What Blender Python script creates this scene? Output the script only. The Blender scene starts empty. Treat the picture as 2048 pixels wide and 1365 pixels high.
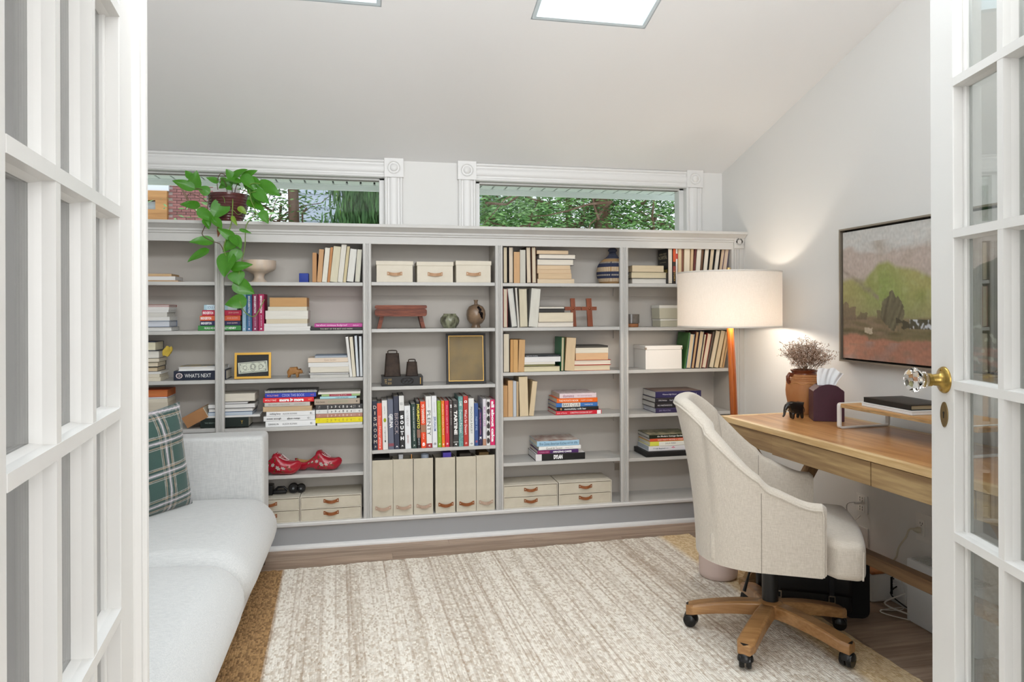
import bpy, math, random
from mathutils import Vector, Matrix, noise
random.seed(11)
S = bpy.context.scene
COL = S.collection
# ---------------------------------------------------------------- camera, sky, light, exposure
F, YAW, ROLL, HY = 1397.0, 0.2035, -0.0035, 621.4
CAM = Vector((-2.2495, -3.888, 1.2729))
_c, _s = math.cos(YAW), math.sin(YAW)
R0, F0, U0 = Vector((_c, -_s, 0)), Vector((_s, _c, 0)), Vector((0, 0, 1))
_cr, _sr = math.cos(ROLL), math.sin(ROLL)
Rv, Uv = R0*_cr + U0*_sr, U0*_cr - R0*_sr
cd = bpy.data.cameras.new('camera'); cam = bpy.data.objects.new('camera', cd); COL.objects.link(cam)
M = Matrix((Rv, Uv, -F0)).transposed().to_4x4(); M.translation = CAM; cam.matrix_world = M
cd.sensor_width = 36; cd.lens = 36*F/2048; cd.shift_y = -(682.5-HY)/2048; cd.clip_start = .02; cd.clip_end = 200
S.camera = cam
W = bpy.data.worlds.new('sky'); S.world = W; W.use_nodes = True
nt = W.node_tree; nt.nodes.clear()
wo = nt.nodes.new('ShaderNodeOutputWorld'); bg = nt.nodes.new('ShaderNodeBackground')
bg.inputs[0].default_value = (.86, .93, 1.0, 1); bg.inputs[1].default_value = 1.05
nt.links.new(bg.outputs[0], wo.inputs[0])
S.view_settings.view_transform = 'Standard'; S.view_settings.look = 'None'
S.view_settings.exposure = 0.50; S.view_settings.gamma = 1; S.view_settings.use_curve_mapping = False
def area(name, loc, rot, sx, sy, power, col=(1, 1, 1)):
    d = bpy.data.lights.new(name, 'AREA'); d.shape = 'RECTANGLE'; d.size = sx; d.size_y = sy; d.energy = power; d.color = col
    o = bpy.data.objects.new(name, d); COL.objects.link(o); o.location = loc; o.rotation_euler = rot; return o

# daylight falling through the two skylight shafts; hall and front lights are added fill
for _k, _x in enumerate((-2.47, -1.10)):
    area('skylight_daylight_%d' % (_k+1), (_x, -1.50, 3.75), (math.radians(-15.6), 0, 0), 1.1, 1.6, 50, (.93, .97, 1))
area('hall_fill', (-1.85, -5.7, 1.55), (math.radians(90), 0, 0), 2.4, 1.9, 54, (.98, .99, 1))  # invented source in the unseen hall, for frontal fill
area('high_front_fill', (-2.0, -3.04, 2.50), (math.radians(112), 0, 0), 3.2, .4, 34, (.94, .97, 1))  # added even fill above the doorway

def at(px, py, X=None, Y=None, Z=None):
    """the point of the photograph's pixel on the plane X, Y or Z of the room"""
    x, y = px-1024., py-HY
    x, y = _cr*x+_sr*y, -_sr*x+_cr*y
    d = R0*(x/F) + F0 - U0*(y/F)
    if X is not None: t = (X-CAM.x)/d.x
    elif Y is not None: t = (Y-CAM.y)/d.y
    else: t = (Z-CAM.z)/d.z
    return CAM + d*t
# ---------------------------------------------------------------- helpers
def lin(h):
    if isinstance(h, str):
        h = h.lstrip('#'); h = [int(h[i:i+2], 16)/255 for i in (0, 2, 4)]
    return tuple(((c/12.92) if c <= .04045 else ((c+.055)/1.055)**2.4) for c in h[:3])
class MB:
    def __init__(s): s.v = []; s.f = []; s.m = []; s.sm = []
    def add(s, vs, fs, mi=0, M=None, smooth=False):
        n = len(s.v)
        s.v += [tuple(M @ Vector(p)) if M is not None else tuple(p) for p in vs]
        for f in fs: s.f.append(tuple(i+n for i in f)); s.m.append(mi); s.sm.append(smooth)
        return s
    def box(s, a, b, mi=0, M=None):
        (x0, y0, z0), (x1, y1, z1) = a, b
        if x0 > x1: x0, x1 = x1, x0
        if y0 > y1: y0, y1 = y1, y0
        if z0 > z1: z0, z1 = z1, z0
        v = [(x0,y0,z0),(x1,y0,z0),(x1,y1,z0),(x0,y1,z0),(x0,y0,z1),(x1,y0,z1),(x1,y1,z1),(x0,y1,z1)]
        return s.add(v, [(0,3,2,1),(4,5,6,7),(0,1,5,4),(1,2,6,5),(2,3,7,6),(3,0,4,7)], mi, M)
    def prism(s, poly, ax, t0, t1, mi=0, M=None, smooth=False):
        """poly: 2D outline; ax 'x': (y,z) outline along x; 'y': (x,z); 'z': (x,y)"""
        n = len(poly)
        def p(a, b, t): return (t, a, b) if ax == 'x' else (a, t, b) if ax == 'y' else (a, b, t)
        v = [p(a, b, t0) for a, b in poly] + [p(a, b, t1) for a, b in poly]
        s.add(v, [(i, (i+1) % n, n+(i+1) % n, n+i) for i in range(n)], mi, M, smooth)
        s.add(v, [tuple(range(n))[::-1], tuple(range(n, 2*n))], mi, M)
        return s
    def lathe(s, prof, n=28, c=(0, 0, 0), mi=0, M=None, smooth=True, cap=True):
        v = []; fs = []
        for r, z in prof:
            for k in range(n):
                a = 2*math.pi*k/n; v.append((c[0]+r*math.cos(a), c[1]+r*math.sin(a), c[2]+z))
        for i in range(len(prof)-1):
            for k in range(n):
                k2 = (k+1) % n; fs.append((i*n+k, i*n+k2, (i+1)*n+k2, (i+1)*n+k))
        s.add(v, fs, mi, M, smooth)
        if cap:
            if prof[0][0] > 1e-5: s.add(v[:n], [tuple(range(n))[::-1]], mi, M)
            if prof[-1][0] > 1e-5: s.add(v[-n:], [tuple(range(n))], mi, M)
        return s
    def tube(s, pts, r, n=8, mi=0, M=None, squash=1):
        pts = [Vector(p) for p in pts]; rs = r if isinstance(r, (list, tuple)) else [r]*len(pts)
        v = []; fs = []; up = None
        for i, p in enumerate(pts):
            t = (pts[min(i+1, len(pts)-1)]-pts[max(i-1, 0)]).normalized()
            if up is None:
                up = Vector((0, 0, 1)) if abs(t.z) < .9 else Vector((1, 0, 0))
            a = (up - t*up.dot(t)).normalized(); up = a; b = t.cross(a)
            for k in range(n):
                th = 2*math.pi*k/n; v.append(tuple(p + a*(rs[i]*math.cos(th)*squash) + b*(rs[i]*math.sin(th))))
        for i in range(len(pts)-1):
            for k in range(n):
                k2 = (k+1) % n; fs.append((i*n+k, i*n+k2, (i+1)*n+k2, (i+1)*n+k))
        s.add(v, fs, mi, M, True)
        s.add(v[:n], [tuple(range(n))[::-1]], mi, M); s.add(v[-n:], [tuple(range(n))], mi, M)
        return s
    def rbox(s, c, h, r, n=6, mi=0, M=None, fn=None):
        """rounded box: centre c, half sizes h, corner radius r"""
        def line(hh):
            r_ = min(r, hh*.999)
            k = [-hh + r_*(1-math.cos(math.pi/2*i/n)) for i in range(n+1)]
            m = max(2, int((2*(hh-r_))/max(.03, r_*.9))) if hh > r_*1.05 else 1
            mid = [(-hh+r_)+(2*(hh-r_))*i/m for i in range(1, m)]
            return k + mid + [-q for q in reversed(k)]
        vs = {}; V = []; Fs = []
        L = [line(q) for q in h]
        def vid(i, j, k):
            key = (i, j, k)
            if key not in vs:
                p = Vector((L[0][i], L[1][j], L[2][k]))
                q = Vector([max(-(h[a]-min(r, h[a]*.999)), min(h[a]-min(r, h[a]*.999), p[a])) for a in range(3)])
                d = p-q
                if d.length > 1e-9: p = q + d.normalized()*min(r, min(h)*.999)
                if fn: p = Vector(fn(p))
                vs[key] = len(V); V.append(tuple(p+Vector(c)))
            return vs[key]
        n0, n1, n2 = len(L[0])-1, len(L[1])-1, len(L[2])-1
        for i in range(n0):
            for j in range(n1):
                Fs.append((vid(i,j,0), vid(i,j+1,0), vid(i+1,j+1,0), vid(i+1,j,0)))
                Fs.append((vid(i,j,n2), vid(i+1,j,n2), vid(i+1,j+1,n2), vid(i,j+1,n2)))
        for i in range(n0):
            for k in range(n2):
                Fs.append((vid(i,0,k), vid(i+1,0,k), vid(i+1,0,k+1), vid(i,0,k+1)))
                Fs.append((vid(i,n1,k), vid(i,n1,k+1), vid(i+1,n1,k+1), vid(i+1,n1,k)))
        for j in range(n1):
            for k in range(n2):
                Fs.append((vid(0,j,k), vid(0,j,k+1), vid(0,j+1,k+1), vid(0,j+1,k)))
                Fs.append((vid(n0,j,k), vid(n0,j+1,k), vid(n0,j+1,k+1), vid(n0,j,k+1)))
        return s.add(V, Fs, mi, M, True)
    def grid(s, fn, nu, nv, mi=0, M=None, smooth=True, closeu=False):
        v = [fn(i/nu, j/nv) for i in range(nu+(0 if closeu else 1)) for j in range(nv+1)]
        nn = nu if closeu else nu+1
        fs = []
        for i in range(nu):
            i2 = (i+1) % nn
            for j in range(nv): fs.append((i*(nv+1)+j, i2*(nv+1)+j, i2*(nv+1)+j+1, i*(nv+1)+j+1))
        return s.add(v, fs, mi, M, smooth)
    def mesh(s, name, mats):
        me = bpy.data.meshes.new(name); me.from_pydata(s.v, [], s.f)
        for m in (mats if isinstance(mats, (list, tuple)) else [mats]): me.materials.append(m)
        me.polygons.foreach_set('material_index', s.m); me.polygons.foreach_set('use_smooth', s.sm)
        if any(s.sm): me.set_sharp_from_angle(angle=math.radians(50))
        me.update(); return me
    def build(s, name, mats, parent=None, bevel=0, loc=None, rot=None, seg=2):
        o = bpy.data.objects.new(name, s.mesh(name, mats)); COL.objects.link(o)
        if parent is not None: o.parent = parent
        if loc is not None: o.location = loc
        if rot is not None: o.rotation_euler = rot
        if bevel:
            b = o.modifiers.new('bevel', 'BEVEL'); b.width = bevel; b.segments = seg; b.limit_method = 'ANGLE'; b.angle_limit = math.radians(40)
        return o
def tag(o, label=None, cat=None, group=None, kind=None):
    if label: o['label'] = label
    if cat: o['category'] = cat
    if group: o['group'] = group
    if kind: o['kind'] = kind
    return o
def thing(name, label, cat, loc=(0, 0, 0), rz=0, group=None, M=None):
    o = bpy.data.objects.new(name, None); COL.objects.link(o); o.empty_display_size = .05
    if M is not None: o.matrix_world = M
    else: o.location = loc; o.rotation_euler = (0, 0, rz)
    return tag(o, label, cat, group)
def copy_tree(o, parent=None):
    c = o.copy(); COL.objects.link(c); c.parent = parent
    for ch in [x for x in o.children]: copy_tree(ch, c)
    return c
# ---------------------------------------------------------------- materials
_mats = {}
def mat(name, col, rough=.5, metal=0, n=None, bump=None, coat=0, trans=0, emit=None, ior=1.45, col2=None, stretch=(1, 1, 1), sheen=0, alpha=1, rand=0):
    """n=(scale, amount) colour noise; bump=(scale, strength, distance)"""
    if name in _mats: return _mats[name]
    m = bpy.data.materials.new(name); m.use_nodes = True; t = m.node_tree; N = t.nodes; L = t.links
    b = N['Principled BSDF']; c = lin(col) if isinstance(col, str) else col
    b.inputs['Base Color'].default_value = (*c, 1); b.inputs['Roughness'].default_value = rough; b.inputs['Metallic'].default_value = metal
    b.inputs['Coat Weight'].default_value = coat; b.inputs['Transmission Weight'].default_value = trans; b.inputs['IOR'].default_value = ior
    b.inputs['Sheen Weight'].default_value = sheen; b.inputs['Alpha'].default_value = alpha
    if emit: b.inputs['Emission Color'].default_value = (*lin(emit[0]), 1); b.inputs['Emission Strength'].default_value = emit[1]
    if n or bump:
        tc = N.new('ShaderNodeTexCoord'); mp = N.new('ShaderNodeMapping'); mp.inputs['Scale'].default_value = stretch
        L.new(tc.outputs['Object'], mp.inputs['Vector'])
    if n:
        c2 = lin(col2) if col2 else tuple(x*.55 for x in c)
        nz = N.new('ShaderNodeTexNoise'); nz.inputs['Scale'].default_value = n[0]; nz.inputs['Detail'].default_value = 5; nz.inputs['Roughness'].default_value = .6
        L.new(mp.outputs[0], nz.inputs['Vector'])
        r = N.new('ShaderNodeMapRange'); r.inputs[1].default_value = .3; r.inputs[2].default_value = .7; r.inputs[3].default_value = 0; r.inputs[4].default_value = n[1]
        L.new(nz.outputs[0], r.inputs[0])
        mx = N.new('ShaderNodeMix'); mx.data_type = 'RGBA'; mx.inputs[6].default_value = (*c, 1); mx.inputs[7].default_value = (*c2, 1)
        L.new(r.outputs[0], mx.inputs[0]); src = mx.outputs[2]
        if rand:
            oi = N.new('ShaderNodeObjectInfo'); hs = N.new('ShaderNodeHueSaturation'); rr = N.new('ShaderNodeMapRange')
            rr.inputs[3].default_value = 1-rand; rr.inputs[4].default_value = 1+rand
            L.new(oi.outputs['Random'], rr.inputs[0]); L.new(rr.outputs[0], hs.inputs['Value']); L.new(src, hs.inputs['Color']); src = hs.outputs[0]
        L.new(src, b.inputs['Base Color'])
    if bump:
        nb = N.new('ShaderNodeTexNoise'); nb.inputs['Scale'].default_value = bump[0]; nb.inputs['Detail'].default_value = 3
        L.new(mp.outputs[0], nb.inputs['Vector']); bp = N.new('ShaderNodeBump'); bp.inputs['Strength'].default_value = bump[1]
        bp.inputs['Distance'].default_value = bump[2] if len(bump) > 2 else .002
        L.new(nb.outputs[0], bp.inputs['Height']); L.new(bp.outputs[0], b.inputs['Normal'])
    _mats[name] = m; return m
def C(h, rough=.5, **k): return mat('paint_'+h.lstrip('#')+('' if rough == .5 else '_%d' % int(rough*100)), h, rough, **k)
def fabric(name, c1, c2, scale=450, bump=.25):
    """plain weave: two crossed stretched noises"""
    if name in _mats: return _mats[name]
    m = bpy.data.materials.new(name); m.use_nodes = True; t = m.node_tree; N = t.nodes; L = t.links
    b = N['Principled BSDF']; b.inputs['Roughness'].default_value = .9; b.inputs['Sheen Weight'].default_value = .25
    tc = N.new('ShaderNodeTexCoord'); outs = []
    for st in ((1, 1, .06), (.06, .5, 1)):
        mp = N.new('ShaderNodeMapping'); mp.inputs['Scale'].default_value = st; nz = N.new('ShaderNodeTexNoise')
        nz.inputs['Scale'].default_value = scale; nz.inputs['Detail'].default_value = 2
        L.new(tc.outputs['Object'], mp.inputs[0]); L.new(mp.outputs[0], nz.inputs[0]); outs.append(nz.outputs[0])
    ad = N.new('ShaderNodeMath'); ad.operation = 'ADD'; L.new(outs[0], ad.inputs[0]); L.new(outs[1], ad.inputs[1])
    mr = N.new('ShaderNodeMapRange'); mr.inputs[1].default_value = .75; mr.inputs[2].default_value = 1.25; L.new(ad.outputs[0], mr.inputs[0])
    mx = N.new('ShaderNodeMix'); mx.data_type = 'RGBA'; mx.inputs[6].default_value = (*lin(c1), 1); mx.inputs[7].default_value = (*lin(c2), 1)
    L.new(mr.outputs[0], mx.inputs[0]); L.new(mx.outputs[2], b.inputs['Base Color'])
    bp = N.new('ShaderNodeBump'); bp.inputs['Strength'].default_value = bump; bp.inputs['Distance'].default_value = .001
    L.new(ad.outputs[0], bp.inputs['Height']); L.new(bp.outputs[0], b.inputs['Normal'])
    _mats[name] = m; return m
def wood(name, c1, c2, ax='x', scale=9, rough=.45, c3=None, bump=.1, rand=0, coat=0):
    """grain runs along ax"""
    if name in _mats: return _mats[name]
    m = bpy.data.materials.new(name); m.use_nodes = True; t = m.node_tree; N = t.nodes; L = t.links
    b = N['Principled BSDF']; b.inputs['Roughness'].default_value = rough; b.inputs['Coat Weight'].default_value = coat
    tc = N.new('ShaderNodeTexCoord'); mp = N.new('ShaderNodeMapping'); st = [1, 1, 1]; st['xyz'.index(ax)] = .07
    mp.inputs['Scale'].default_value = st; vec = tc.outputs['Object']
    if rand:
        oi = N.new('ShaderNodeObjectInfo'); va = N.new('ShaderNodeVectorMath'); va.operation = 'ADD'; cm = N.new('ShaderNodeMath'); cm.operation = 'MULTIPLY'; cm.inputs[1].default_value = 37
        L.new(oi.outputs['Random'], cm.inputs[0]); L.new(vec, va.inputs[0]); L.new(cm.outputs[0], va.inputs[1]); vec = va.outputs[0]
    L.new(vec, mp.inputs[0])
    n1 = N.new('ShaderNodeTexNoise'); n1.inputs['Scale'].default_value = scale; n1.inputs['Detail'].default_value = 3; n1.inputs['Distortion'].default_value = .6
    n2 = N.new('ShaderNodeTexNoise'); n2.inputs['Scale'].default_value = scale*14; n2.inputs['Detail'].default_value = 4
    L.new(mp.outputs[0], n1.inputs[0]); L.new(mp.outputs[0], n2.inputs[0])
    sn = N.new('ShaderNodeMath'); sn.operation = 'MULTIPLY'; sn.inputs[1].default_value = 30; L.new(n1.outputs[0], sn.inputs[0])
    s2 = N.new('ShaderNodeMath'); s2.operation = 'SINE'; L.new(sn.outputs[0], s2.inputs[0])
    mr = N.new('ShaderNodeMapRange'); mr.inputs[1].default_value = -1; mr.inputs[2].default_value = 1; mr.inputs[4].default_value = .5; L.new(s2.outputs[0], mr.inputs[0])
    ad = N.new('ShaderNodeMath'); ad.operation = 'ADD'; L.new(mr.outputs[0], ad.inputs[0]); mm = N.new('ShaderNodeMapRange')
    mm.inputs[1].default_value = .3; mm.inputs[2].default_value = .7; mm.inputs[4].default_value = .6; L.new(n2.outputs[0], mm.inputs[0]); L.new(mm.outputs[0], ad.inputs[1])
    cr = N.new('ShaderNodeValToRGB'); cr.color_ramp.elements[0].color = (*lin(c1), 1); cr.color_ramp.elements[1].color = (*lin(c2), 1)
    if c3: e = cr.color_ramp.elements.new(.55); e.color = (*lin(c3), 1)
    L.new(ad.outputs[0], cr.inputs[0]); src = cr.outputs[0]
    if rand:
        hs = N.new('ShaderNodeHueSaturation'); rr = N.new('ShaderNodeMapRange'); rr.inputs[3].default_value = 1-rand; rr.inputs[4].default_value = 1+rand
        L.new(oi.outputs['Random'], rr.inputs[0]); L.new(rr.outputs[0], hs.inputs['Value']); L.new(src, hs.inputs['Color']); src = hs.outputs[0]
    L.new(src, b.inputs['Base Color'])
    bp = N.new('ShaderNodeBump'); bp.inputs['Strength'].default_value = bump; bp.inputs['Distance'].default_value = .001
    L.new(n2.outputs[0], bp.inputs['Height']); L.new(bp.outputs[0], b.inputs['Normal'])
    _mats[name] = m; return m
def glassmat(name, tint=(1, 1, 1), rough=0, refl=.12):
    """thin pane: clear with a fresnel mirror"""
    if name in _mats: return _mats[name]
    m = bpy.data.materials.new(name); m.use_nodes = True; t = m.node_tree; N = t.nodes; L = t.links; N.clear()
    o = N.new('ShaderNodeOutputMaterial'); tr = N.new('ShaderNodeBsdfTransparent'); gl = N.new('ShaderNodeBsdfGlossy'); mx = N.new('ShaderNodeMixShader')
    tr.inputs[0].default_value = (*tint, 1); gl.inputs['Roughness'].default_value = rough
    lw = N.new('ShaderNodeLayerWeight'); lw.inputs[0].default_value = .35; mr = N.new('ShaderNodeMath'); mr.operation = 'MULTIPLY_ADD'
    mr.inputs[1].default_value = 2.0 if refl > .3 else .45 if refl > .1 else .04; mr.inputs[2].default_value = 0; mr.use_clamp = True
    L.new(lw.outputs['Fresnel'], mr.inputs[0]); L.new(mr.outputs[0], mx.inputs[0]); L.new(tr.outputs[0], mx.inputs[1]); L.new(gl.outputs[0], mx.inputs[2]); L.new(mx.outputs[0], o.inputs[0])
    _mats[name] = m; return m
def attrmat(name, rough=.6, bump=None, sheen=0, coat=0):
    if name in _mats: return _mats[name]
    m = mat(name, '#808080', rough, bump=bump, sheen=sheen, coat=coat); t = m.node_tree; a = t.nodes.new('ShaderNodeAttribute'); a.attribute_name = 'Col'
    t.links.new(a.outputs['Color'], t.nodes['Principled BSDF'].inputs['Base Color']); return m
def paint(o, fn):
    """colour every vertex: fn(co) -> linear rgb"""
    me = o.data; ca = me.color_attributes.new('Col', 'FLOAT_COLOR', 'POINT'); buf = []
    for v in me.vertices: buf += [*fn(v.co), 1]
    ca.data.foreach_set('color', buf); return o
# ---------------------------------------------------------------- lettering
_texts = []
def text(s, parent, M, w, h, m, bold=.0, fill=True, name='lettering'):
    """s fitted in a w x h box centred on M (local x = reading direction, y = up)"""
    cu = bpy.data.curves.new(name, 'FONT'); cu.body = s; cu.align_x = 'CENTER'; cu.align_y = 'CENTER'; cu.size = 1; cu.offset = bold; cu.resolution_u = 2
    o = bpy.data.objects.new('tmp_text', cu); COL.objects.link(o); _texts.append((o, parent, M, w, h, m, name))
def finish_texts():
    bpy.context.view_layer.update(); dg = bpy.context.evaluated_depsgraph_get()
    for o, parent, M, w, h, m, name in _texts:
        me = bpy.data.meshes.new_from_object(o.evaluated_get(dg)); xs = [v.co.x for v in me.vertices]; ys = [v.co.y for v in me.vertices]
        if not xs: bpy.data.objects.remove(o); continue
        x0, x1, y0, y1 = min(xs), max(xs), min(ys), max(ys); sx = w/max(1e-6, x1-x0); sy = h/max(1e-6, y1-y0)
        cx, cy = (x0+x1)/2, (y0+y1)/2
        me.transform(Matrix.Diagonal((sx, sy, 1, 1)) @ Matrix.Translation((-cx, -cy, 0))); me.materials.clear(); me.materials.append(m)
        t = bpy.data.objects.new(name, me); COL.objects.link(t); t.parent = parent; t.matrix_local = M
        cu = o.data; bpy.data.objects.remove(o); bpy.data.curves.remove(cu)
def TM(loc, xd=(1, 0, 0), yd=(0, 0, 1)):
    x = Vector(xd).normalized(); y = Vector(yd).normalized(); z = x.cross(y); m = Matrix((x, y, z)).transposed().to_4x4(); m.translation = loc; return m
# ================================================================ setting
white = mat('wall_white', '#dfdedb', .75, bump=(60, .05, .001))
ceilw = mat('ceiling_white', '#f3f2f1', .8, bump=(60, .05, .001))
trimw = mat('trim_white', '#dedddb', .35, bump=(14, .08, .002))
doorw = mat('door_white', '#e6e5e2', .3, bump=(22, .12, .002), stretch=(1, 1, .25))
ZC, SL, YB = 2.1552, .2786, .2675           # ceiling height at the back wall, slope, back wall plane
XL, YF = -3.98, -3.11                        # left wall, front (door) wall
def zc(y): return ZC + SL*(YB-y)
# floor boards run along x
oak = wood('oak_floor', '#8a7260', '#b9a18c', 'x', 5, .42, c3='#a08874', bump=.15, rand=.1)
fl = MB().box((XL-.1, -6.0, -.05), (.1, YB, -.012)).build('floor', C('#5a4a40', .6)); tag(fl, kind='structure')
rows = 46; bw = .083
for i in range(rows):
    y1 = YB-.02 - i*bw; x = XL + random.random()*-.8
    while x < 0:
        L_ = random.uniform(1.0, 2.1); a, b = max(x, XL), min(x+L_, 0)
        if b-a > .05 and y1 < .06: MB().box((a+.0006, y1-bw+.0008, -.012), (b-.0006, y1-.0004, 0)).build('plank', oak, fl)
        x += L_
# walls
def struct(name, mb, m, **k): o = mb.build(name, m, **k); o['kind'] = 'structure'; return o
wr = MB().prism([(YB+.1, -.05), (YF-.12, -.05), (YF-.12, zc(YF-.12)), (YB+.1, zc(YB+.1))], 'x', 0, .12)
struct('wall_right', wr, white)
wl = MB().prism([(YB+.1, -.05), (YF-.12, -.05), (YF-.12, zc(YF-.12)), (YB+.1, zc(YB+.1))], 'x', XL-.12, XL)
struct('wall_left', wl, white)
# windows: openings in the back wall
yw = YB+.0
w2a, w2b = at(951, 400, Y=yw).x, at(1371, 400, Y=yw).x
w1b = at(769, 400, Y=yw).x; w1a = w1b-(w2b-w2a)*1.12
zw1, zw0 = at(1000, 363.5, Y=yw).z, 1.66
wb = MB()
wb.box((XL, YB, -.05), (.1, YB+.12, zw0)).box((XL, YB, zw1), (.1, YB+.12, ZC+.05))
wb.box((XL, YB, zw0), (w1a, YB+.12, zw1)).box((w1b, YB, zw0), (w2a, YB+.12, zw1)).box((w2b, YB, zw0), (.1, YB+.12, zw1))
struct('wall_back', wb, white)
wf = MB()
DX0, DX1 = -2.64, -1.01
wf.prism([(XL, -.05), (DX0-.02, -.05), (DX0-.02, zc(YF)), (XL, zc(YF))], 'y', YF-.12, YF)
wf.prism([(DX1+.02, -.05), (.1, -.05), (.1, zc(YF)), (DX1+.02, zc(YF))], 'y', YF-.12, YF)
wf.box((DX0-.02, YF-.12, 2.42), (DX1+.02, YF, zc(YF)))
struct('wall_front', wf, white)
jm = MB()
jm.box((DX0-.02, YF-.125, 0), (DX0, YF+.005, 2.42)).box((DX1, YF-.125, 0), (DX1+.02, YF+.005, 2.42)).box((DX0-.02, YF-.125, 2.40), (DX1+.02, YF+.005, 2.42))
for x0, x1 in ((DX0-.13, DX0-.01), (DX1+.01, DX1+.13)): jm.box((x0, YF, 0), (x1, YF+.02, 2.5))
jm.box((DX0-.13, YF, 2.41), (DX1+.13, YF+.02, 2.52))
struct('trim_1', jm, trimw, bevel=.004)
# ceiling with two skylight shafts
def onceil(px, py):
    x, y = px-1024., py-HY
    x, y = _cr*x+_sr*y, -_sr*x+_cr*y
    d = R0*(x/F) + F0 - U0*(y/F)
    t = (ZC+SL*(YB-CAM.y)-CAM.z)/(d.z+SL*d.y); return CAM+d*t
s2l, s2r, s1r = onceil(1073, 31.5), onceil(1284, 52.5), onceil(753, 3)
ys = (s2l.y+s2r.y)/2; sw = s2r.x-s2l.x; sl = 1.15
sky = [(s1r.x-sw, s1r.x), (s2l.x, s2r.x)]
cl = MB()
def cbox(x0, x1, ya, yb, mb=cl, t=.10, lift=0):
    mb.prism([(ya, zc(ya)+lift), (yb, zc(yb)+lift), (yb, zc(yb)+t+lift), (ya, zc(ya)+t+lift)], 'x', x0, x1)
cbox(XL-.1, .1, ys+.015, YB+.1); cbox(XL-.1, .1, YF-.12, ys-sl-.015)
xs = [XL-.1] + [q for a in sky for q in a] + [.1]
for a, b in ((xs[0], xs[1]-.015), (xs[2]+.015, xs[3]-.015), (xs[4]+.015, xs[5])): cbox(a, b, ys-sl-.015, ys+.015)
struct('ceiling', cl, ceilw)
skyframe = mat('skylight_frame', '#cfd4d4', .4)
shaftm = mat('skylight_shaft_white', '#cfdade', .6)
for k, (a, b) in enumerate(sky):
    sh = MB(); t = .34
    cbox(a-.02, a, ys-sl-.02, ys+.02, sh, t); cbox(b, b+.02, ys-sl-.02, ys+.02, sh, t)
    cbox(a, b, ys, ys+.02, sh, t); cbox(a, b, ys-sl-.02, ys-sl, sh, t)
    sh_o = struct('window_%d' % (3+k), sh, shaftm)
    fr = MB(); cbox(a, b, ys-.05, ys, fr, .03, t-.03); cbox(a, b, ys-sl, ys-sl+.05, fr, .03, t-.03); cbox(a, a+.05, ys-sl, ys, fr, .03, t-.03); cbox(b-.05, b, ys-sl, ys, fr, .03, t-.03)
    fr.build('window_frame', skyframe, sh_o)
    pn = MB(); cbox(a, b, ys-sl, ys, pn, .006, t); pn.build('pane', glassmat('skylight_glass', (.95, .98, 1), 0, .05), sh_o)
# baseboard on the right wall
bb = MB().prism([(0, 0), (-.016, 0), (-.016, .10), (-.010, .115), (-.006, .125), (0, .13)], 'y', YF, -.02)
struct('baseboard_right', bb, trimw)
struct('baseboard_left', MB().prism([(XL, 0), (XL+.016, 0), (XL+.016, .11), (XL, .13)], 'y', YF, -.02), trimw)

# ---- window casings
def fluted(mb, x0, x1, z0, z1, y, horiz=False):
    """casing board with raised flutes; proud of the wall by ~.022"""
    if not horiz:
        w = x1-x0; prof = [(0, 0), (0, -.016), (.06, -.022), (.12, -.022), (.18, -.014), (.26, -.014), (.34, -.02), (.42, -.022), (.58, -.022), (.66, -.02), (.74, -.014), (.82, -.014), (.88, -.022), (.94, -.022), (1, -.016), (1, 0)]
        mb.prism([(x0+w*a, y+b) for a, b in prof], 'z', z0, z1)
    else:
        w = z1-z0; prof = [(0, 0), (0, -.016), (.06, -.022), (.12, -.022), (.18, -.014), (.26, -.014), (.34, -.02), (.42, -.022), (.58, -.022), (.66, -.02), (.74, -.014), (.82, -.014), (.88, -.022), (.94, -.022), (1, -.016), (1, 0)]
        mb.prism([(y+b, z0+w*a) for a, b in prof][::-1], 'x', x0, x1)
def rosette(parent, x0, x1, z0, z1, y, m):
    mb = MB().box((x0, y-.03, z0), (x1, y, z1)); o = mb.build('corner_block', m, parent, bevel=.002)
    r = (x1-x0)*.34; cx, cz = (x0+x1)/2, (z0+z1)/2
    Mr = Matrix.Translation((cx, y-.03, cz)) @ Matrix.Rotation(math.radians(90), 4, 'X')
    MB().lathe([(r, -.002), (r, .003), (r*.93, .005), (r*.86, .003), (r*.8, -.001), (r*.62, .0), (r*.55, .005), (r*.3, .009), (0, .010)], 32, M=Mr).build('rosette', m, o)
def window(n, xa, xb, bl, br):
    """xa..xb opening; casing each side"""
    cw = .105; fr = MB(); y = YB
    # deep reveal + sash
    e = .012
    fr.box((xa, YB+.03, zw0), (xa+.03, YB+.10, zw1)).box((xb-.03, YB+.03, zw0), (xb, YB+.10, zw1)).box((xa, YB+.03, zw1-.012), (xb, YB+.10, zw1)).box((xa, YB+.03, zw0), (xb, YB+.10, zw0+.03))
    root = struct('window_%d' % n, fr, trimw, bevel=.002)
    MB().box((xa+.028, YB+.060, zw0+.02), (xb-.028, YB+.064, zw1-.008)).build('pane', glassmat('window_glass', (.99, 1, .995), 0, .02), root)
    MB().box((xa, YB+.05, zw1-.016), (xb, YB+.058, zw1-.010)).build('sash_edge', C('#77716b'), root)
    hd = MB(); fluted(hd, xa, xb, zw1-.002, zw1+cw*.98, y, True); hd.build('casing', trimw, root)
    if bl: m_ = MB(); fluted(m_, xa-cw, xa, 1.70, zw1, y); m_.build('casing', trimw, root); rosette(root, xa-cw-.005, xa+.002, zw1, zw1+cw+.008, y, trimw)
    if br: m_ = MB(); fluted(m_, xb, xb+cw, 1.70, zw1, y); m_.build('casing', trimw, root); rosette(root, xb-.002, xb+cw+.005, zw1, zw1+cw+.008, y, trimw)
window(1, w1a, w1b, True, True)
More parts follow.
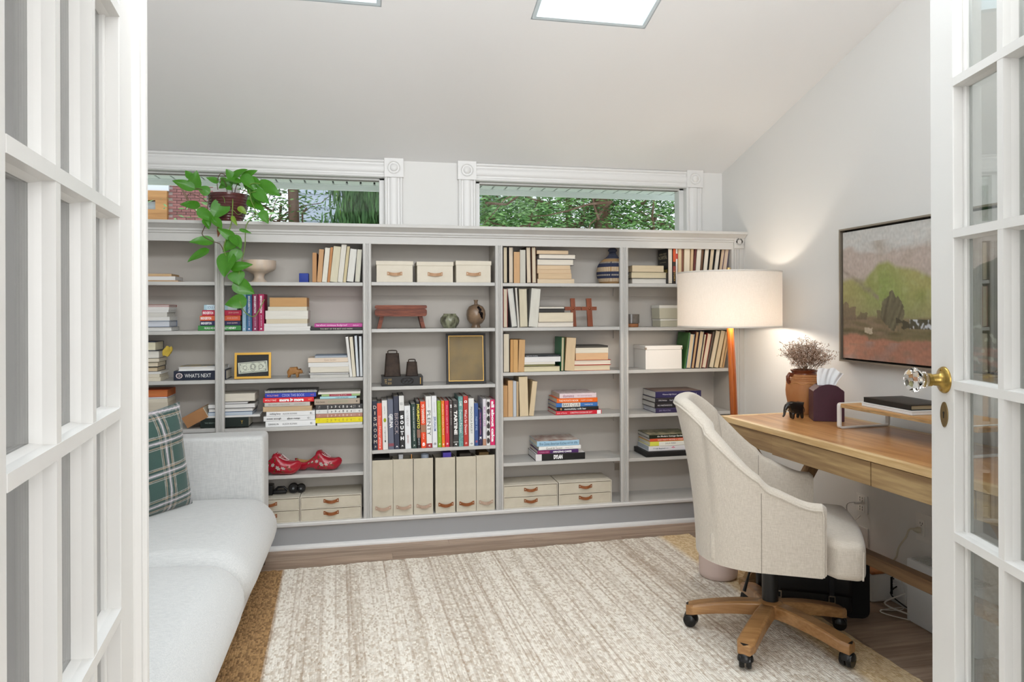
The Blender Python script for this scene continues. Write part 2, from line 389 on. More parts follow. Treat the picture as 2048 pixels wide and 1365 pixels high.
window(2, w2a, w2b, True, True)

# ================================================================ bookcase
grey = mat('bookcase_grey', '#c1bfbb', .42, bump=(30, .04, .001))
greyin = mat('bookcase_grey_inside', '#c4beb6', .6)
BC = thing('bookcase', 'long built-in light grey bookcase with fluted uprights under the two high windows', 'bookcase', (0, 0, 0))
ZT, ZO, ZL = 1.7434, 1.6395, .1211
YBK = .235
X0 = XL
# dividers (left/right edge in the picture at shelf height)
dv = [(429.3, 447.5), (725.8, 742.8), (991.2, 1006.0), (1241.0, 1257.2)]
DV = [(at(a, 620, Y=-.004).x, at(b, 620, Y=-.004).x) for a, b in dv]
bayw = DV[1][0]-DV[0][1]
DV = [(DV[0][0]-bayw-.05, DV[0][0]-bayw-.006)] + DV
XR = at(1463.5, 620, Y=0).x
bays = [(DV[0][1], DV[1][0]), (DV[1][1], DV[2][0]), (DV[2][1], DV[3][0]), (DV[3][1], DV[4][0]), (DV[4][1], XR)]
def part(name, mb, m=grey, **k): return mb.build(name, m, BC, **k)
for a, b in DV:
    w = b-a; pr = [(0, .02), (0, 0), (.12, -.004), (.30, -.004), (.38, .003), (.46, .003), (.52, -.002), (.58, .003), (.66, .003), (.74, -.004), (.9, -.004), (1, 0), (1, .02)]
    part('upright', MB().prism([(a+w*p, q) for p, q in pr], 'z', ZL+.02, ZO+.004))
for i in (2, 3):
    a, b = DV[i]; part('side_panel', MB().box((a+.004, .015, ZL), (b-.004, YBK, ZO+.03)), greyin)
w = -XR; pr = [(0, .03), (0, 0), (.16, 0), (.18, .004), (.22, .004), (.24, 0), (.36, 0), (.38, .004), (.42, .004), (.44, 0), (.56, 0), (.58, .004), (.62, .004), (.64, 0), (.9, 0), (1, 0), (1, .03)]
part('right_stile', MB().prism([(XR+w*p, q) for p, q in pr], 'z', 0.02, ZO+.03))
MB().box((XR+.002, .02, ZL), (XR+.014, YBK, ZO+.03)).build('side_panel', greyin, BC)
part('back_panel', MB().box((X0, YBK, .02), (-.001, YB-.004, ZT-.03)), greyin)
# cornice: frieze, bead, cove, ledge
cor = [(.016, ZO), (-.002, ZO), (-.002, ZO+.040), (-.008, ZO+.044), (-.006, ZO+.052), (-.012, ZO+.056), (-.010, ZO+.066), (-.022, ZO+.074), (-.036, ZO+.084), (-.040, ZT-.018), (-.046, ZT-.016), (-.046, ZT-.001), (-.043, ZT), (.016, ZT)]
part('cornice', MB().prism(cor[::-1], 'x', X0, -.002))
part('top_board', MB().box((X0, .0, ZT-.02), (-.002, YB-.002, ZT-.0005)))
rz0, rz1 = ZO+.018, ZO+.075; rx1 = -.006; rx0 = rx1-.066
part('corner_block', MB().box((rx0, -.012, rz0-.012), (rx1, 0, rz1+.004)), bevel=.002)
Mr = Matrix.Translation(((rx0+rx1)/2+.002, -.012, (rz0+rz1)/2)) @ Matrix.Rotation(math.radians(90), 4, 'X')
part('rosette', MB().lathe([(.027, -.001), (.027, .003), (.0245, .004), (.022, .0), (.014, .0), (.012, .004), (.008, .004), (.007, .002), (0, .003)], 28, M=Mr))
# base
part('toe_board', MB().box((X0, .006, .0), (-.002, .03, ZL+.004)), mat('bookcase_grey_base', '#9fa0a1', .45))
part('base_bead', MB().prism([(.006, 0), (-.012, 0), (-.012, .008), (-.009, .016), (-.002, .021), (.006, .023)][::-1], 'x', X0, -.002), trimw)
part('base_lip', MB().prism([(.02, ZL), (-.006, ZL), (-.012, ZL+.005), (-.012, ZL+.016), (-.008, ZL+.022), (.02, ZL+.022)][::-1], 'x', X0, -.002), mat('lip_grey', '#d2d0cd', .4))
ZBOT = ZL+.022
part('bottom_board', MB().box((X0, .02, ZL), (-.002, YBK, ZBOT-.0005)))
# shelves: picture height of the front top edge (left end, right end) in each bay
YS = .012
shf = [
 [(563.4, 563.8), (662.6, 662.8), (762.5, 762.0), (860.5, 860), (957, 956)],
 [(564.3, 565.2), (662.8, 661.4), (760.8, 755.2), (860, 848.8), (958.5, 942.7)],
 [(564.8, 565.0), (658.8, 656.2), (775.0, 768.0), (900.7, 892.2)],
 [(566.3, 567.6), (655.2, 654.7), (744.9, 742.2), (835.8, 827.2), (926.4, 917.2)],
 [(567.6, 568.5), (654.7, 654.4), (740.0, 737.5), (829.0, 823), (918.0, 908)]]
SZ = []
for bi, ((a, b), ss) in enumerate(zip(bays, shf)):
    zs = []
    for (l, r) in ss:
        pa, pb = CAM, None
        def pxx(X):  # picture x of world X on plane YS
            d = Vector((X, YS, 1))-CAM; return 1024+F*d.dot(R0)/d.dot(F0)
        z = (at(max(pxx(a), 294), l, Y=YS).z + at(min(pxx(b), 1462), r, Y=YS).z)/2; zs.append(z)
        mb = MB().box((a-(.012 if bi in (1,) else .0), YS, z-.019), (b+(.012 if bi in (0, 3) else 0), YBK-.001, z))
        if bi == 4: mb = MB().box((a-.03, YS, z-.019), (b, YBK-.001, z))
        if bi == 1: mb = MB().box((a-.03, YS, z-.019), (b, YBK-.001, z))
        part('shelf', mb, bevel=.0015)
        MB().box((a-.01 if bi not in (2,) else a, YBK-.012, z-.019-.052), (b+.01 if bi not in (2,) else b, YBK, z-.019)).build('back_rail', greyin, BC)
    SZ.append(zs + [ZBOT])

# unseen hall shell behind the camera, added to keep sky light off the doors
hm = MB().box((-3.45, -6.0, 0), (-3.35, YF-.121, 2.6)).box((-.35, -6.0, 0), (-.25, YF-.121, 2.6))
struct('wall_hall_shield', hm, white)
struct('wall_hall_end_shield', MB().box((-3.45, -6.1, 0), (-.25, -6.0, 2.68)), white)  # added to block the sky at the hall end
struct('ceiling_hall_shield', MB().box((-3.45, -6.0, 2.6), (-.25, YF-.121, 2.68)), ceilw)
# ================================================================ french doors
brass = mat('aged_brass', '#b89a55', .28, 1, n=(40, .5), col2='#7c6433')
crystal = mat('crystal', '#ffffff', .02, trans=1, ior=1.5)
paneg = glassmat('door_glass', (.93, .95, .94), .0, .12)
def french_door(n, hinge, ang, side, knob, label):
    """local x from hinge to free edge, z up; seen face at y = side*th/2"""
    Wd, Hd, th = .755, 2.30, .046
    root = thing('door_%d' % n, label, 'door', M=Matrix.Translation(hinge) @ Matrix.Rotation(ang, 4, 'Z')); root['kind'] = 'structure'
    st = .104; z0, z1, pitch, mw = .335, 2.19, .3645, .030
    zs = [.725+(i-1)*.3645 for i in range(6)]      # muntin centres incl. ends
    MB().box((0, -th/2, .01), (st, th/2, Hd)).build('stile', doorw, root, bevel=.002)
    MB().box((Wd-st, -th/2, .01), (Wd, th/2, Hd)).build('stile', doorw, root, bevel=.002)
    MB().box((st, -th/2, .01), (Wd-st, th/2, zs[0]+mw/2)).build('bottom_rail', doorw, root, bevel=.002)
    MB().box((st, -th/2, zs[5]-mw/2), (Wd-st, th/2, Hd)).build('top_rail', doorw, root, bevel=.002)
    pw = (Wd-2*st)/3
    gy = -side*.009          # glass line, set back from the seen face
    def munt_prof(c, h):
        a = mw/2; f = a*.68; q = side
        p_ = [(c-f, q*th/2), (c+f, q*th/2), (c+f+.001, q*(th/2-.016)), (c+a*.9, gy+q*.008), (c+a, gy+q*.002), (c+a*.6, -q*th/2), (c-a*.6, -q*th/2), (c-a, gy+q*.002), (c-a*.9, gy+q*.008), (c-f-.001, q*(th/2-.016))]
        return p_ if q < 0 else p_[::-1]
    for k in (1, 2):
        x = st+pw*k; MB().prism(munt_prof(x, 0), 'z', zs[0]+mw/2, zs[5]-mw/2).build('muntin', doorw, root)
    for z in zs[1:5]:
        MB().prism([(b, a) for a, b in munt_prof(z, 0)][::-1], 'x', st, Wd-st).build('muntin', doorw, root, loc=(0, side*.0007, 0))
    # sticking round each light (against stiles and rails)
    for xx, d in ((st, 1), (Wd-st, -1)):
        y0_, y1_ = sorted((gy-side*.002, gy+side*.010)); MB().box((xx, y0_, zs[0]+mw/2), (xx+d*.012, y1_, zs[5]-mw/2)).build('sticking', doorw, root, bevel=.003)
    for i in range(5):
        for k in range(3):
            xa = st+pw*k; MB().box((xa+.003, gy-.0015, zs[i]+.008), (xa+pw-.003, gy+.0015, zs[i+1]-.008)).build('pane', paneg if side > 0 else glassmat('door_glass_grazing', (.93, .95, .94), 0, .4), root)
    s = side
    if knob:
        kx, kz = Wd-.062, 1.098
        kb = tag(bpy.data.objects.new('knob', None)); COL.objects.link(kb); kb.parent = root; kb.location = (kx, s*th/2, kz); kb.rotation_euler = (math.radians(-90*s), 0, 0)
        MB().lathe([(.033, 0), (.033, .002), (.031, .005), (.024, .008), (.017, .012), (.015, .018), (.0135, .030), (.016, .032), (.016, .040), (.012, .042)], 32).build('rosette', brass, kb)
        MB().lathe([(.012, .040), (.020, .044), (.021, .050), (.017, .054), (.018, .056), (.029, .064), (.031, .072), (.026, .084), (.016, .090), (0, .0915)], 8, smooth=False).build('crystal_knob', crystal, kb)
        for q in (-1, 1): MB().lathe([(.003, .006), (.003, .009), (0, .0105)], 10, c=(0, q*.025, 0)).build('screw', brass, kb)
        pl = MB(); pts = [(.016*math.cos(a)*(1-.25*abs(math.sin(a))**3), .031*math.sin(a)) for a in [2*math.pi*i/28 for i in range(28)]]
        pl.prism(pts, 'y', 0, .003); kp = pl.build('keyhole_plate', mat('dark_brass', '#8d7a55', .35, 1), root, bevel=.0008, loc=(kx-.002, s*(th/2)-(0 if s > 0 else .003), kz-.085))
        kh = MB(); kh.prism([(.0035*math.cos(2*math.pi*i/12), .004+.0035*math.sin(2*math.pi*i/12)) for i in range(12)], 'y', -.0005, .0036 if s > 0 else .003).box((-.0017, -.0005, -.009), (.0017, .0036, .003))
        kh.build('keyhole', C('#15120f'), kp)
    return root, Wd, th
ha = math.atan2(.961, .276)
hr = Vector((-.842, -2.358, 0)) - Vector((.276, .961, 0))*.755 + Vector((.961, -.276, 0))*.023
french_door(2, hr, ha, 1, True, 'white french door with crystal knob at the right edge, swung into the room')
def dirx(a): return Vector((math.cos(a), math.sin(a), 0))
hl_a = math.radians(90+6.4)
fe = at(264.5, 621, Y=-2.40); fe.z = 0
hl = fe - dirx(hl_a)*.755 + Vector((-.994, -.111, 0))*.023
ld, Wd, th = french_door(1, hl, hl_a, -1, False, 'white french door at the left edge, swung into the room beside the sofa')
am = MB(); y0 = -th/2
am.prism([(Wd-.004, y0+.03), (Wd-.002, y0-.004), (Wd+.001, y0-.014), (Wd-.001, y0-.017), (Wd+.002, y0-.020), (Wd+.004, y0-.024), (Wd+.012, y0-.026), (Wd+.020, y0-.024), (Wd+.026, y0+.01), (Wd+.026, y0+.04)][::-1], 'z', .01, 2.30)
am.build('astragal', doorw, ld)
# hinges
for root in (ld,):
    for z in (.25, 1.15, 2.05): MB().lathe([(.006, 0), (.006, .09)], 10, c=(-.004, -th/2, z)).build('hinge', brass, root)
# chip in the paint of the left door


# ================================================================ rug
def rugmat():
    m = bpy.data.materials.new('braided_jute'); m.use_nodes = True; t = m.node_tree; N = t.nodes; L = t.links; b = N['Principled BSDF']; b.inputs['Roughness'].default_value = .95
    tc = N.new('ShaderNodeTexCoord'); sp = N.new('ShaderNodeSeparateXYZ'); L.new(tc.outputs['Object'], sp.inputs[0])
    def noise_(sc, st, det=2):
        mp = N.new('ShaderNodeMapping'); mp.inputs['Scale'].default_value = st; L.new(tc.outputs['Object'], mp.inputs[0])
        n_ = N.new('ShaderNodeTexNoise'); n_.inputs['Scale'].default_value = sc; n_.inputs['Detail'].default_value = det; L.new(mp.outputs[0], n_.inputs[0]); return n_.outputs[0]
    def mixc(f, c1, c2):
        mx = N.new('ShaderNodeMix'); mx.data_type = 'RGBA'; L.new(f, mx.inputs[0])
        for i, c in ((6, c1), (7, c2)):
            if isinstance(c, str): mx.inputs[i].default_value = (*lin(c), 1)
            else: L.new(c, mx.inputs[i])
        return mx.outputs[2]
    def rng(v, a, b_, o0=0, o1=1):
        r = N.new('ShaderNodeMapRange'); r.inputs[1].default_value = a; r.inputs[2].default_value = b_; r.inputs[3].default_value = o0; r.inputs[4].default_value = o1; L.new(v, r.inputs[0]); return r.outputs[0]
    # knots: cells elongated along y
    mp = N.new('ShaderNodeMapping'); mp.inputs['Scale'].default_value = (1, .55, 1); L.new(tc.outputs['Object'], mp.inputs[0])
    vo = N.new('ShaderNodeTexVoronoi'); vo.inputs['Scale'].default_value = 120; vo.inputs['Randomness'].default_value = .55; L.new(mp.outputs[0], vo.inputs[0])
    cellv = N.new('ShaderNodeSeparateXYZ'); L.new(vo.outputs['Color'], cellv.inputs[0])
    stripe = noise_(75, (1, .006, 1), 2); stripe2 = noise_(11, (1, .02, 1), 2)
    knot = mixc(rng(cellv.outputs[0], .35, 1.0), '#efe8dc', '#c9baa8')
    lines = rng(stripe, .50, .72, 0, .8)
    f1 = N.new('ShaderNodeMath'); f1.operation = 'MULTIPLY'; L.new(lines, f1.inputs[0]); L.new(rng(cellv.outputs[1], .1, .6, .55, 1), f1.inputs[1])
    c1 = mixc(f1.outputs[0], knot, '#a08871')
    f2 = N.new('ShaderNodeMath'); f2.operation = 'MULTIPLY'; L.new(rng(stripe2, .47, .66, 0, .5), f2.inputs[0]); L.new(rng(cellv.outputs[2], .2, .8, .1, 1), f2.inputs[1])
    c2 = mixc(f2.outputs[0], c1, '#a5927c')
    # natural jute borders down both long sides
    jute = mixc(rng(cellv.outputs[1], .2, .9), '#d6b78b', '#b08f63')
    e1 = rng(sp.outputs[0], .98, 1.02); c3 = mixc(e1, c2, mixc(rng(cellv.outputs[0], .2, .9), '#e6cfa8', '#cdae82'))
    e0 = rng(sp.outputs[0], -.985, -1.0); c4 = mixc(e0, c3, mixc(rng(cellv.outputs[0], .2, .9), '#b08a5c', '#80603c'))
    L.new(c4, b.inputs['Base Color'])
    bp = N.new('ShaderNodeBump'); bp.inputs['Strength'].default_value = .8; bp.inputs['Distance'].default_value = .005; bp.invert = True
    L.new(vo.outputs['Distance'], bp.inputs['Height']); L.new(bp.outputs[0], b.inputs['Normal']); return m
ra = math.atan2(-.221+.313, -.445+2.528)
rc = at(1377.5, 1072.3, Z=.0); rl = at(532.8, 1149, Z=.0)
rw, rd = 2.36, 3.0
ux = (rc-rl).normalized(); uy = Vector((0, 0, 1)).cross(ux)
ctr = rc - ux*(rw/2) - uy*(rd/2)
mb = MB(); nx, ny = 118, 150
def rf(u, v):
    x = -rw/2+rw*u; y = -rd/2+rd*v; e = .0
    if u in (0, 1): x += random.uniform(-.003, .003)
    if v in (0, 1): y += random.uniform(-.006, .006)
    z = .012+.0022*noise.noise(Vector((x*9, y*9, 0)))+(.0015 if (i_[0] % 2) else 0); return (x, y, z)
i_ = [0]
vs = []
for i in range(nx+1):
    i_[0] = i
    for j in range(ny+1): vs.append(rf(i/nx, j/ny))
mb.add(vs, [(i*(ny+1)+j, (i+1)*(ny+1)+j, (i+1)*(ny+1)+j+1, i*(ny+1)+j+1) for i in range(nx) for j in range(ny)], smooth=True)
b0 = len(mb.v)
edge = [i*(ny+1) for i in range(nx+1)] + [nx*(ny+1)+j for j in range(1, ny+1)] + [i*(ny+1)+ny for i in range(nx-1, -1, -1)] + [j for j in range(ny-1, 0, -1)]
mb.v += [(mb.v[e][0], mb.v[e][1], .001) for e in edge]; n = len(edge)
for k in range(n):
    mb.f.append((edge[k], b0+k, b0+(k+1) % n, edge[(k+1) % n])); mb.m.append(0); mb.sm.append(False)
Mrug = Matrix((ux, uy, Vector((0, 0, 1)))).transposed().to_4x4(); Mrug.translation = ctr
rug = mb.build('rug', rugmat()); rug.matrix_world = Mrug
tag(rug, 'cream and brown striped braided jute rug on the wood floor', 'rug')

# ================================================================ sofa
sofaf = fabric('sofa_linen', '#d8d8d6', '#c5c6c5', 500, .2)
SX, SY0, SY1 = -2.66, -.095, -2.75     # front plane, far end, near end (scaled below)
seatX = at(553, 1050, Y=-.43).x
ax = at(527, 900, Y=-.29)
sofa = thing('sofa', 'low off-white linen sofa with a square arm against the bookcase', 'sofa', (ax.x, -1.4, 0))
def sloc(x, y, z): return (x-ax.x, y+1.4, z)
az = at(527, 873.5, Y=-.29).z
arm_in = -.275
MB().rbox(sloc((ax.x-3.72)/2, (arm_in-.10)/2, az/2+.02), ((3.72+ax.x)/2, (abs(arm_in)-.10)/2, az/2-.02), .022, 4).build('arm', sofaf, sofa)
xb0, xb1 = -3.72, -3.44
MB().rbox(sloc((xb0+xb1)/2, -1.5, az/2+.02), ((xb1-xb0)/2, 1.22, az/2-.03), .06, 5).build('backrest', sofaf, sofa)
# two deep seat cushions with rolled fronts
zt, zb = .372, .135
def cush(y0, y1):
    x0, x1 = -3.46, seatX; cx, cy = (x0+x1)/2, (y0+y1)/2; hx, hy, hz = (x1-x0)/2, abs(y1-y0)/2, (zt-zb)/2
    def fn(p):
        u = p.x/hx; v = p.y/hy; z = p.z
        if z > 0: z += .018*(1-abs(v)**4)*(1-max(0, -u)**4) - .035*max(0, u)**5
        x = p.x + (.0 if u < 0 else -.03*(1-math.cos(min(1, abs(z)/hz)*1.2))*(u**2))
        z += .003*noise.noise(Vector((p.x*5, p.y*4, 3))); x -= .02*abs(v)**6*(u > 0)
        return (x, p.y, z)
    return MB().rbox(sloc(cx, cy, (zt+zb)/2), (hx, hy, hz), .10, 8, fn=fn).build('seat_cushion', sofaf, sofa)
yseam = at(505, 1150, Z=.30).y
cush(arm_in+.0, yseam+.001); cush(yseam-.001, yseam-1.05); cush(yseam-1.052, -2.55)
sbx = at(440, 1365, Z=0).x
MB().rbox(sloc((-3.58+sbx)/2, -1.33, .10), ((3.58+sbx)/2, 1.22, .065), .02, 3).build('base', sofaf, sofa)
for y in (-.2, -2.45):
    for x in (-3.5, -2.78): MB().lathe([(.02, 0), (.025, .04)], 14, c=sloc(x, y, .0)).build('leg', C('#3a2a1e'), sofa)
# plaid cushion leaning on the backrest
pc = thing('cushion', 'green tartan throw cushion with white lines leaning in the sofa corner', 'cushion')
pw = .48; NP = 250
def plaid(co):
    u, v = co.x/pw+.5, co.y/pw+.5
    base = Vector(lin('#3f5a54')); nz = noise.noise(Vector((co.x*900, co.y*900, 0)))*.12; c = base*(1+nz)
    def band(t, ctrs):
        for k in ctrs:
            d = abs(t-k)
            if d < .006: return ('#d7cdd3', .85)
            if d < .019: return ('#8f9292', .62)
            if abs(d-.042) < .0045: return ('#b49c86', .7)
            if abs(d-.057) < .0042: return ('#c8bfb8', .5)
            if d < .036: return ('#2c4642', .45)
        return None
    ctrs = (.14, .42, .70, .96)
    for t in (u, v):
        r = band(t, ctrs)
        if r: q = Vector(lin(r[0])); c = c*(1-r[1]) + q*r[1]*(.9+.3*random.random())
    return tuple(c)
def pil(side):
    m_ = MB()
    def f(u, v):
        x, y = u*2-1, v*2-1
        pinch = 1-.10*(abs(x)**2)*(1-abs(y)**2)*0 - .0
        xx = x*(1-.07*(1-y*y)); yy = y*(1-.07*(1-x*x))
        h = .075*((1-x**4)*(1-y**4))**.55
        h += .004*noise.noise(Vector((x*3, y*3, 1)))
        return (xx*pw/2, yy*pw/2, side*h)
    m_.grid(f, NP, NP); 
    if side < 0: m_.f = [t[::-1] for t in m_.f]
    return m_
fr_ = pil(1).build('front', attrmat('tartan_wool', .95, bump=(500, .3, .001), sheen=.3), pc); paint(fr_, plaid)
pil(-1).build('back', mat('cushion_back', '#dfe2e2', .9), pc)
# bottom far corner rests on the seat near the arm; leans back on the backrest
pa = at(384, 992, X=-2.93); top = at(366, 815, X=-3.10)
bl_ = Vector((-3.047, -.421, zt+.012)); up = Vector((-.045, -.02, .436)).normalized()
xd = Vector((-.64, -.77, 0)); xd = (xd - up*xd.dot(up)).normalized()
# local x -> towards camera reversed so that texture faces +X
xl = -xd; nrm = xl.cross(up)
if nrm.x < 0: xl = xd; nrm = xl.cross(up)
cen = bl_ + up*pw*.5 + xd*pw*.5
Mp = Matrix((xl, up, nrm)).transposed().to_4x4(); Mp.translation = cen; pc.matrix_world = Mp
# ================================================================ desk
dtop = wood('desk_top_wood', '#aa733f', '#cf9c64', 'y', 7, .32, c3='#ba8550', bump=.12, coat=.1)
dbody = wood('desk_body_wood', '#87694a', '#b99d70', 'y', 6, .45, c3='#a0835c', bump=.15)
dband = wood('desk_band_wood', '#c59f6b', '#e0c291', 'y', 8, .4)
dleg = wood('desk_leg_wood', '#7f5f40', '#a38358', 'z', 7, .5)
ZD = .775
A = at(1441.5, 831.5, Z=ZD); A.z = 0
Ld = Vector((.061, -.998, 0)).normalized(); Wv = Vector((.998, .061, 0)).normalized()
DL, DW = 1.46, .535
Md = Matrix((Wv, -Ld, Vector((0, 0, 1)))).transposed().to_4x4(); Md.translation = A     # local x across to the wall, local y away (desk runs to -y)
desk = thing('desk', 'oak desk with drawers and crossed legs along the right wall', 'desk', M=Md)
tt = .024
MB().box((.028, -DL+.028, ZD-tt), (DW-.028, -.028, ZD-.0006)).build('tabletop', dtop, desk)
for nm, a, b in (('edge_band', (0, -DL, ZD-tt), (.028, 0, ZD)), ('edge_band', (DW-.028, -DL, ZD-tt), (DW, 0, ZD)), ('edge_band', (.028, -.028, ZD-tt), (DW-.028, 0, ZD)), ('edge_band', (.028, -DL, ZD-tt), (DW-.028, -DL+.028, ZD))):
    MB().box(a, b).build(nm, dband, desk, bevel=.0012)
zA = ZD-tt
aph = .083
y_d1 = -(at(1543.9, 860, X=None, Y=None, Z=ZD-.03)-A).length if False else None
def desky(px):      # distance along the desk front of a picture column
    for i in range(2000):
        p = A + Ld*(i*.001) + Wv*.012; d = p-CAM
        if 1024+F*d.dot(R0)/d.dot(F0) >= px: return -i*.001
    return -2
ya, yb_ = desky(1543.5), desky(1740.5)
xf = .012
MB().box((xf, ya+.001, zA-aph), (DW-.02, -.012, zA)).build('apron_block', dbody, desk, bevel=.0015)
MB().box((xf+.016, -DL+.012, zA-aph+.004), (DW-.02, ya, zA)).build('apron', dbody, desk)
h_ = .087
d1 = MB().box((xf-.002, yb_+.002, zA-h_), (xf+.016, ya-.001, zA-.004)).build('drawer', dbody, desk, bevel=.0015)
d2 = MB().box((xf-.002, -DL+.14, zA-h_), (xf+.016, yb_-.003, zA-.004)).build('drawer', dbody, desk, bevel=.0015)
MB().box((xf-.002, -DL+.012, zA-h_), (xf+.016, -DL+.138, zA)).build('apron_block', dbody, desk, bevel=.0015)
# crossed legs at both ends (X in the x-z plane)
def xleg(y):
    for k, (xa, xb) in enumerate(((.03, DW-.07), (DW-.07, .03))):
        mb = MB(); t = .055; y0_ = y-.02 + (.0 if k else .001)
        mb.prism([(xa, .015), (xa+t*1.05, .015), (xb+t*1.05, zA-aph), (xb, zA-aph)], 'y', y0_-.02+k*.0, y0_+.02)
        mb.build('crossed_leg', dleg, desk, bevel=.002)
    MB().box((.03, y-.045, .015), (DW-.02, y+.005, .045)).build('foot_rail', dleg, desk, bevel=.002)
xleg(-.10); xleg(-DL+.12)
# long stretcher between the crossings
pS = at(1715.2, 1100.9, X=-.30); zs_ = None
bl1, bl2 = at(1858.2, 1164.2, X=-.30), at(1858.2, 1183.3, X=-.30)
xs_ = DW/2-.03
def deskpix(px, off):
    p0 = A+Wv*off; best = None
    for i in range(1600):
        p = p0 + Ld*(i*.001); d = p-CAM
        if 1024+F*d.dot(R0)/d.dot(F0) >= px: return p
    return p
pp = deskpix(1858.2, xs_); dd = (pp-CAM); dep = dd.dot(F0)
zst = CAM.z - (1164.2-618.5)/F*dep; zsb = CAM.z - (1183.3-618.5)/F*dep
MB().box((xs_, -DL+.10, zsb-.012), (xs_+.045, -.10, zst)).build('stretcher', wood('stretcher_wood', '#6b4f36', '#8f7050', 'y', 7, .5), desk, bevel=.002)

# ================================================================ floor lamp
LX, LY = None, -.40
lc = at(1457.5, 600, Y=LY); dep = (lc-CAM).dot(F0); rL = 100.3/F*dep
if lc.x + rL > -.03: lc.x = -.03-rL
shade_t, shade_b = at(1457, 545, Y=LY-rL*.2).z, at(1457, 653.5, Y=LY-rL*.2).z
lamp = thing('floor_lamp', 'floor lamp with wide white linen drum shade and curved wooden leg in the corner', 'lamp', (lc.x, LY, 0))
sm = bpy.data.materials.new('linen_shade'); sm.use_nodes = True; t = sm.node_tree; N = t.nodes; L = t.links; b = N['Principled BSDF']; out = N['Material Output']
fb = fabric('shade_linen', '#f3eee8', '#e4dfd8', 700, .2)
m2 = fb.node_tree; b2 = m2.nodes['Principled BSDF']; o2 = m2.nodes['Material Output']; tl = m2.nodes.new('ShaderNodeBsdfTranslucent'); tl.inputs[0].default_value = (*lin('#fff8ef'), 1)
mxs = m2.nodes.new('ShaderNodeMixShader'); mxs.inputs[0].default_value = .28; m2.links.new(b2.outputs[0], mxs.inputs[1]); m2.links.new(tl.outputs[0], mxs.inputs[2]); m2.links.new(mxs.outputs[0], o2.inputs[0])
bpy.data.materials.remove(sm)
sh = MB(); r = rL; zt_, zb_ = shade_t, shade_b
sh.lathe([(r, zb_), (r, zt_), (r-.003, zt_), (r-.003, zb_), (r, zb_)], 64, cap=False)
shd = sh.build('lamp_shade', fb, lamp)
for z in (zt_, zb_): MB().lathe([(r+.001, z-.004), (r+.0018, z), (r+.001, z+.004), (r-.004, z+.004), (r-.004, z-.004), (r+.001, z-.004)], 64, cap=False).build('shade_rim', C('#d8d2c9'), shd)
# spider and bulbs
sp_ = MB()
for k in range(3):
    a = 2*math.pi*k/3+.4; sp_.tube([(0, 0, zt_-.03), (r*.99*math.cos(a), r*.99*math.sin(a), zt_-.006)], .0025, 6)
sp_.lathe([(.012, zt_-.05), (.012, zt_-.02), (.006, zt_-.015), (.004, zt_+.012), (.011, zt_+.016), (.011, zt_+.028), (0, zt_+.03)], 14)
sp_.build('spider', mat('satin_brass', '#c9ae75', .3, 1), lamp)
sk = MB().lathe([(.016, zt_-.15), (.018, zt_-.09), (.016, zt_-.05)], 16).build('socket', mat('socket_brass', '#b59a63', .35, 1), lamp)
bm_ = mat('bulb_glow', '#fff1dc', .4, emit=('#ffe2b8', 6))
MB().lathe([(0, zt_-.255), (.018, zt_-.25), (.030, zt_-.225), (.026, zt_-.195), (.014, zt_-.165), (.013, zt_-.15)], 18).build('bulb', bm_, lamp)
pl_ = bpy.data.lights.new('lamp_light', 'POINT'); pl_.energy = 4.6; pl_.color = (1, .90, .78); pl_.shadow_soft_size = .035
plo = bpy.data.objects.new('lamp_light', pl_); COL.objects.link(plo); plo.location = (lc.x+.0, LY-.05, (zt_-.24)); 
# curved tapering leg: from the socket, bowing, down to the floor disc
lw = wood('lamp_wood', '#8a3f12', '#c26a24', 'z', 10, .28, c3='#a4521a', coat=.4)
q = [(at(1460, 656, Y=LY).x-lc.x, zb_-.004), (at(1463.5, 720, Y=LY).x-lc.x, at(1463, 720, Y=LY).z), (at(1468, 827, Y=LY).x-lc.x, at(1468, 827, Y=LY).z), (at(1479, 905, Y=LY).x-lc.x, at(1479, 905, Y=LY).z), (at(1484, 1000, Y=LY).x-lc.x, .30), (at(1484, 1000, Y=LY).x-lc.x+.005, .03)]
leg = MB(); pts = [(q[0][0]-.01, 0, zt_-.15)] + [(x, 0, z) for x, z in q]
leg.tube(pts, [.016, .019, .0205, .020, .019, .018, .018], 12); leg.build('leg', lw, lamp)
MB().lathe([(.12, .0), (.125, .008), (.12, .018), (.03, .026), (0, .028)], 40, c=(q[-1][0], 0, .0)).build('base', lw, lamp)

# ================================================================ painting
PX = -.035
p0, p1 = at(1677.2, 461, X=PX), at(1682.1, 722.6, X=PX)
yL = (p0.y+p1.y)/2; zT, zB = 1.6543, 1.0256; pwid = 1.16
pa_ = thing('painting', 'large framed abstract landscape painting of green hills and pink ground', 'painting', (0, 0, 0))
fr = MB(); fw = .008; g = .009
for a, b in (((0-.04, yL-fw, zB), (0, yL, zT)), ((-.04, yL-pwid, zB), (0, yL-pwid+fw, zT)), ((-.04, yL-pwid+fw, zT-fw), (0, yL-fw, zT)), ((-.04, yL-pwid+fw, zB), (0, yL-fw, zB+fw))): fr.box(a, b)
fr.build('frame', mat('champagne_frame', '#9c9284', .4, .6), pa_)
MB().box((-.012, yL-pwid+fw, zB+fw), (-.002, yL-fw, zT-fw)).build('backing', C('#1d1510', .8), pa_)
nu, nv = 320, 180
cw_, ch_ = pwid-2*fw-2*g, zT-zB-2*fw-2*g
cvs = MB()
cvs.grid(lambda u, v: (-.030-.0007*abs(noise.noise(Vector((u*60, v*70, 5)))), yL-fw-g-u*cw_, zT-fw-g-v*ch_), nu, nv)
cvs.box((-.029, yL-fw-g-cw_, zB+fw+g), (-.014, yL-fw-g, zT-fw-g))
cv = cvs.build('canvas', attrmat('oil_paint', .5, bump=(120, .25, .002)), pa_)
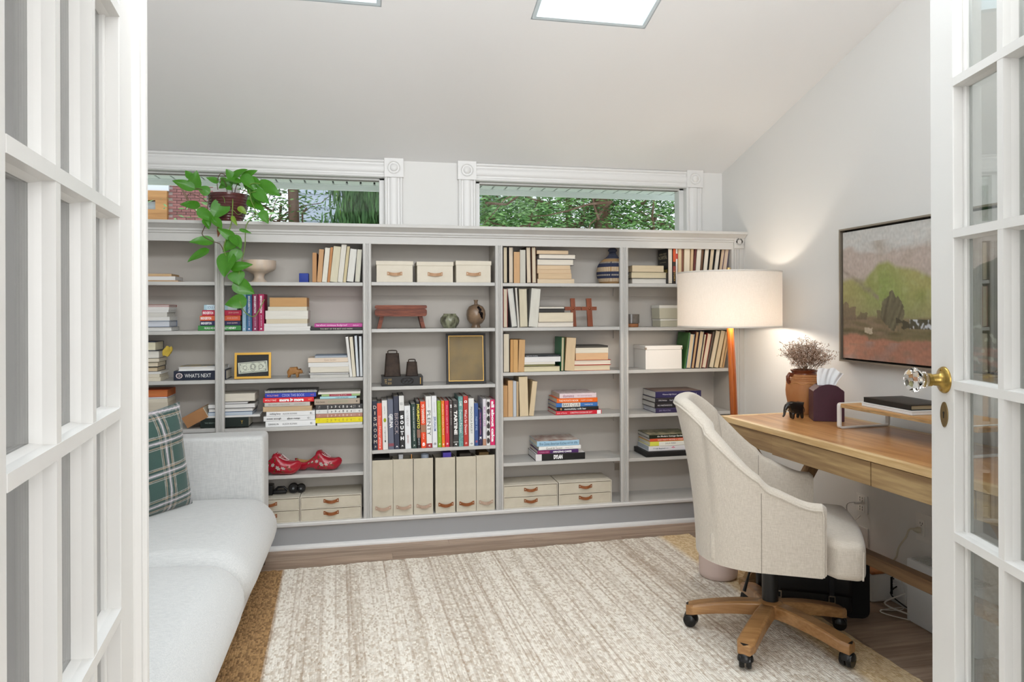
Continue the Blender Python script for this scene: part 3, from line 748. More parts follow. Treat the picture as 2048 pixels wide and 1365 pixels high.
def art(co):
    u = (yL-fw-g-co.y)/cw_; v = (zT-fw-g-co.z)/ch_
    U = u/.50; X = u*2.4
    nA = noise.noise(Vector((X*1.7, v*2.4, 2.3))); nB = noise.noise(Vector((X*5, v*8, 7.7))); nC = noise.noise(Vector((X*14, v*20, 1.1))); nD = noise.noise(Vector((X*5, v*34, 9))); nE = noise.noise(Vector((X*42, v*40, 4)))
    def mixv(a, b, t): t = max(0, min(1, t)); return tuple(x*(1-t)+y*t for x, y in zip(a, b))
    L_ = lin
    pale, mist, mist2 = L_('#c8c7c3'), L_('#b9aaa0'), L_('#a89a8c')
    c = mixv(pale, mist, (v-.13-.03*math.sin(U*3.2)-.04*nB-.02*nC)*26); c = mixv(c, mist2, max(0, nB)*1.0*(v > .1)); c = mixv(c, L_('#cdc4bc'), max(0, nC)*.5)
    pts = [(0, .36), (.12, .35), (.25, .37), (.36, .30), (.42, .25), (.52, .245), (.6, .29), (.75, .31), (.9, .35), (1.0, .40), (1.2, .5), (2.2, .5)]
    ht = .4
    for (a0, b0), (a1, b1) in zip(pts, pts[1:]):
        if a0 <= U <= a1: ht = b0+(b1-b0)*(U-a0)/(a1-a0)
    ht += .018*nC+.02*nB
    green = mixv(L_('#8b9856'), L_('#a39c66'), .45+nA*1.1); green = mixv(green, L_('#74823f'), max(0, nB)*1.1); green = mixv(green, L_('#a9ab78'), max(0, -nC)*.8)
    if U < .42: green = mixv(green, L_('#a59a66'), .55*(1-U/.42)+.2)
    green = mixv(green, L_('#8f8a68'), max(0, v-.50)*3.5)
    c = mixv(c, green, (v-ht)*24+.5*nC)
    sd_ = abs(v-(.30+.55*U))                                             # the grey-brown diagonal sweep on the left slope
    if U < .42: c = mixv(c, L_('#8c7f72'), .6*max(0, 1-sd_/(.035+.02*nB))*(1+nC))
    gnd = mixv(L_('#8a7861'), L_('#75674c'), .5+nD*1.1+.4*nB); gnd = mixv(gnd, L_('#7e7a4f'), max(0, nA)*.9*(v > .74))
    c = mixv(c, gnd, (v-.665-.02*nB-.006*nC)*40)
    if U < .17+.03*nB and .58+.05*nC < v < .70: c = mixv(c, L_('#7a6754'), .85)
    if .17 < U < .45 and .635+.03*nC < v < .69 and nB > -.25: c = mixv(c, L_('#6b5c49'), .8)
    r_ = ((U-.565-.02*nB)/.115)**2 + ((v-.63-.03*nC)/.125)**2 + .35*nC + .25*nE
    if r_ < 1.1+.3*nC: c = mixv(L_('#57503d'), L_('#7a735a'), .45+.9*noise.noise(Vector((X*30+v*14, v*5, 3))))
    if .60 < U < .76 and abs(v-.725) < .026+.03*nC and nB+nC > -.1: c = L_('#4c4636')
    if .74 < U < .98 and abs(v-.72) < .035: c = mixv(L_('#54503f'), L_('#c3c6cb'), (nE*.8+nC*.7+.15*nB-.12)*5)
    pink = mixv(L_('#c0866c'), L_('#a27562'), .4+nA+.5*nD); pink = mixv(pink, L_('#9c8d88'), max(0, nB)*1.6*(v > .86)); pink = mixv(pink, L_('#857463'), max(0, nC)*.7*(v > .88))
    c = mixv(c, mixv(c, L_('#4f4a33'), .5), max(0, 1-abs(v-.79)/.03)*max(0, .5+nD))
    c = mixv(c, pink, (v-.825-.02*nB-.012*nC+.02*(U < .3))*40)
    if .26 < U < .36+.03*nC and abs(v-.775) < .022+.01*nC: c = mixv(c, L_('#cbbca4'), .8)
    if U > 1.0: 
        k = max(0, min(1, (U-1.0)*5)); dk = mixv(L_('#3b4034'), L_('#5d5c48'), .5+nB+.4*nC)
        if v > .50-.25*min(1, (U-1)*1.8)+.05*nB: c = mixv(c, dk, k*.92)
        if v > .84: c = mixv(c, L_('#a06e5c'), max(0, nD+.2)*1.2)
        if .3 < nC and v > .7: c = mixv(c, L_('#b9c2b0'), .5)
    k = .93+.14*nE+.06*nD; return tuple(max(0, min(1, x*k)) for x in c)
paint(cv, art)

# ================================================================ office chair
linen = fabric('chair_linen', '#d3cabd', '#bdb3a5', 800, .25)
linl = linen
cwood = wood('chair_wood', '#8c6238', '#b58a5a', 'x', 9, .35, c3='#a0764a', coat=.2)
blk = mat('black_plastic', '#141415', .35); blk2 = mat('black_metal', '#1a1a1b', .3, .4)
CC = Vector((-.736, -1.454, .0)); CA = math.radians(-30)
chair = thing('office_chair', 'cream linen swivel chair with wooden five-star base on black castors', 'chair', CC, CA)
ZR = .0165
# star base
base = MB(); angs = [151, 222, 297, 359, 76]
for a_ in angs:
    a = math.radians(a_)-CA
    Mx = Matrix.Rotation(a, 4, 'Z')
    n_ = 10; top_ = []; 
    vs = []; 
    for i in range(n_+1):
        t_ = i/n_; x = .03+.285*t_; z = .150-.048*t_**1.7; h_b = .052-.016*t_; w_ = .027+.007*t_ - (.012 if i == n_ else 0)
        z0_ = z-h_b
        vs += [(x, -w_, z0_), (x, w_, z0_), (x, w_, z-.006), (x, w_-.008, z), (x, -w_+.008, z), (x, -w_, z-.006)]
    fs = []
    for i in range(n_):
        for k in range(6): fs.append((i*6+k, i*6+(k+1) % 6, (i+1)*6+(k+1) % 6, (i+1)*6+k))
    fs += [tuple(range(6))[::-1], tuple(range(n_*6, n_*6+6))]
    m_ = MB().add(vs, fs, 0, Mx); m_.build('base_arm', cwood, chair, bevel=.003)
    cx_, cy_ = .297*math.cos(a), .297*math.sin(a)
    cs = bpy.data.objects.new('castor', None); COL.objects.link(cs); cs.parent = chair; cs.location = (cx_, cy_, ZR); cs.rotation_euler = (0, 0, random.uniform(0, 6.28))
    MB().lathe([(.008, .045), (.008, .068), (.018, .07), (.018, .088)], 14).build('stem', blk2, cs)
    for k in (-1, 1):
        Mw = Matrix.Translation((0, k*.012, .026)) @ Matrix.Rotation(math.radians(90), 4, 'X')
        MB().lathe([(.012, -.009), (.024, -.009), (.026, -.005), (.026, .005), (.024, .009), (.012, .009)], 24, M=Mw).build('wheel', mat('castor_wheel', '#0d0d0e', .25), cs)
    hood = MB().lathe([(.0, .060), (.012, .058), (.022, .050), (.027, .038), (.028, .028)], 20, cap=False).build('hood', blk, cs)
MB().lathe([(.04, .095), (.045, .10), (.045, .150), (.036, .156), (0, .157)], 24).build('hub', cwood, chair)
MB().lathe([(.030, .150), (.031, .32), (.024, .325), (.024, .36)], 24).build('gas_column', blk, chair)
MB().rbox((0, 0, .355), (.13, .09, .022), .012, 3).build('mechanism', blk2, chair)
lv = MB().tube([(-.03, -.02, .35), (-.07, -.17, .335), (-.075, -.20, .325)], .005, 8); lv.tube([(-.075, -.20, .33), (-.095, -.225, .262)], [.007, .013], 8, squash=.5); lv.build('lever', blk2, chair)
# upholstered shell: U in plan, low arms rising to a tall back
ZS0 = .350
WS, DB, DFr = .272, .275, .160
def sm01(t): t = max(0, min(1, t)); return t*t*(3-2*t)
def ucurve(u):       # u -1..1 : near arm front -> back -> far arm front ; returns point, outward normal
    s = abs(u); sg = -1 if u < 0 else 1
    if s > .50:
        t_ = (s-.50)/.50; x = -.045 + (DFr+.045)*t_; y = WS*(1-.03*t_); nx_, ny_ = 0, 1
    else:
        a = (s/.50)*math.pi/2; x = -.045-(DB-.045)*math.cos(a)**.9 if s < .5 else -.045; y = WS*math.sin(a)**.8
        nx_, ny_ = -math.cos(a)/(DB-.045)*WS, math.sin(a)
        l_ = math.hypot(nx_, ny_); nx_ /= l_; ny_ /= l_
    return x, sg*y, nx_, sg*ny_
def top(u):
    s = abs(u)
    return .588 + .055*sm01((.95-s)/.45) + .275*sm01((.60-s)/.47)
def shell(u, v, off):
    """v 0 bottom..1 top; off: 0 outer, 1 inner"""
    x, y, nx_, ny_ = ucurve(u); zt__ = top(u); z = ZS0 + (zt__-ZS0)*v
    back = max(0, 1-abs(u)/.55)
    h = (z-ZS0)
    lean = -(.02*h + .22*h*h)*sm01(back*1.25) 
    flare = .012*h/.3*(abs(u) > .3)
    th_ = .052 + .004*back
    # narrowing of the back towards its crown
    k = 1-.06*sm01((z-.78)/.14)
    px_, py_ = x+nx_*flare+lean, (y+ny_*flare)*k
    return Vector((px_-nx_*th_*off, py_-ny_*th_*off, z))
NU, NV = 84, 16
body = MB(); ring = []
U_ = [-1+2*i/NU for i in range(NU+1)]
sec = []
for u in U_:
    row = [shell(u, v/NV, 0) for v in range(NV)]
    o, i2 = shell(u, 1, 0), shell(u, 1, 1); r_ = (i2-o)/2; c_ = (o+i2)/2
    rad = r_.length
    row += [c_ - r_.normalized()*rad*math.cos(math.pi*k/8) + Vector((0, 0, 1))*rad*.55*math.sin(math.pi*k/8) for k in range(9)]
    row += [shell(u, v/NV, 1) for v in range(NV-1, -1, -1)]
    sec.append(row)
nrow = len(sec[0]); vs = [p for r_ in sec for p in r_]
body.add(vs, [(i*nrow+j, (i+1)*nrow+j, (i+1)*nrow+j+1, i*nrow+j+1) for i in range(NU) for j in range(nrow-1)], smooth=True)
body.add(vs, [(i*nrow, i*nrow+nrow-1, (i+1)*nrow+nrow-1, (i+1)*nrow) for i in range(NU)])
# rounded arm fronts
for e, fl_ in ((0, False), (NU, True)):
    row = sec[e]; x0_ = row[0].x; a = [Vector(p) for p in row]; b_ = [Vector((p.x+.014, p.y*.985+ (0 if True else 0), ZS0+(p.z-ZS0)*.985)) for p in row]
    cpt = sum(b_, Vector())/len(b_); b_ = [cpt+(p-cpt)*.93 for p in b_]
    for p in b_: p.x = x0_+.014
    n_ = len(a); f1 = [(k, (k+1) % n_, n_+(k+1) % n_, n_+k) for k in range(n_)]; cap = tuple(range(n_, 2*n_))
    if fl_: body.add(a+b_, f1 + [cap], smooth=True)
    else: body.add(a+b_, [q_[::-1] for q_ in f1] + [cap[::-1]], smooth=True)
shell_o = body.build('upholstered_shell', linen, chair)
# welting along outer top edge and down the arm front, seams
wl_ = MB()
pts = [shell(u, .985, -.03) for u in U_]
pts = [shell(-1, v, -.02)+Vector((.004, 0, 0)) for v in (0.02, .3, .6, .9)] + pts + [shell(1, v, -.02)+Vector((.004, 0, 0)) for v in (.9, .6, .3, .02)]
wl_.tube(pts, .0038, 6)
wl_.build('piping', linen, chair)
for u in (-.52, .52):
    MB().tube([shell(u, v/10, -.005) for v in range(0, 10)], .0012, 5).build('seam', C('#8f867a', .9), chair)
    MB().tube([shell(u, v/10, 1.01) for v in range(3, 11)], .0012, 5).build('seam', C('#8f867a', .9), chair)
# bottom panel and seat cushion, T-shaped: wider in front of the arms
MB().prism([tuple(shell(u, 0, .3).xy) for u in U_], 'z', ZS0-.006, ZS0+.02).build('seat_base', linen, chair)
ct = .478
def cfn(p):
    z = p.z
    if z > 0: z += .022*(1-(p.x/.27)**2)*(1-(p.y/.27)**2)
    x = p.x; 
    if p.x > .1: x += .018*(1-(p.y/.26)**2)
    y = p.y*(1.0 if p.x > .16 else .86 if p.x < .14 else .86+.14*(p.x-.14)/.02)
    return (x, y, z)
MB().rbox((.040, 0, (ZS0-.004+ct)/2), (.255, .262, (ct-ZS0+.004)/2), .028, 5, fn=cfn).build('seat_cushion', linen, chair)
for s_ in (-1, 1):
    wl2 = MB().tube([(.2870, s_*.2535, ZS0+.004), (.2890, s_*.2545, ct-.026)], .0032, 6).build('piping', linen, chair)
# ================================================================ books
def pagemat(h):
    k = 'paper_'+h.lstrip('#')
    if k in _mats: return _mats[k]
    c = [int(h.lstrip('#')[i:i+2], 16) for i in (0, 2, 4)]; d = '#%02x%02x%02x' % tuple(int(x*.80) for x in c)
    return mat(k, h, .85, n=(26, .75), col2=d, stretch=(.25, 1, 45), bump=(900, .15, .0005))
ORD = ['first', 'second', 'third', 'fourth', 'fifth', 'sixth', 'seventh', 'eighth', 'ninth', 'tenth', 'eleventh', 'twelfth', 'thirteenth', 'fourteenth', 'fifteenth', 'sixteenth', 'seventeenth', 'eighteenth', 'nineteenth', 'twentieth', 'twenty-first', 'twenty-second', 'twenty-third', 'twenty-fourth', 'twenty-fifth']
def book(Mx, L_, T, D, cover, pages, spine, label, group, tb=.0022, over=.003, texts=(), bands=(), topcol=None, soft=False, cat='book', name='book'):
    """local x along the spine, z thickness, y into the shelf (front at y=0)."""
    root = thing(name, label, cat, group=group, M=Mx)
    cm = C(cover, .42); r = min(.003, T*.25)
    if soft: over = .0006; tb = .0008
    tb = min(tb, T*.22)
    if spine: pr = [(D, 0), (r, 0), (r*.3, r*.3), (0, r), (0, T-r), (r*.3, T-r*.3), (r, T), (D, T), (D, T-tb), (tb, T-tb), (tb, tb), (D, tb)]
    else: pr = [(0, 0), (0, tb), (D-tb, tb), (D-tb, T-tb), (0, T-tb), (0, T), (D-r, T), (D-r*.3, T-r*.3), (D, T-r), (D, r), (D-r*.3, r*.3), (D-r, 0)]
    MB().prism(pr[::-1], 'x', 0, L_).build('cover', cm, root)
    if spine: pg = MB().box((over, tb, tb), (L_-over, D-over, T-tb))
    elif soft: pg = MB().box((over, 0.0004, tb), (L_-over, D-tb, T-tb))
    else:
        c_ = .0025; pg = MB().prism([(over, tb), (D-tb, tb), (D-tb, T-tb), (over, T-tb), (over+c_*.7, T*.75), (over+c_, T*.5), (over+c_*.7, T*.25)][::-1], 'x', over, L_-over)
    pg.build('pages', pagemat(pages), root)
    e = -.0004
    for (a, b, col) in bands:      # printed panels wrapped on the spine, fractions of its length
        MB().box((L_*a, e, T*.02), (L_*b, .0002, T*.98)).build('spine_panel', C(col, .45), root)
    for tx in texts:               # (string, centre along spine 0..1, width frac, height frac, colour, bold, mode)
        s_, c0, wf, hf, col, bold, mode = tx
        if mode == 'h': Mt = TM((L_*c0, e*2, T*.5), (1, 0, 0), (0, 0, 1)); text(s_, root, Mt, L_*wf, T*hf, C(col, .5), bold)
        elif mode == 'v': Mt = TM((L_*c0, e*2, T*.5), (-1, 0, 0), (0, 0, -1)); text(s_, root, Mt, L_*wf, T*hf, C(col, .5), bold)
        elif mode == 'u':          # upright letters one over another (local x is up)
            n_ = len(s_)
            for i, ch in enumerate(s_):
                cc = c0+wf/2-wf*(i+.5)/n_; Mt = TM((L_*cc, e*2, T*.5), (0, 0, -1), (1, 0, 0)); text(ch, root, Mt, T*hf*(.25 if ch == 'I' else 1), min(L_*wf/n_*.68, T*hf*1.15), C(col, .5), bold)
        elif mode == 'r':          # rotated letters along a flat spine
            n_ = len(s_)
            for i, ch in enumerate(s_):
                cc = c0-wf/2+wf*(i+.5)/n_; Mt = TM((L_*cc, e*2, T*.5), (0, 0, -1), (1, 0, 0)); text(ch, root, Mt, T*hf, L_*wf/n_*.35, C(col, .5), bold)
    if topcol: MB().box((.001, .001, T-.0001), (L_-.001, D-.001, T+.0005)).build('cover_print', topcol, root)
    return root
YFB = .022
def stack(bay, shelf, items, place, group, Y=YFB, zbase=None, jitter=.004, D=.15):
    """items top -> bottom: dict(x0,x1,y0,y1,desc,cover,pages,spine...)"""
    z = (SZ[bay][shelf] if zbase is None else zbase); n = len(items); out = []
    for k, it in enumerate(reversed(items)):
        y = it.get('Y', Y); a, b = at(it['x0'], it['y1'], Y=y), at(it['x1'], it['y0'], Y=y)
        T = max(.005, (at(it['x0'], it['y0'], Y=y).z - a.z)); L_ = b.x-a.x; i = n-1-k; a.x = max(a.x, XMIN.get(bay, -9)); a.x = min(a.x, XMAX.get(bay, 9)-L_)
        o_ = 'top' if i == 0 else 'bottom' if i == n-1 else ORD[i]+' from top'
        lab = it.get('label') or ('%s, %s %s' % (it['desc'], o_, place))
        Mx = Matrix.Translation((a.x, y+random.uniform(0, jitter), z+.0002)) @ Matrix.Rotation(math.radians(it.get('rot', 0)), 4, 'Z')
        d = it.get('D', D)
        out.append(book(Mx, L_, T-.0003, min(d, YBK-.014-y-jitter), it['cover'], it.get('pages', '#e6ddca'), it.get('spine', False), lab, group, texts=it.get('texts', ()), bands=it.get('bands', ()), soft=it.get('soft', not it.get('spine', False) and not it.get('hard', False)), topcol=it.get('topcol')))
        z += T
    return out, z
def rowb(bay, shelf, items, place, group, Y=YFB, D=.15):
    """upright books, left -> right: (xb0, xb1, ytop, lean px at top, desc, cover, pages, spine, extra)"""
    zs = SZ[bay][shelf]; n = len(items); out = []
    for i, it in enumerate(items):
        xb0, xb1, yt, sh, desc, cover, pages, spine = it[:8]; ex = it[8] if len(it) > 8 else {}
        y = ex.get('Y', Y); yb = yt+80
        a, b, tp = at(xb0, yt, Y=y), at(xb1, yt, Y=y), at(xb0, yt, Y=y)
        h = tp.z-zs; dx = sh*(b.x-a.x)/(xb1-xb0); ang = math.atan2(dx, h); L_ = h/math.cos(ang)-abs(math.sin(ang))*(b.x-a.x)*.5; T = (b.x-a.x)*math.cos(ang)
        lo, hi = a.x+min(0, dx), b.x+max(0, dx); q_ = max(0, XMIN.get(bay, -9)-lo)-max(0, hi-XMAX.get(bay, 9)); a.x += q_; b.x += q_
        Bm = Matrix(((0, 0, -1), (0, 1, 0), (1, 0, 0))).to_4x4()
        Ry = Matrix.Rotation(ang, 4, 'Y')
        if ang >= 0: org = Vector((b.x, y, zs+.0002))
        else: org = Vector((a.x, y, zs+.0002)) + (Ry @ Vector((T, 0, 0)))
        Mx = Matrix.Translation(org) @ Ry @ Bm
        o_ = ORD[i]+' from left' if i < n-1 or n < 3 else 'rightmost'
        if i == 0 and n > 1: o_ = 'leftmost'
        lab = ex.get('label') or ('%s, %s %s' % (desc, o_, place))
        out.append(book(Mx, L_, T-.0004, min(ex.get('D', D), YBK-.014-y), cover, pages, spine, lab, group, texts=ex.get('texts', ()), bands=ex.get('bands', ()), soft=ex.get('soft', not spine and not ex.get('hard', False))))
    return out
XMIN = {2: bays[2][0]+.0012, 3: bays[3][0]+.0012}; XMAX = {1: bays[1][1]-.0012, 2: bays[2][1]-.0012, 4: XR-.001}
def it(x0, x1, y0, y1, desc, cover, pages='#e9e2d2', **k): return dict(x0=x0, x1=x1, y0=y0, y1=y1, desc=desc, cover=cover, pages=pages, **k)
W_ = '#eceae6'; CR = '#e8dfcb'; TN = '#d9b88c'; TN2 = '#c9986a'
# --- bay 0
P = 'on far-left top shelf'; G = 'books on the far-left top shelf'
stack(0, 0, [it(262, 343, 547.5, 552.5, 'thin tan paperback', '#b07a55', TN), it(266, 350.5, 552.5, 561, 'white-paged book', '#b98b72', W_), it(262, 356, 561, 563.4, 'thin brown booklet', '#a77257', TN)], P, G)
P = 'of white stack, far-left second shelf'; G = 'white books on the far-left second shelf'
stack(0, 1, [it(268, 338, 609, 613.5, 'red-covered book', '#a8483c', W_, hard=True), it(270, 338, 613.5, 619.5, 'white book', '#dcdad6', W_), it(266, 337, 619.5, 624.5, 'thin white book', '#d5d5d3', W_), it(266, 334, 624.5, 633.5, 'greyish paperback', '#cfcdc8', '#dfdcd5'),
  it(262, 339, 633.5, 641.5, 'white book', '#e5e2dc', W_), it(262, 339, 641.5, 654, 'thick pale blue book', '#5e6f8c', '#d6dae2', hard=True), it(258, 343, 654, 662.6, 'wide white book', '#9a9a98', W_, hard=True)], P, G)
P = 'of colourful stack behind first upright'; G = 'colourful novels stacked behind the first upright'
def rt(a, b, ca='#ffffff'): return ((a, .15, .26, .5, ca, .02, 'h'), (b, .80, .26, .36, '#f2c9c4', 0, 'h'))
stack(0, 1, [it(408, 474, 609.8, 620.6, 'pale blue patterned book', '#a9c6d3', spine=True, bands=((.08, .42, '#c9dbe4'), (.72, 1, '#c8d0d4')), texts=(('SOUL OF', .25, .3, .5, '#5a7f9c', 0, 'h'),)),
  it(404, 482.5, 620.6, 631.6, 'crimson book', '#c42a4b', spine=True, texts=rt('BRIDGERTON', 'JULIA QUINN')), it(399.6, 480.5, 631.6, 642.2, 'orange book', '#d9653f', spine=True, texts=rt('BRIDGERTON', 'JULIA QUINN')),
  it(400.4, 480, 642.2, 651.6, 'dark navy book', '#2d2b55', spine=True, texts=rt('BRIDGERTON', 'JULIA QUINN')), it(396, 481.5, 651.6, 662, 'green book', '#3f8a45', spine=True, texts=(('PEOPLE WE MEET', .30, .3, .36, '#ffffff', .01, 'h'), ('EMILY HENRY', .72, .34, .42, '#ffffff', .02, 'h')))],
  P, G, Y=.026, D=.125)
P = 'in left stack, far-left third shelf'; G = 'books on the far-left third shelf'
stack(0, 2, [it(255, 311, 682, 700, 'cream thick book with blue cover', '#2e3b55', '#e7e0c4', hard=True), it(255, 318, 701, 716.8, 'white book with yellow tie', '#3a3a42', '#ece9df', hard=True), it(255, 318, 717, 724, 'cream paperback', '#c8b894', CR), it(255, 316, 724, 734, 'cream book', '#27282b', '#e5d8bf', hard=True),
  it(255, 315, 734, 743.5, 'tan-paged book', '#2c2a2a', '#ddc9a8', hard=True), it(255, 322, 743.5, 748.5, 'thin white paperback', '#e5dfd2', W_), it(255, 319, 748.5, 755, 'cream paperback', '#d9cdb5', CR), it(255, 321, 755, 762.8, 'cream book', '#d5cab4', CR)], P, G)
# yellow scarf tied round the second book
sc = MB()
def scf(u, v):
    a = u*6.28; w = .012+.010*math.sin(v*3.1); x = .02*math.sin(a*2+v*5)*.5; return (-.004+w*math.cos(a)*1.1+.012*v+.003*noise.noise(Vector((u*9, v*9, 2))), .010*math.sin(a)+.004*math.sin(a*3), .048*(v-.5)+.004*math.cos(a*3))
ps = at(334, 703, Y=.03); sc.grid(scf, 24, 16, closeu=True)
tag(sc.build('ribbon', mat('mustard_cloth', '#cdb24c', .9, n=(60, .6), col2='#a78a2f'), loc=ps), 'mustard yellow ribbon knotted on the books at far left', 'ribbon')
P = 'of pair, far-left third shelf'; G = 'pair of books beside the first upright'
stack(0, 2, [it(356, 446, 734, 742.4, 'white book with blue and yellow cover', '#e6e8e8', W_, hard=True, topcol=mat('blue_yellow_print', '#3a6ea3', .4, n=(26, 1), col2='#d9b844')),
  it(347, 452, 742.4, 761.5, 'thick navy book, white capitals', '#1f2638', spine=True, texts=(("WHAT'S NEXT", .46, .50, .42, '#f0f0ee', 0, 'h'), ('O', .105, .13, .60, '#e8d9d6', 0, 'h'), ('CB', .105, .05, .26, '#e8d9d6', 0, 'h')))], P, G, Y=.024, D=.16)
P = 'in left stack, far-left fourth shelf'; G = 'books on the far-left fourth shelf'
stack(0, 3, [it(258, 335, 778.5, 792.6, 'orange book', '#c8602e', '#cf7a45', hard=True), it(255, 334, 793, 796, 'thin blue-edged book', '#4c6fae', W_), it(255, 335, 796, 804, 'cream booklet', '#d6cdbb', CR), it(255, 336, 804, 820, 'thick cream book', '#d4c9b5', '#ddd2be'), it(255, 338, 820, 840, 'thick cream book', '#cfc4b2', '#dcd3c3'), it(255, 338, 840, 860, 'thick cream book', '#cfc4b2', '#dcd3c3')], P, G)
# brown box lid leaning
p0 = at(375, 851, Y=.03); p1 = at(416, 829, Y=.03); an = math.atan2(p1.z-p0.z, p1.x-p0.x)
lb = thing('book', 'tan cardboard book leaning against the black album at far left', 'book', M=Matrix.Translation((p0.x, .03, SZ[0][3]+.0045)) @ Matrix.Rotation(-an, 4, 'Y'))
MB().box((0, 0, .0), (.115, .14, .06)).build('cover', C('#a5764c', .7), lb); MB().box((.1152, .002, .003), (.118, .138, .057)).build('pages', pagemat('#d8cdb8'), lb)
P = 'of stack behind first upright, fourth shelf'; G = 'books stacked behind the first upright, fourth shelf'
stack(1, 3, [it(440, 509.5, 789.5, 805, 'thick white-paged book', '#d5cfc0', '#e6dfcf'), it(430, 496, 805, 810.5, 'thin white book', '#2b2b2b', W_, hard=True), it(416, 509.5, 811, 818.5, 'white book', '#c8c6c2', W_), it(416, 506, 819.5, 827.5, 'white book, dark cover', '#33373b', W_, hard=True), it(416, 504.5, 827.5, 834, 'blue and white magazine', '#4c7ab8', '#c9d4de'),
   it(402, 520, 834, 838.4, 'wide white folder', '#dcdcda', W_, D=.17), it(400.5, 497, 838.4, 858.8, 'black-green book, gold emblem', '#16211d', spine=True, texts=(('THE GREAT GREEN BOOK', .3, .42, .12, '#8a9a8f', 0, 'h'), ('Y', .86, .05, .34, '#b7963f', .02, 'h')))], P, G, Y=.03, D=.15, zbase=max(SZ[0][3], SZ[1][3]))
# --- bay 1 top: upright leaning row
P = 'in row beside blue cube'; G = 'books leaning right, second bay top shelf'
def z2(x): return 280+x/4.265
rowb(1, 0, [(z2(1468), z2(1505), 505.7, 0.5, 'brown-edged paperback', '#8d5f45', TN2, False), (z2(1507), z2(1548), 498.7, 5, 'tan paperback', '#b5875e', '#d2a67a', False), (z2(1550), z2(1592), 495.6, 7, 'cream paperback', '#d9d0bd', '#ebe6d8', False),
  (z2(1595), z2(1617), 494.5, 7, 'narrow orange-tan paperback', '#a5673d', '#c98f5f', False), (z2(1618), z2(1681), 492.8, 8, 'thick yellowish paperback', '#cabf9c', '#dfd7bd', False), (z2(1683), z2(1727), 488.8, 8.5, 'tall white paperback', '#d8d4c8', '#e7e2d6', False),
  (z2(1730), z2(1755), 492.8, 8.5, 'narrow yellowed paperback', '#c1ae85', '#d8c9a2', False), (z2(1757), z2(1822), 497, 8, 'white-paged hardback', '#353230', '#eae8e0', False, dict(hard=True)), (z2(1828), z2(1876), 498, 5, 'off-white paperback', '#3b3835', '#e0dccb', False, dict(hard=True))], P, G)
P = 'beside pale stack, second shelf'; G = 'upright novels behind the hanging plant'
def vt(a, b, col='#f4f2f5'): return ((a, .72, .46, .34, col, .02, 'v'), (b, .28, .30, .26, '#d9c6d8', 0, 'v'), ('e', .06, .05, .3, '#e6d9e6', .02, 'v'))
rowb(1, 1, [(484, 492, 589, 0, 'light blue novel', '#8fb2c6', CR, True, dict(texts=vt('BRIDGERTON', 'JULIA QUINN'))), (492.4, 503.4, 589, 0, 'blue novel', '#35678f', CR, True, dict(texts=vt('BRIDGERTON', 'JULIA QUINN'))),
  (504.2, 515.4, 589, 0, 'maroon novel', '#8a2f55', CR, True, dict(texts=vt('BRIDGERTON', 'JULIA QUINN'))), (516, 528, 588.6, 0, 'magenta novel', '#a51f52', CR, True, dict(texts=vt('BRIDGERTON', 'JULIA QUINN')))], P, G, D=.125)
P = 'of pale stack, second shelf'; G = 'pale books stacked in the second bay'
stack(1, 1, [it(539, 613.5, 594, 612.4, 'thick tan-paged book', '#b98a55', '#cfa26e', spine=False), it(535.6, 614, 612.6, 620.4, 'cream book', '#d5cdb8', '#e3dcc9'), it(530.4, 616, 620.6, 637.7, 'thick white book', '#d9d4c6', '#ece8de'), it(532, 614.6, 637.7, 646.6, 'cream paperback', '#cfc1a4', '#dfd3b9'), it(528, 615, 646.9, 652.8, 'thin white book', '#d9d6cf', W_), it(527, 621, 652.8, 661.6, 'wide white book', '#d9d6cf', W_)], P, G)
P = 'of flat pair, second shelf'; G = 'two flat cookbooks in the second bay'
stack(1, 1, [it(629, 724.6, 647, 655, 'magenta cookbook, white lettering', '#b8408f', spine=True, texts=(('barefoot contessa foolproof', .36, .64, .6, '#f3d2e8', .01, 'h'), ('clarkson', .86, .12, .4, '#f3d2e8', 0, 'h'))), it(620, 724.8, 655, 661.2, 'black book, small white lettering', '#262626', spine=True, texts=(('THE BEST OF THE BEST AND MORE', .5, .62, .4, '#d7cfc0', 0, 'h'),))], P, G, D=.17)
P = 'of stack by carved bear'; G = 'pale books beside the carved bear'
stack(1, 2, [it(629, 695, 712, 716.4, 'thin bluish book', '#8796a8', '#cfd5da', hard=True), it(616, 696, 716.7, 726.4, 'beige book', '#dbc9b5', '#dfcfbb', spine=True, texts=(('Quiet Garden', .55, .3, .4, '#a98f76', 0, 'h'),)), it(616.5, 697, 726.6, 735.5, 'white book', '#d8d5cf', W_), it(620, 698, 735.5, 746.6, 'cream book', '#d0c6b2', '#e8e1d2'), it(617, 698.5, 746.6, 751, 'thin white book', '#5a5a5a', W_, hard=True), it(620, 698.5, 751, 757.4, 'grey-white book', '#bdbab3', '#d5d2cb')], P, G)
P = 'right of bear, third shelf'; G = 'four books leaning left by the second upright'
rowb(1, 2, [(z2(1788), z2(1812), 674, -8.5, 'narrow white paperback', '#b5afa5', W_, False), (z2(1813), z2(1842), 674, -6.5, 'cream paperback', '#c9bfac', CR, False), (z2(1844), z2(1872), 671, -4.5, 'white hardback, black boards', '#26282c', '#e7ebf0', False, dict(hard=True)), (z2(1874), z2(1902), 672, -2, 'bright white hardback', '#3c3d40', '#eef0f2', False, dict(hard=True))], P, G)
P = 'of left cookbook stack, fourth shelf'; G = 'left cookbook stack in the second bay'
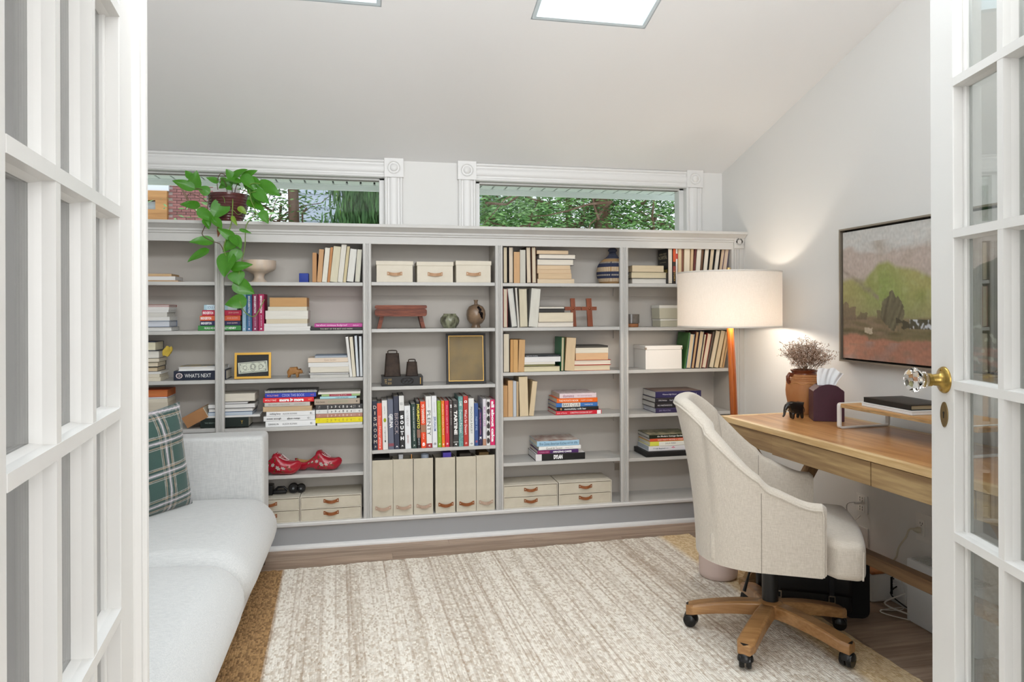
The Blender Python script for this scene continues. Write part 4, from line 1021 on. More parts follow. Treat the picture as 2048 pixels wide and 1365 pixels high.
stack(1, 3, [it(530, 632, 788, 797, 'blue cookbook', '#2b3fae', spine=True, texts=(('MOLLY BAZ', .15, .22, .36, '#e9a7a0', .01, 'h'), ('COOK THIS BOOK', .55, .44, .62, '#b9c0ef', 0, 'h'), ('e|', .92, .06, .5, '#d36a6a', 0, 'h'))),
  it(526, 627.4, 797.4, 807, 'bright red cookbook', '#e0202b', spine=True, texts=(('MOLLY BAZ', .15, .22, .36, '#ffd9d2', .02, 'h'), ('more is more', .56, .48, .66, '#ffffff', .06, 'h'), ('e|', .92, .06, .5, '#f2b46a', 0, 'h'))),
  it(529, 619.7, 807.2, 815.6, 'light grey cookbook', '#c6c0b8', spine=True, texts=(('BIG HEART LITTLE STOVE', .32, .46, .34, '#8f7f78', 0, 'h'), ('ERIN FRENCH', .78, .25, .3, '#9a8d86', 0, 'h'))),
  it(525.6, 623.6, 815.8, 825.6, 'tan-paged thick book', '#c8a882', '#d2b691'), it(532.6, 630, 825.8, 835.4, 'white cookbook, black lettering', '#e9e9e9', spine=True, texts=(('nothing fancy', .18, .22, .5, '#2b2b2b', .01, 'h'), ('ALISON ROMAN', .48, .29, .34, '#4a4a4a', 0, 'h'), ('e:', .92, .05, .4, '#555555', 0, 'h'))),
  it(527, 630, 835.8, 845.6, 'white cookbook, bold lettering', '#e6e6e6', spine=True, texts=(('sweet enough', .20, .28, .48, '#333333', .02, 'h'), ('alison roman', .58, .25, .42, '#333333', .02, 'h'), ('e:', .88, .06, .4, '#777777', 0, 'h'))),
  it(531, 631, 845.8, 857.5, 'white cookbook, spaced capitals', '#ebebeb', spine=True, texts=(('DINING IN', .16, .2, .3, '#333333', .01, 'h'), ('ALISON ROMAN', .48, .29, .3, '#444444', 0, 'h'), ('e:', .92, .05, .35, '#555555', 0, 'h')))], P, G, D=.18)
P = 'of right cookbook stack, fourth shelf'; G = 'right cookbook stack in the second bay'
def hv(col): return (('HARVEST', .50, .58, .52, col, .02, 'r'), ('OF', .07, .05, .5, col, 0, 'r'), ('AND', .80, .1, .5, col, 0, 'r'), ('e', .93, .03, .4, col, 0, 'h'))
stack(1, 3, [it(636, 721, 784.5, 788.6, 'white crumpled magazine', '#e3e0d6', '#efe9df'), it(643, 720, 788.6, 793.4, 'green and red magazine', '#9fb77c', spine=True, bands=((.2, .78, '#a3384a'),), texts=(('nothing fresh', .45, .4, .5, '#e9c9b8', 0, 'h'),)), it(640, 713, 793.4, 798.2, 'pale blue thin book', '#a9d4dc', spine=True, texts=(('CHERRY LIKE MEMORIES', .6, .35, .45, '#2f4f63', 0, 'h'), ('e', .94, .02, .5, '#2f4f63', 0, 'h'))),
  it(628.7, 719.7, 798.5, 810, 'taupe book', '#b0a08e', spine=True, texts=(('Anita Sweets', .13, .2, .3, '#4f453c', 0, 'h'), ('A LOVE FOR FOOD', .52, .44, .42, '#9aa585', .01, 'h'), ('e', .93, .03, .3, '#333333', .02, 'h'))),
  it(631.8, 725.2, 810.2, 820, 'charcoal book, white letters', '#3b3a3a', spine=True, texts=hv('#e9e6e0')), it(631.8, 725.2, 820, 828.4, 'white book, spaced black letters', '#dfdedb', spine=True, texts=hv('#3a3a3a')), it(631.8, 725.2, 828.4, 836.4, 'dusty pink book', '#b4816f', spine=True, texts=hv('#e9d5c9')), it(631, 725.2, 836.4, 847, 'bright yellow book', '#e8d810', spine=True, texts=hv('#b9a81c')), it(634, 725.2, 847, 851.6, 'thin white book', '#dfe2e4', W_)], P, G, D=.17)
# spiral notebook on the left stack
zt4 = at(580, 788, Y=YFB).z
a, b = at(528, 788, Y=YFB), at(634, 788, Y=YFB)
sn_ = thing('notebook', 'black spiral notebook with white coil on top of the left cookbook stack', 'notebook', (a.x, YFB, a.z+.0015))
w_ = b.x-a.x
MB().box((.003, .010, 0), (w_, .165, .002)).build('back_cover', C('#23241f'), sn_); MB().box((.004, .012, .002), (w_-.002, .163, .008)).build('pages', pagemat('#eceae4'), sn_); MB().box((.003, .010, .008), (w_, .165, .010)).build('front_cover', C('#2b2c27', .35), sn_)
co = MB()
for k in range(34):
    x = .006+(w_-.012)*k/33
    co.tube([(x+.0014*(t_/8-.5), .009+.0085*math.cos(2*math.pi*t_/8), .006+.0085*math.sin(2*math.pi*t_/8)) for t_ in range(9)], .0011, 5)
co.build('coil', C('#e8e8e6', .4), sn_)

# --- bay 2: the cookbook row
def cz(x): return 730+x/4.707
P = 'in long cookbook row, middle bay'; G = 'upright cookbooks in the middle bay'
def one(s, c0, w, h, col, b=.02, m='v'): return (s, c0, w, h, col, b, m)
CK = [
 (62, 113, 155, -3, 'dark navy cookbook', '#1c2338', dict(texts=(one('DISHOOM', .52, .82, .56, '#e9d9c9', .0, 'u'), one('K', .06, .05, .3, '#c9b9a9')))),
 (116, 164, 175, -3, 'coral red cookbook', '#e2543f', dict(texts=(one('Bitter', .62, .22, .5, '#f0a595', 0), one('Honey', .40, .2, .55, '#fbe1da', .0), one('LETITIA', .18, .2, .3, '#fbe9e4'), one('ea', .05, .04, .3, '#fbe9e4')))),
 (166, 217, 150, -4, 'white cookbook with lime dot', '#e5e3df', dict(dot=True, texts=(one('jeremy fox', .80, .16, .26, '#8a8a86', 0), one('on vegetables', .33, .28, .3, '#4b4b48', 0)))),
 (219, 273, 140, -4, 'grey-blue cookbook, white block title', '#666b7c', dict(texts=(one('GJELINA', .57, .28, .75, '#f1f1f1', .03),), bands=((.06, .12, '#8b4a55'),))),
 (275, 325, 110, -4, 'slate navy cookbook, thin title', '#34384a', dict(texts=(one('BROCK', .48, .40, .68, '#b7a9a6', -.01), one('^', .05, .04, .4, '#ffffff', .03, 'u')))),
 (327, 375, 105, -4, 'black and white cookbook', '#262628', dict(bands=((.72, 1, '#dededb'),), texts=(one('SOUTH', .40, .50, .66, '#ffffff', .05, 'u'), one('SEAN BROCK', .85, .05, .55, '#444444', 0, 'u'), one('^', .06, .04, .4, '#ffffff', .03, 'u')))),
 (377, 434, 200, -4, 'shorter white cookbook, grey lettering', '#e4e6e8', dict(texts=(one('SALT FAT', .80, .20, .34, '#9a9a9a', 0), one('ACID HEAT', .62, .2, .34, '#8f8585', 0), one('SAMIN NOSRAT', .22, .2, .3, '#b07a72', 0)))),
 (440, 488, 182, -4, 'dark green cookbook', '#213a34', dict(texts=(one('THE BOROUGH MARKET COOKBOOK', .55, .78, .22, '#dfe6df', .02), one('K', .06, .04, .3, '#dfe6df')))),
 (490, 524, 158, -4, 'black cookbook, yellow letters', '#242629', dict(bands=((.22, .40, '#8e6b5c'),), texts=(one('MORIMOTO', .68, .52, .8, '#e9dc5a', .03), one('NEW ART OF', .14, .14, .4, '#c9c9c9', 0)))),
 (527, 577, 160, -4, 'orange-red cookbook, white lettering', '#ea4a1c', dict(bands=((.34, .50, '#a5775a'),), texts=(one('YO TAMARINDO', .74, .42, .5, '#fbe6da', .04), one('chef yo', .25, .12, .4, '#fbe6da', 0), one('e', .08, .08, .5, '#ffffff')))),
 (579, 632, 110, -4, 'white cookbook, tall black title', '#ebebe8', dict(bands=((0, .085, '#a2242b'),), texts=(one('PLENTY', .48, .48, .62, '#2d2d2d', -.005), one('YOTAM OTTOLENGHI', .86, .16, .14, '#9a9a9a', 0), one('w', .04, .04, .4, '#ffffff', 0)))),
 (634, 682, 106, -4, 'white cookbook, blue title', '#e6e7ea', dict(texts=(one('JERUSALEM', .46, .28, .6, '#3c62a8', .01), one('YOTAM OTTOLENGHI', .78, .2, .14, '#9a9a9a', 0), one('e', .07, .05, .5, '#8a8a8a')))),
 (684, 721, 152, -3, 'lime green cookbook', '#7ea51f', dict(texts=(one('barefoot contessa foolproof', .58, .72, .42, '#c9e07a', 0), one('ea', .07, .04, .4, '#e8f0c8')))),
 (723, 753, 152, -3, 'bright orange cookbook', '#f07c22', dict(texts=(one('modern comfort food', .6, .66, .45, '#fbe3c9', 0), one('ea', .06, .04, .4, '#fff0e0')))),
 (755, 795, 152, -3, 'raspberry red cookbook', '#d21f3f', dict(texts=(one('the pizza night & dinner', .6, .62, .36, '#f3b9c4', 0), one('ea', .07, .04, .4, '#ffe0e6')))),
 (797, 828, 150, -2, 'dark brown cookbook', '#4c4240', dict(texts=(one('go-to dinners', .62, .3, .4, '#cfc6c0', 0), one('ll', .88, .06, .5, '#ffffff', .02)))),
 (830, 880, 150, -2, 'charcoal cookbook, bold white title', '#3a3836', dict(texts=(one('TARTINE', .52, .52, .62, '#f2f0ec', .05), one('All', .89, .06, .5, '#c9c5bd'), one('w', .05, .04, .4, '#ffffff')), bands=((.095, .105, '#e6e6e0'),))),
 (882, 926, 112, -2, 'teal patterned cookbook', '#2c7478', dict(pat=True, texts=(one('Dessert Person', .50, .46, .5, '#eef3f0', .0), one('CLAIRE', .86, .1, .5, '#eef3f0', .02)))),
 (928, 974, 108, -2, 'red cookbook, white script', '#b8352f', dict(texts=(one("What's for Dessert", .48, .50, .5, '#ffffff', .0), one('CS', .89, .05, .6, '#ffffff', .04), one('ea', .06, .04, .4, '#f2c9c4')))),
 (976, 1028, 130, -1, 'white cookbook, olive capitals', '#e6e7e3', dict(texts=(one('MAGNOLIA BAKERY', .54, .56, .40, '#6a6f62', .0), one('o', .05, .03, .4, '#333333', .02)))),
 (1030, 1068, 175, -1, 'shorter blue cookbook', '#35528c', dict(texts=(one('NEW PIE', .52, .32, .4, '#a9c3e0', 0), one('e', .1, .05, .5, '#c95a55')))),
 (1070, 1104, 232, -1, 'short navy book with pink lettering', '#2b2a55', dict(texts=(one('baking modern cookies', .6, .6, .4, '#e07aa5', 0), one('K', .2, .08, .6, '#ffffff')))),
 (1108, 1140, 135, 0, 'white-pink cookbook with pastries', '#dcd8de', dict(bands=((.0, .14, '#b98a72'),), texts=(one('MILK BAR LIFE', .62, .42, .6, '#c79ac4', .02),))),
 (1142, 1178, 140, 0, 'black and white patterned cookbook', '#e4e2e0', dict(blobs=True)),
 (1180, 1224, 142, 0, 'hot pink cookbook, white lowercase title', '#e0246a', dict(texts=(one('all about cake', .52, .90, .62, '#ffffff', .05),)))]
rows_ = []
for (x0, x1, yt, sh, desc, cov, ex) in CK:
    ex = dict(ex); rows_.append((cz(x0), cz(x1), 770+yt/4.707, sh*.5, desc, cov, '#dcd8d0', True, ex))
cks = rowb(2, 3, rows_, P, G, Y=.020, D=.185)
for rt_, (x0, x1, yt, sh, desc, cov, ex) in zip(cks, CK):
    cvr = [c for c in rt_.children if c.name.startswith('cover')][0]; xs_2 = [v.co.x for v in cvr.data.vertices]; zs2 = [v.co.z for v in cvr.data.vertices]; L_, T = max(xs_2), max(zs2)
    if ex.get('dot'):
        MB().prism([(L_*.60+.0115*math.cos(a), T/2+T*.26*math.sin(a)) for a in [2*math.pi*i/20 for i in range(20)]], 'y', -.0009, .0002).build('printed_dot', C('#9aa61c'), rt_)
        MB().prism([(L_*.17+.006*math.cos(a), T/2+T*.12*math.sin(a)) for a in [2*math.pi*i/20 for i in range(20)]], 'y', -.0009, .0002).build('printed_dot', C('#3a3f30'), rt_)
    if ex.get('blobs'):
        for k in range(6):
            cx = L_*(.1+.16*k); n_ = 9
            MB().prism([(cx+L_*.065*math.cos(a)*(1+.25*math.sin(3*a+k)), T/2+T*.42*math.sin(a)) for a in [2*math.pi*i/n_ for i in range(n_)]], 'y', -.0009, .0002).build('printed_shape', C('#2a2626' if k % 2 else '#403434'), rt_)
    if ex.get('pat'):
        cvr.data.materials[0] = mat('teal_cover_pattern', '#1f5d63', .45, n=(160, 1), col2='#8fc0b8')
# --- bay 3
def d6(x): return 990+x/4.548
P = 'of top shelf, fourth bay'; G = 'upright books at the left of the fourth bay top shelf'
rowb(3, 0, [(d6(75), d6(112), 494, 0, 'cream hardback', '#2c2622', '#ddcfb2', False, dict(hard=True)), (d6(124), d6(165), 494, 0, 'pale pink-cream hardback', '#231d1b', '#e0d0bb', False, dict(hard=True)), (d6(170), d6(225), 504, 0, 'shorter tan paperback', '#b98e62', '#d6ac80', False), (d6(227), d6(277), 500, 0, 'grey-white paperback', '#b8b3a6', '#d3cfc2', False), (d6(287), d6(328), 494, -1.2, 'cream paperback, dark boards', '#35241e', '#e3d3ba', False, dict(hard=True)), (d6(336), d6(374), 494, -1, 'cream hardback, brown boards', '#6d3f28', '#dfd2b8', False, dict(hard=True))], P, G)
P = 'of flat stack left of basket'; G = 'flat stack beside the woven basket'
stack(3, 0, [it(d6(382), d6(668), 500.6, 507.8, 'tan paperback, curled cover', '#cda982', '#e0c6a4'), it(d6(400), d6(735), 508, 518, 'white hardback, black boards', '#322a28', '#efe6d8', hard=True), it(d6(385), d6(718), 518, 530.5, 'thick white hardback', '#4a4a50', '#ebe3d4', hard=True), it(d6(385), d6(685), 530.7, 539, 'tan paperback', '#cfae89', '#e3c8a6'), it(d6(385), d6(692), 539, 547, 'tan paperback', '#caa57e', '#dfc3a0'), it(d6(395), d6(697), 547, 558, 'thick tan paperback', '#c7a27a', '#ddc19d'), it(d6(387), d6(723), 558, 567, 'wide cream paperback', '#cdb595', '#e3cfb2')], P, G)
P = 'of second shelf, fourth bay'; G = 'upright books on the fourth bay second shelf'
rowb(3, 1, [(d6(75), d6(113), 577.5, 0, 'cream book, red boards', '#9c3636', '#ded3bb', False, dict(hard=True)), (d6(150), d6(203), 576.5, -8.5, 'white book leaning left', '#7d7d7d', '#dedcd4', False, dict(hard=True)), (d6(205), d6(222), 576, -5, 'narrow stained white paperback', '#b5ada2', '#d9d5cb', False), (d6(224), d6(298), 577.5, -2, 'thick cream hardback', '#77705f', '#dcd3ba', False, dict(hard=True)), (d6(304), d6(386), 577.5, 6.5, 'thick white paperback leaning right', '#c9c7bf', '#dfdcd1', False)], P, G)
P = 'of stack left of crosses'; G = 'flat books beside the wooden crosses'
stack(3, 1, [it(d6(402), d6(632), 612, 617.6, 'thin black-covered book', '#26241f', '#e6e0d4', hard=True), it(d6(402), d6(632), 617.6, 625, 'thin charcoal book', '#2e2c28', spine=True), it(d6(398), d6(712), 625, 643.5, 'thick cream book', '#d3c4a9', '#e8dcc4'), it(d6(388), d6(718), 643.5, 654.4, 'white hardback', '#6c625a', '#efe7da', hard=True)], P, G)
P = 'on third shelf, fourth bay'; G = 'upright books on the fourth bay third shelf'
rowb(3, 2, [(d6(75), d6(131), 667.6, 0, 'tall cream hardback', '#3b3632', '#e5d9c2', False, dict(hard=True)), (d6(137), d6(164), 680, .5, 'orange-tan paperback', '#ab7c47', '#cf9f66', False), (d6(165), d6(207), 680, .5, 'tan paperback', '#b58750', '#d8aa70', False), (d6(208), d6(264), 680, 2.5, 'thick tan paperback', '#b48a5b', '#d4aa79', False)], P, G)
P = 'of pair left of white stack'; G = 'two upright books in the middle of the third shelf'
rowb(3, 2, [(d6(598), d6(624), 675, 1.5, 'green-covered book', '#1f6d45', '#dac6a5', False, dict(hard=True, label='cream-paged book with bright green cover on fourth bay third shelf')), (d6(632), d6(718), 676, 4.5, 'tan paperback leaning right', '#b99b73', '#dfc5a0', False, dict(label='thick tan paperback leaning right beside the green-covered book'))], P, G)
P = 'of stack, third shelf left'; G = 'flat books under the black one, fourth bay'
stack(3, 2, [it(d6(270), d6(598), 709.5, 713.2, 'thin black book, white lettering', '#22252a', spine=True, texts=(('Right-Side Reading', .2, .32, .5, '#d6dade', .01, 'h'), ('all the long way', .8, .3, .35, '#8a9096', 0, 'h'))), it(d6(266), d6(598), 713.2, 723.6, 'white paperback', '#d9d9dc', '#eeecea'), it(d6(266), d6(548), 723.8, 728.6, 'thin white paperback', '#d5d1c8', '#eee8dc'), it(d6(262), d6(548), 728.6, 732, 'thin olive book', '#6d6c38', '#b5b085', hard=True), it(d6(260), d6(595), 732.2, 743.8, 'cream book', '#3a352c', '#e6dcb9', hard=True)], P, G)
P = 'of stack, third shelf right'; G = 'flat books with red edges, fourth bay'
stack(3, 2, [it(d6(740), d6(1030), 691.5, 695.6, 'curled black magazine', '#26241f', '#56524b', D=.17), it(d6(735), d6(1032), 695.6, 706.3, 'white paperback', '#d9d1bd', '#ece3d0'), it(d6(735), d6(1030), 706.5, 720.3, 'thick orange-tan paperback', '#d2a377', '#e6bb90'), it(d6(722), d6(1058), 720.5, 730.6, 'white book, red boards', '#b53026', '#efe3d0', hard=True), it(d6(715), d6(1052), 730.8, 742.4, 'cream book, red boards', '#9c3a2c', '#e8d8b8', hard=True)], P, G)
def d7(x): return 990+x/4.404
P = 'on fourth shelf, fourth bay'; G = 'tan upright books on the fourth bay fourth shelf'
rowb(3, 3, [(d7(72), d7(112), 772, 0, 'short brown-tan paperback', '#a67c50', '#c89c6c', False), (d7(114), d7(157), 762, 0, 'tan paperback', '#c0935f', '#dcb588', False), (d7(159), d7(187), 763, 0, 'grey-blue paperback', '#8d97a2', '#c9cdd2', False), (d7(188), d7(207), 764, 0, 'narrow tan paperback', '#a98c67', '#c9ae88', False), (d7(218), d7(294), 754, -2, 'tall thick cream paperback', '#cbb894', '#e3cfac', False), (d7(297), d7(340), 763.5, 7.5, 'cream paperback leaning right', '#c2ae8a', '#e0cba8', False)], P, G)
P = 'of cookbook stack, fourth shelf'; G = 'flat cookbooks on the fourth bay fourth shelf'
pr1 = mat('pink_white_print', '#e9dfe0', .35, n=(40, .9), col2='#a98a8a')
stack(3, 3, [it(d7(570), d7(893), 789.6, 799.4, 'white and pink cookbook', '#e6d3d8', spine=True, topcol=pr1, texts=(('domino', .24, .30, .62, '#8d3a66', 0, 'h'), ('the essential home', .68, .4, .3, '#b98a9a', 0, 'h'))), it(d7(545), d7(903), 799.4, 808.4, 'orange cookbook', '#ea6a1c', spine=True, texts=(('THE POTATO BOOK', .29, .48, .42, '#fde7d2', .02, 'h'), ('POPPY COOKS', .73, .28, .3, '#fde7d2', 0, 'h'))),
  it(d7(540), d7(905), 808.4, 817, 'blue and white cookbook', '#3f74b8', spine=True, bands=((.14, .58, '#e6e3dc'),), texts=(('BAKE CLUB', .36, .40, .7, '#27344f', .0, 'h'), ('CHRISTINA TOSI', .78, .2, .3, '#e9f0f5', 0, 'h'))), it(d7(545), d7(912), 817, 824.4, 'black cookbook', '#222222', spine=True, texts=(('momofuku milk bar', .44, .52, .48, '#efefef', .02, 'h'), ('o', .10, .035, .6, '#e39a5a', .06, 'h'))),
  it(d7(538), d7(940), 824.4, 832.5, 'red cookbook', '#d2283a', spine=True, texts=(('taste of home', .13, .22, .4, '#f9d3d6', 0, 'h'), ('CHRISTMAS COOKBOOK 2017', .55, .48, .42, '#f9d3d6', .01, 'h')), bands=((.9, .985, '#f0eeee'),))], P, G, D=.19)
P = 'of stack, fifth shelf'; G = 'flat cookbooks on the fourth bay fifth shelf'
stack(3, 4, [it(d7(372), d7(743), 885.4, 896.4, 'light blue cookbook', '#9fc3da', spine=True, topcol=mat('food_photo_print', '#e3dfd8', .35, n=(22, 1), col2='#8c4a30'), texts=(('Blue Zones American Kitchen', .38, .64, .5, '#3e6076', 0, 'h'), ('BUETTNER', .79, .14, .26, '#3e6076', 0, 'h'), ('n', .92, .06, .4, '#3e6076', 0, 'h'))), it(d7(388), d7(758), 896.4, 903.8, 'white cookbook', '#ecebe8', spine=True, texts=(('Good & Sweet', .36, .38, .6, '#6c6157', 0, 'h'), ('brian levy', .72, .18, .3, '#a09a92', 0, 'h'))),
  it(d7(375), d7(735), 903.8, 911, 'purple cookbook', '#4d2a66', spine=True, bands=((.0, .30, '#8a2458'),), texts=(('AMAZING CAKES', .60, .46, .5, '#ffffff', .04, 'h'), ('CAKE MIX', .16, .22, .35, '#d79ab8', 0, 'h'))), it(d7(360), d7(795), 911.5, 925.4, 'large black and white book', '#1d1d1d', '#efefef', spine=True, bands=((0, .12, '#dedcdc'),), topcol=C('#e6e3e2'), texts=(('DYLAN', .45, .18, .62, '#ffffff', .06, 'h'), ('THE LYRICS', .45, .18, .12, '#ffffff', 0, 'h')))], P, G, D=.20)
# --- bay 4
def e8(x): return 1230+x/4.548
P = 'of flat trio, right bay top shelf'; G = 'three flat cream books in the right bay'
stack(4, 0, [it(e8(158), e8(445), 530.5, 543.4, 'curved cream paperback', '#c9b692', '#e2cfae'), it(e8(150), e8(472), 543.6, 556.6, 'cream paperback', '#4f4a40', '#e3d4b2', hard=True), it(e8(158), e8(475), 556.6, 567.6, 'white hardback', '#77736a', '#e9e4da', hard=True)], P, G, Y=.045)
P = 'of long row above lamp'; G = 'long leaning row, right bay top shelf'
lr_row = rowb(4, 0, [(e8(481), e8(523), 497, 0, 'white-paged book, black lettered cover', '#1d1c1b', '#e6dccc', False, dict(hard=True)), (e8(526), e8(552), 497, 0, 'black and orange spine', '#2a201c', '#ccb89a', True, dict(bands=((.62, 1, '#c14f26'), (.33, .5, '#8d3f36')), texts=(one('STORY', .22, .3, .5, '#d9b05a', 0),))), (e8(554), e8(570), 497, 0, 'narrow red-white spine', '#d9d2cb', '#e0d0b8', True, dict(bands=((.7, .85, '#b5342c'),))),
  (e8(572), e8(603), 497, .5, 'cream paperback', '#b79a75', '#dcc5a0', False), (e8(605), e8(622), 497, .5, 'brown hardback', '#7b4a34', '#b9916d', True), (e8(624), e8(676), 497, 1.5, 'thick cream paperback', '#c9b591', '#e8dcc4', False), (e8(678), e8(702), 497, 3, 'tan paperback', '#b8946c', '#d9be98', False), (e8(703), e8(722), 497, 5, 'dark maroon spine', '#5f2420', '#d9be98', True), (e8(724), e8(762), 497, 5.5, 'white paperback', '#cfc9bb', '#e9e3d6', False),
  (e8(764), e8(784), 497, 6, 'brown spine', '#5f4029', '#caa982', True), (e8(786), e8(828), 497, 7, 'white-paged hardback', '#3c3b39', '#eae3d4', False, dict(hard=True)), (e8(834), e8(872), 497, 8, 'cream-paged hardback', '#25262a', '#dfcdb0', False, dict(hard=True)), (e8(880), e8(920), 497, 9, 'white-paged book, dark boards', '#383a3a', '#e6dfd0', False, dict(hard=True)), (e8(926), e8(962), 497, 9.5, 'tan-paged hardback', '#3a2b28', '#dcc4a6', False, dict(hard=True)), (e8(966), e8(1008), 497, 10, 'beige-paged hardback', '#5a4a6a', '#dfc8b0', False, dict(hard=True))], P, G)
cvr = [c for c in lr_row[0].children if c.name.startswith('cover')][0]; L_ = max(v.co.x for v in cvr.data.vertices); T = max(v.co.z for v in cvr.data.vertices); D_ = max(v.co.y for v in cvr.data.vertices)
for s_, zc_, w__, h__, b_ in (('GENERAL STANLEY', .86, .7, .05, 0), ('McCHRYSTAL', .76, .82, .10, .0), ('a leadership story', .62, .6, .03, 0), ('LEADERS', .36, .88, .09, .02)):
    text(s_, lr_row[0], TM((L_*zc_, D_*.5, T+.0005), (0, -1, 0), (1, 0, 0)), D_*w__, L_*h__, C('#cfc3a5' if s_ != 'LEADERS' else '#b09a4a'), b_)
P = 'of row right of white box'; G = 'leaning row beside the white box'
rowb(4, 2, [(e8(628), e8(642), 666, 10, 'jungle-print spine', '#3c6a34', '#d9d0bb', True, dict(label='green and red jungle-print book leaning beside the white box')), (e8(645), e8(686), 668.5, 9, 'cream paperback', '#7aa0bf', '#e6d2ae', False, dict(hard=True)), (e8(692), e8(718), 664, 10.5, 'tan book, brown boards', '#5f3226', '#d8b88c', False, dict(hard=True)), (e8(724), e8(764), 663, 11, 'cream book, navy boards', '#3a3f55', '#e3d0ae', False, dict(hard=True)), (e8(768), e8(782), 669.5, 10.5, 'narrow grey book', '#a19b8d', '#d8c8a9', False), (e8(786), e8(826), 667.5, 12.5, 'white book, red boards', '#9a3a34', '#e8dcc5', False, dict(hard=True)), (e8(830), e8(846), 664, 14, 'dark grey spine', '#5d5248', '#bba98c', True), (e8(850), e8(893), 662, 15, 'tall cream book', '#77705f', '#e6dabf', False, dict(hard=True)), (e8(898), e8(936), 662, 15, 'cream paperback', '#a99877', '#e2d0ac', False), (e8(948), e8(976), 664, 13, 'tan paperback', '#a5835a', '#dcc096', False), (e8(988), e8(1008), 668, 12, 'orange-tan paperback', '#8f6a44', '#d0a878', False)], P, G)
P = 'of yearbook stack, right bay'; G = 'navy and black yearbooks in the right bay'
def e9(y): return 740+y/4.548
stack(4, 3, [it(e8(370), e8(785), e9(185), e9(245), 'navy yearbook, white lettering', '#2f2a55', '#d9d7d1', spine=True, topcol=mat('tan_leatherette', '#8f7a70', .5, n=(30, .5), col2='#6b5a52'), texts=(('Wharton High School', .30, .30, .24, '#e6e2ea', 0, 'h'), ('Felicitas 2004', .64, .22, .24, '#e6e2ea', 0, 'h'), ('Vol. 7', .85, .1, .24, '#e6e2ea', 0, 'h'))), it(e8(367), e8(787), e9(247), e9(291), 'black yearbook', '#252229', '#d5d3cd', spine=True, texts=(('2003 Felicitas', .16, .18, .3, '#e0dde2', 0, 'h'), ('Paul R. Wharton', .42, .22, .3, '#e0dde2', 0, 'h'))),
  it(e8(364), e8(780), e9(293), e9(341), 'black yearbook, two-line lettering', '#1f1c20', '#d5d3cd', spine=True, texts=(('PAUL R. WHARTON HIGH SCHOOL', .22, .32, .3, '#e0dde2', 0, 'h'),)), it(e8(371), e8(780), e9(343), e9(388), 'dark purple yearbook', '#362e50', '#d2d4da', spine=True, texts=(('2001 FELICITAS', .2, .26, .34, '#9b95b5', 0, 'h'),))], P, G, D=.195)
P = 'of stack on black box'; G = 'garden books on the black box in the right bay'
zbx = SZ[4][4] + (at(1300, e9(742), Y=.03).z-at(1300, e9(790), Y=.03).z)
bx0, bx1 = at(e8(285), 905, Y=.018).x, at(e8(700), 905, Y=.018).x
bb_ = thing('box', 'flat black presentation box on the right bay fifth shelf, under the garden books', 'box', (bx0, .018, SZ[4][4]+.0006))
hb = zbx-SZ[4][4]
MB().box((0, 0, 0), (bx1-bx0, .195, hb*.48)).build('box_base', C('#1c1b1b', .5), bb_, bevel=.001); MB().box((-.001, -.001, hb*.5), (bx1-bx0+.001, .196, hb-.0005)).build('lid', C('#232222', .5), bb_, bevel=.001)
MB().lathe([(.003, 0), (.002, .003), (0, .0035)], 10, M=Matrix.Translation(((bx1-bx0)*.5, 0, hb*.5)) @ Matrix.Rotation(math.radians(90), 4, 'X')).build('snap', C('#0a0a0a', .3), bb_)
stack(4, 4, [it(e8(312), e8(690), e9(586), e9(621), 'dark green garden book', '#232a1c', '#d5d3cc', spine=True, topcol=mat('garden_photo', '#45512f', .4, n=(20, 1), col2='#c5b89a'), texts=(('the Modern Cottage Garden', .5, .62, .55, '#f2f2ea', .02, 'h'),)), it(e8(320), e8(690), e9(621), e9(649), 'orange-red thin book', '#d85a38', '#e0ddd5', spine=True, texts=(('EASY PARTY RECIPES A WEEK', .5, .62, .42, '#fbe3d6', .02, 'h'),)), it(e8(318), e8(690), e9(650), e9(690), 'yellow and white cookbook', '#dfe05a', '#e6e4dc', spine=True, bands=((.22, .9, '#f0efe6'),), texts=(('JULIA REED', .5, .25, .4, '#555555', 0, 'h'),)), it(e8(308), e8(690), e9(691), e9(738), 'white cookbook with pink flower', '#e9e7ea', '#cfd9e0', spine=True, texts=(('A Year in', .28, .2, .3, '#5d6f80', 0, 'h'), ('Cherry Bombe Farm', .28, .36, .3, '#5d6f80', 0, 'h'), ('*', .58, .08, .6, '#dd3f7c', .05, 'h')))], P, G, zbase=zbx, D=.18, Y=.032)
# ================================================================ things on the shelves
def bay_obj(px0, px1, Y): a, b = at(px0, 620, Y=Y), at(px1, 620, Y=Y); return a.x, b.x
# marble bowl
pz = SZ[1][0]; c = at(518.5, 563, Y=.12); s_ = (at(553, 563, Y=.12).x-at(484, 563, Y=.12).x)/2; hB = at(518, 521.5, Y=.10).z-pz
bowl = MB().lathe([(s_*.47, 0), (s_*.46, hB*.06), (s_*.33, hB*.13), (s_*.28, hB*.25), (s_*.33, hB*.38), (s_*.55, hB*.46), (s_*.86, hB*.55), (s_*.98, hB*.66), (s_*1.0, hB*.82), (s_*.975, hB), (s_*.93, hB), (s_*.94, hB*.85), (s_*.80, hB*.66), (s_*.4, hB*.55), (0, hB*.52)], 48)
tag(bowl.build('pedestal_bowl', mat('pink_marble', '#dcc2a6', .35, n=(14, 1), col2='#c3b5a8', stretch=(1, 1, .4)), loc=(c.x, .115, pz+.0006)), 'cream marble pedestal bowl on the top shelf behind the plant', 'bowl')
a, b = at(598, 563, Y=.03), at(617, 563, Y=.03)
cs_ = b.x-a.x; tag(MB().rbox((0, 0, cs_/2), (cs_/2, cs_/2, cs_/2), .003, 2).build('wooden_block', C('#22388f', .6), loc=((a.x+b.x)/2, .03+cs_/2, pz)), 'small solid blue cube beside the leaning row of books', 'cube')
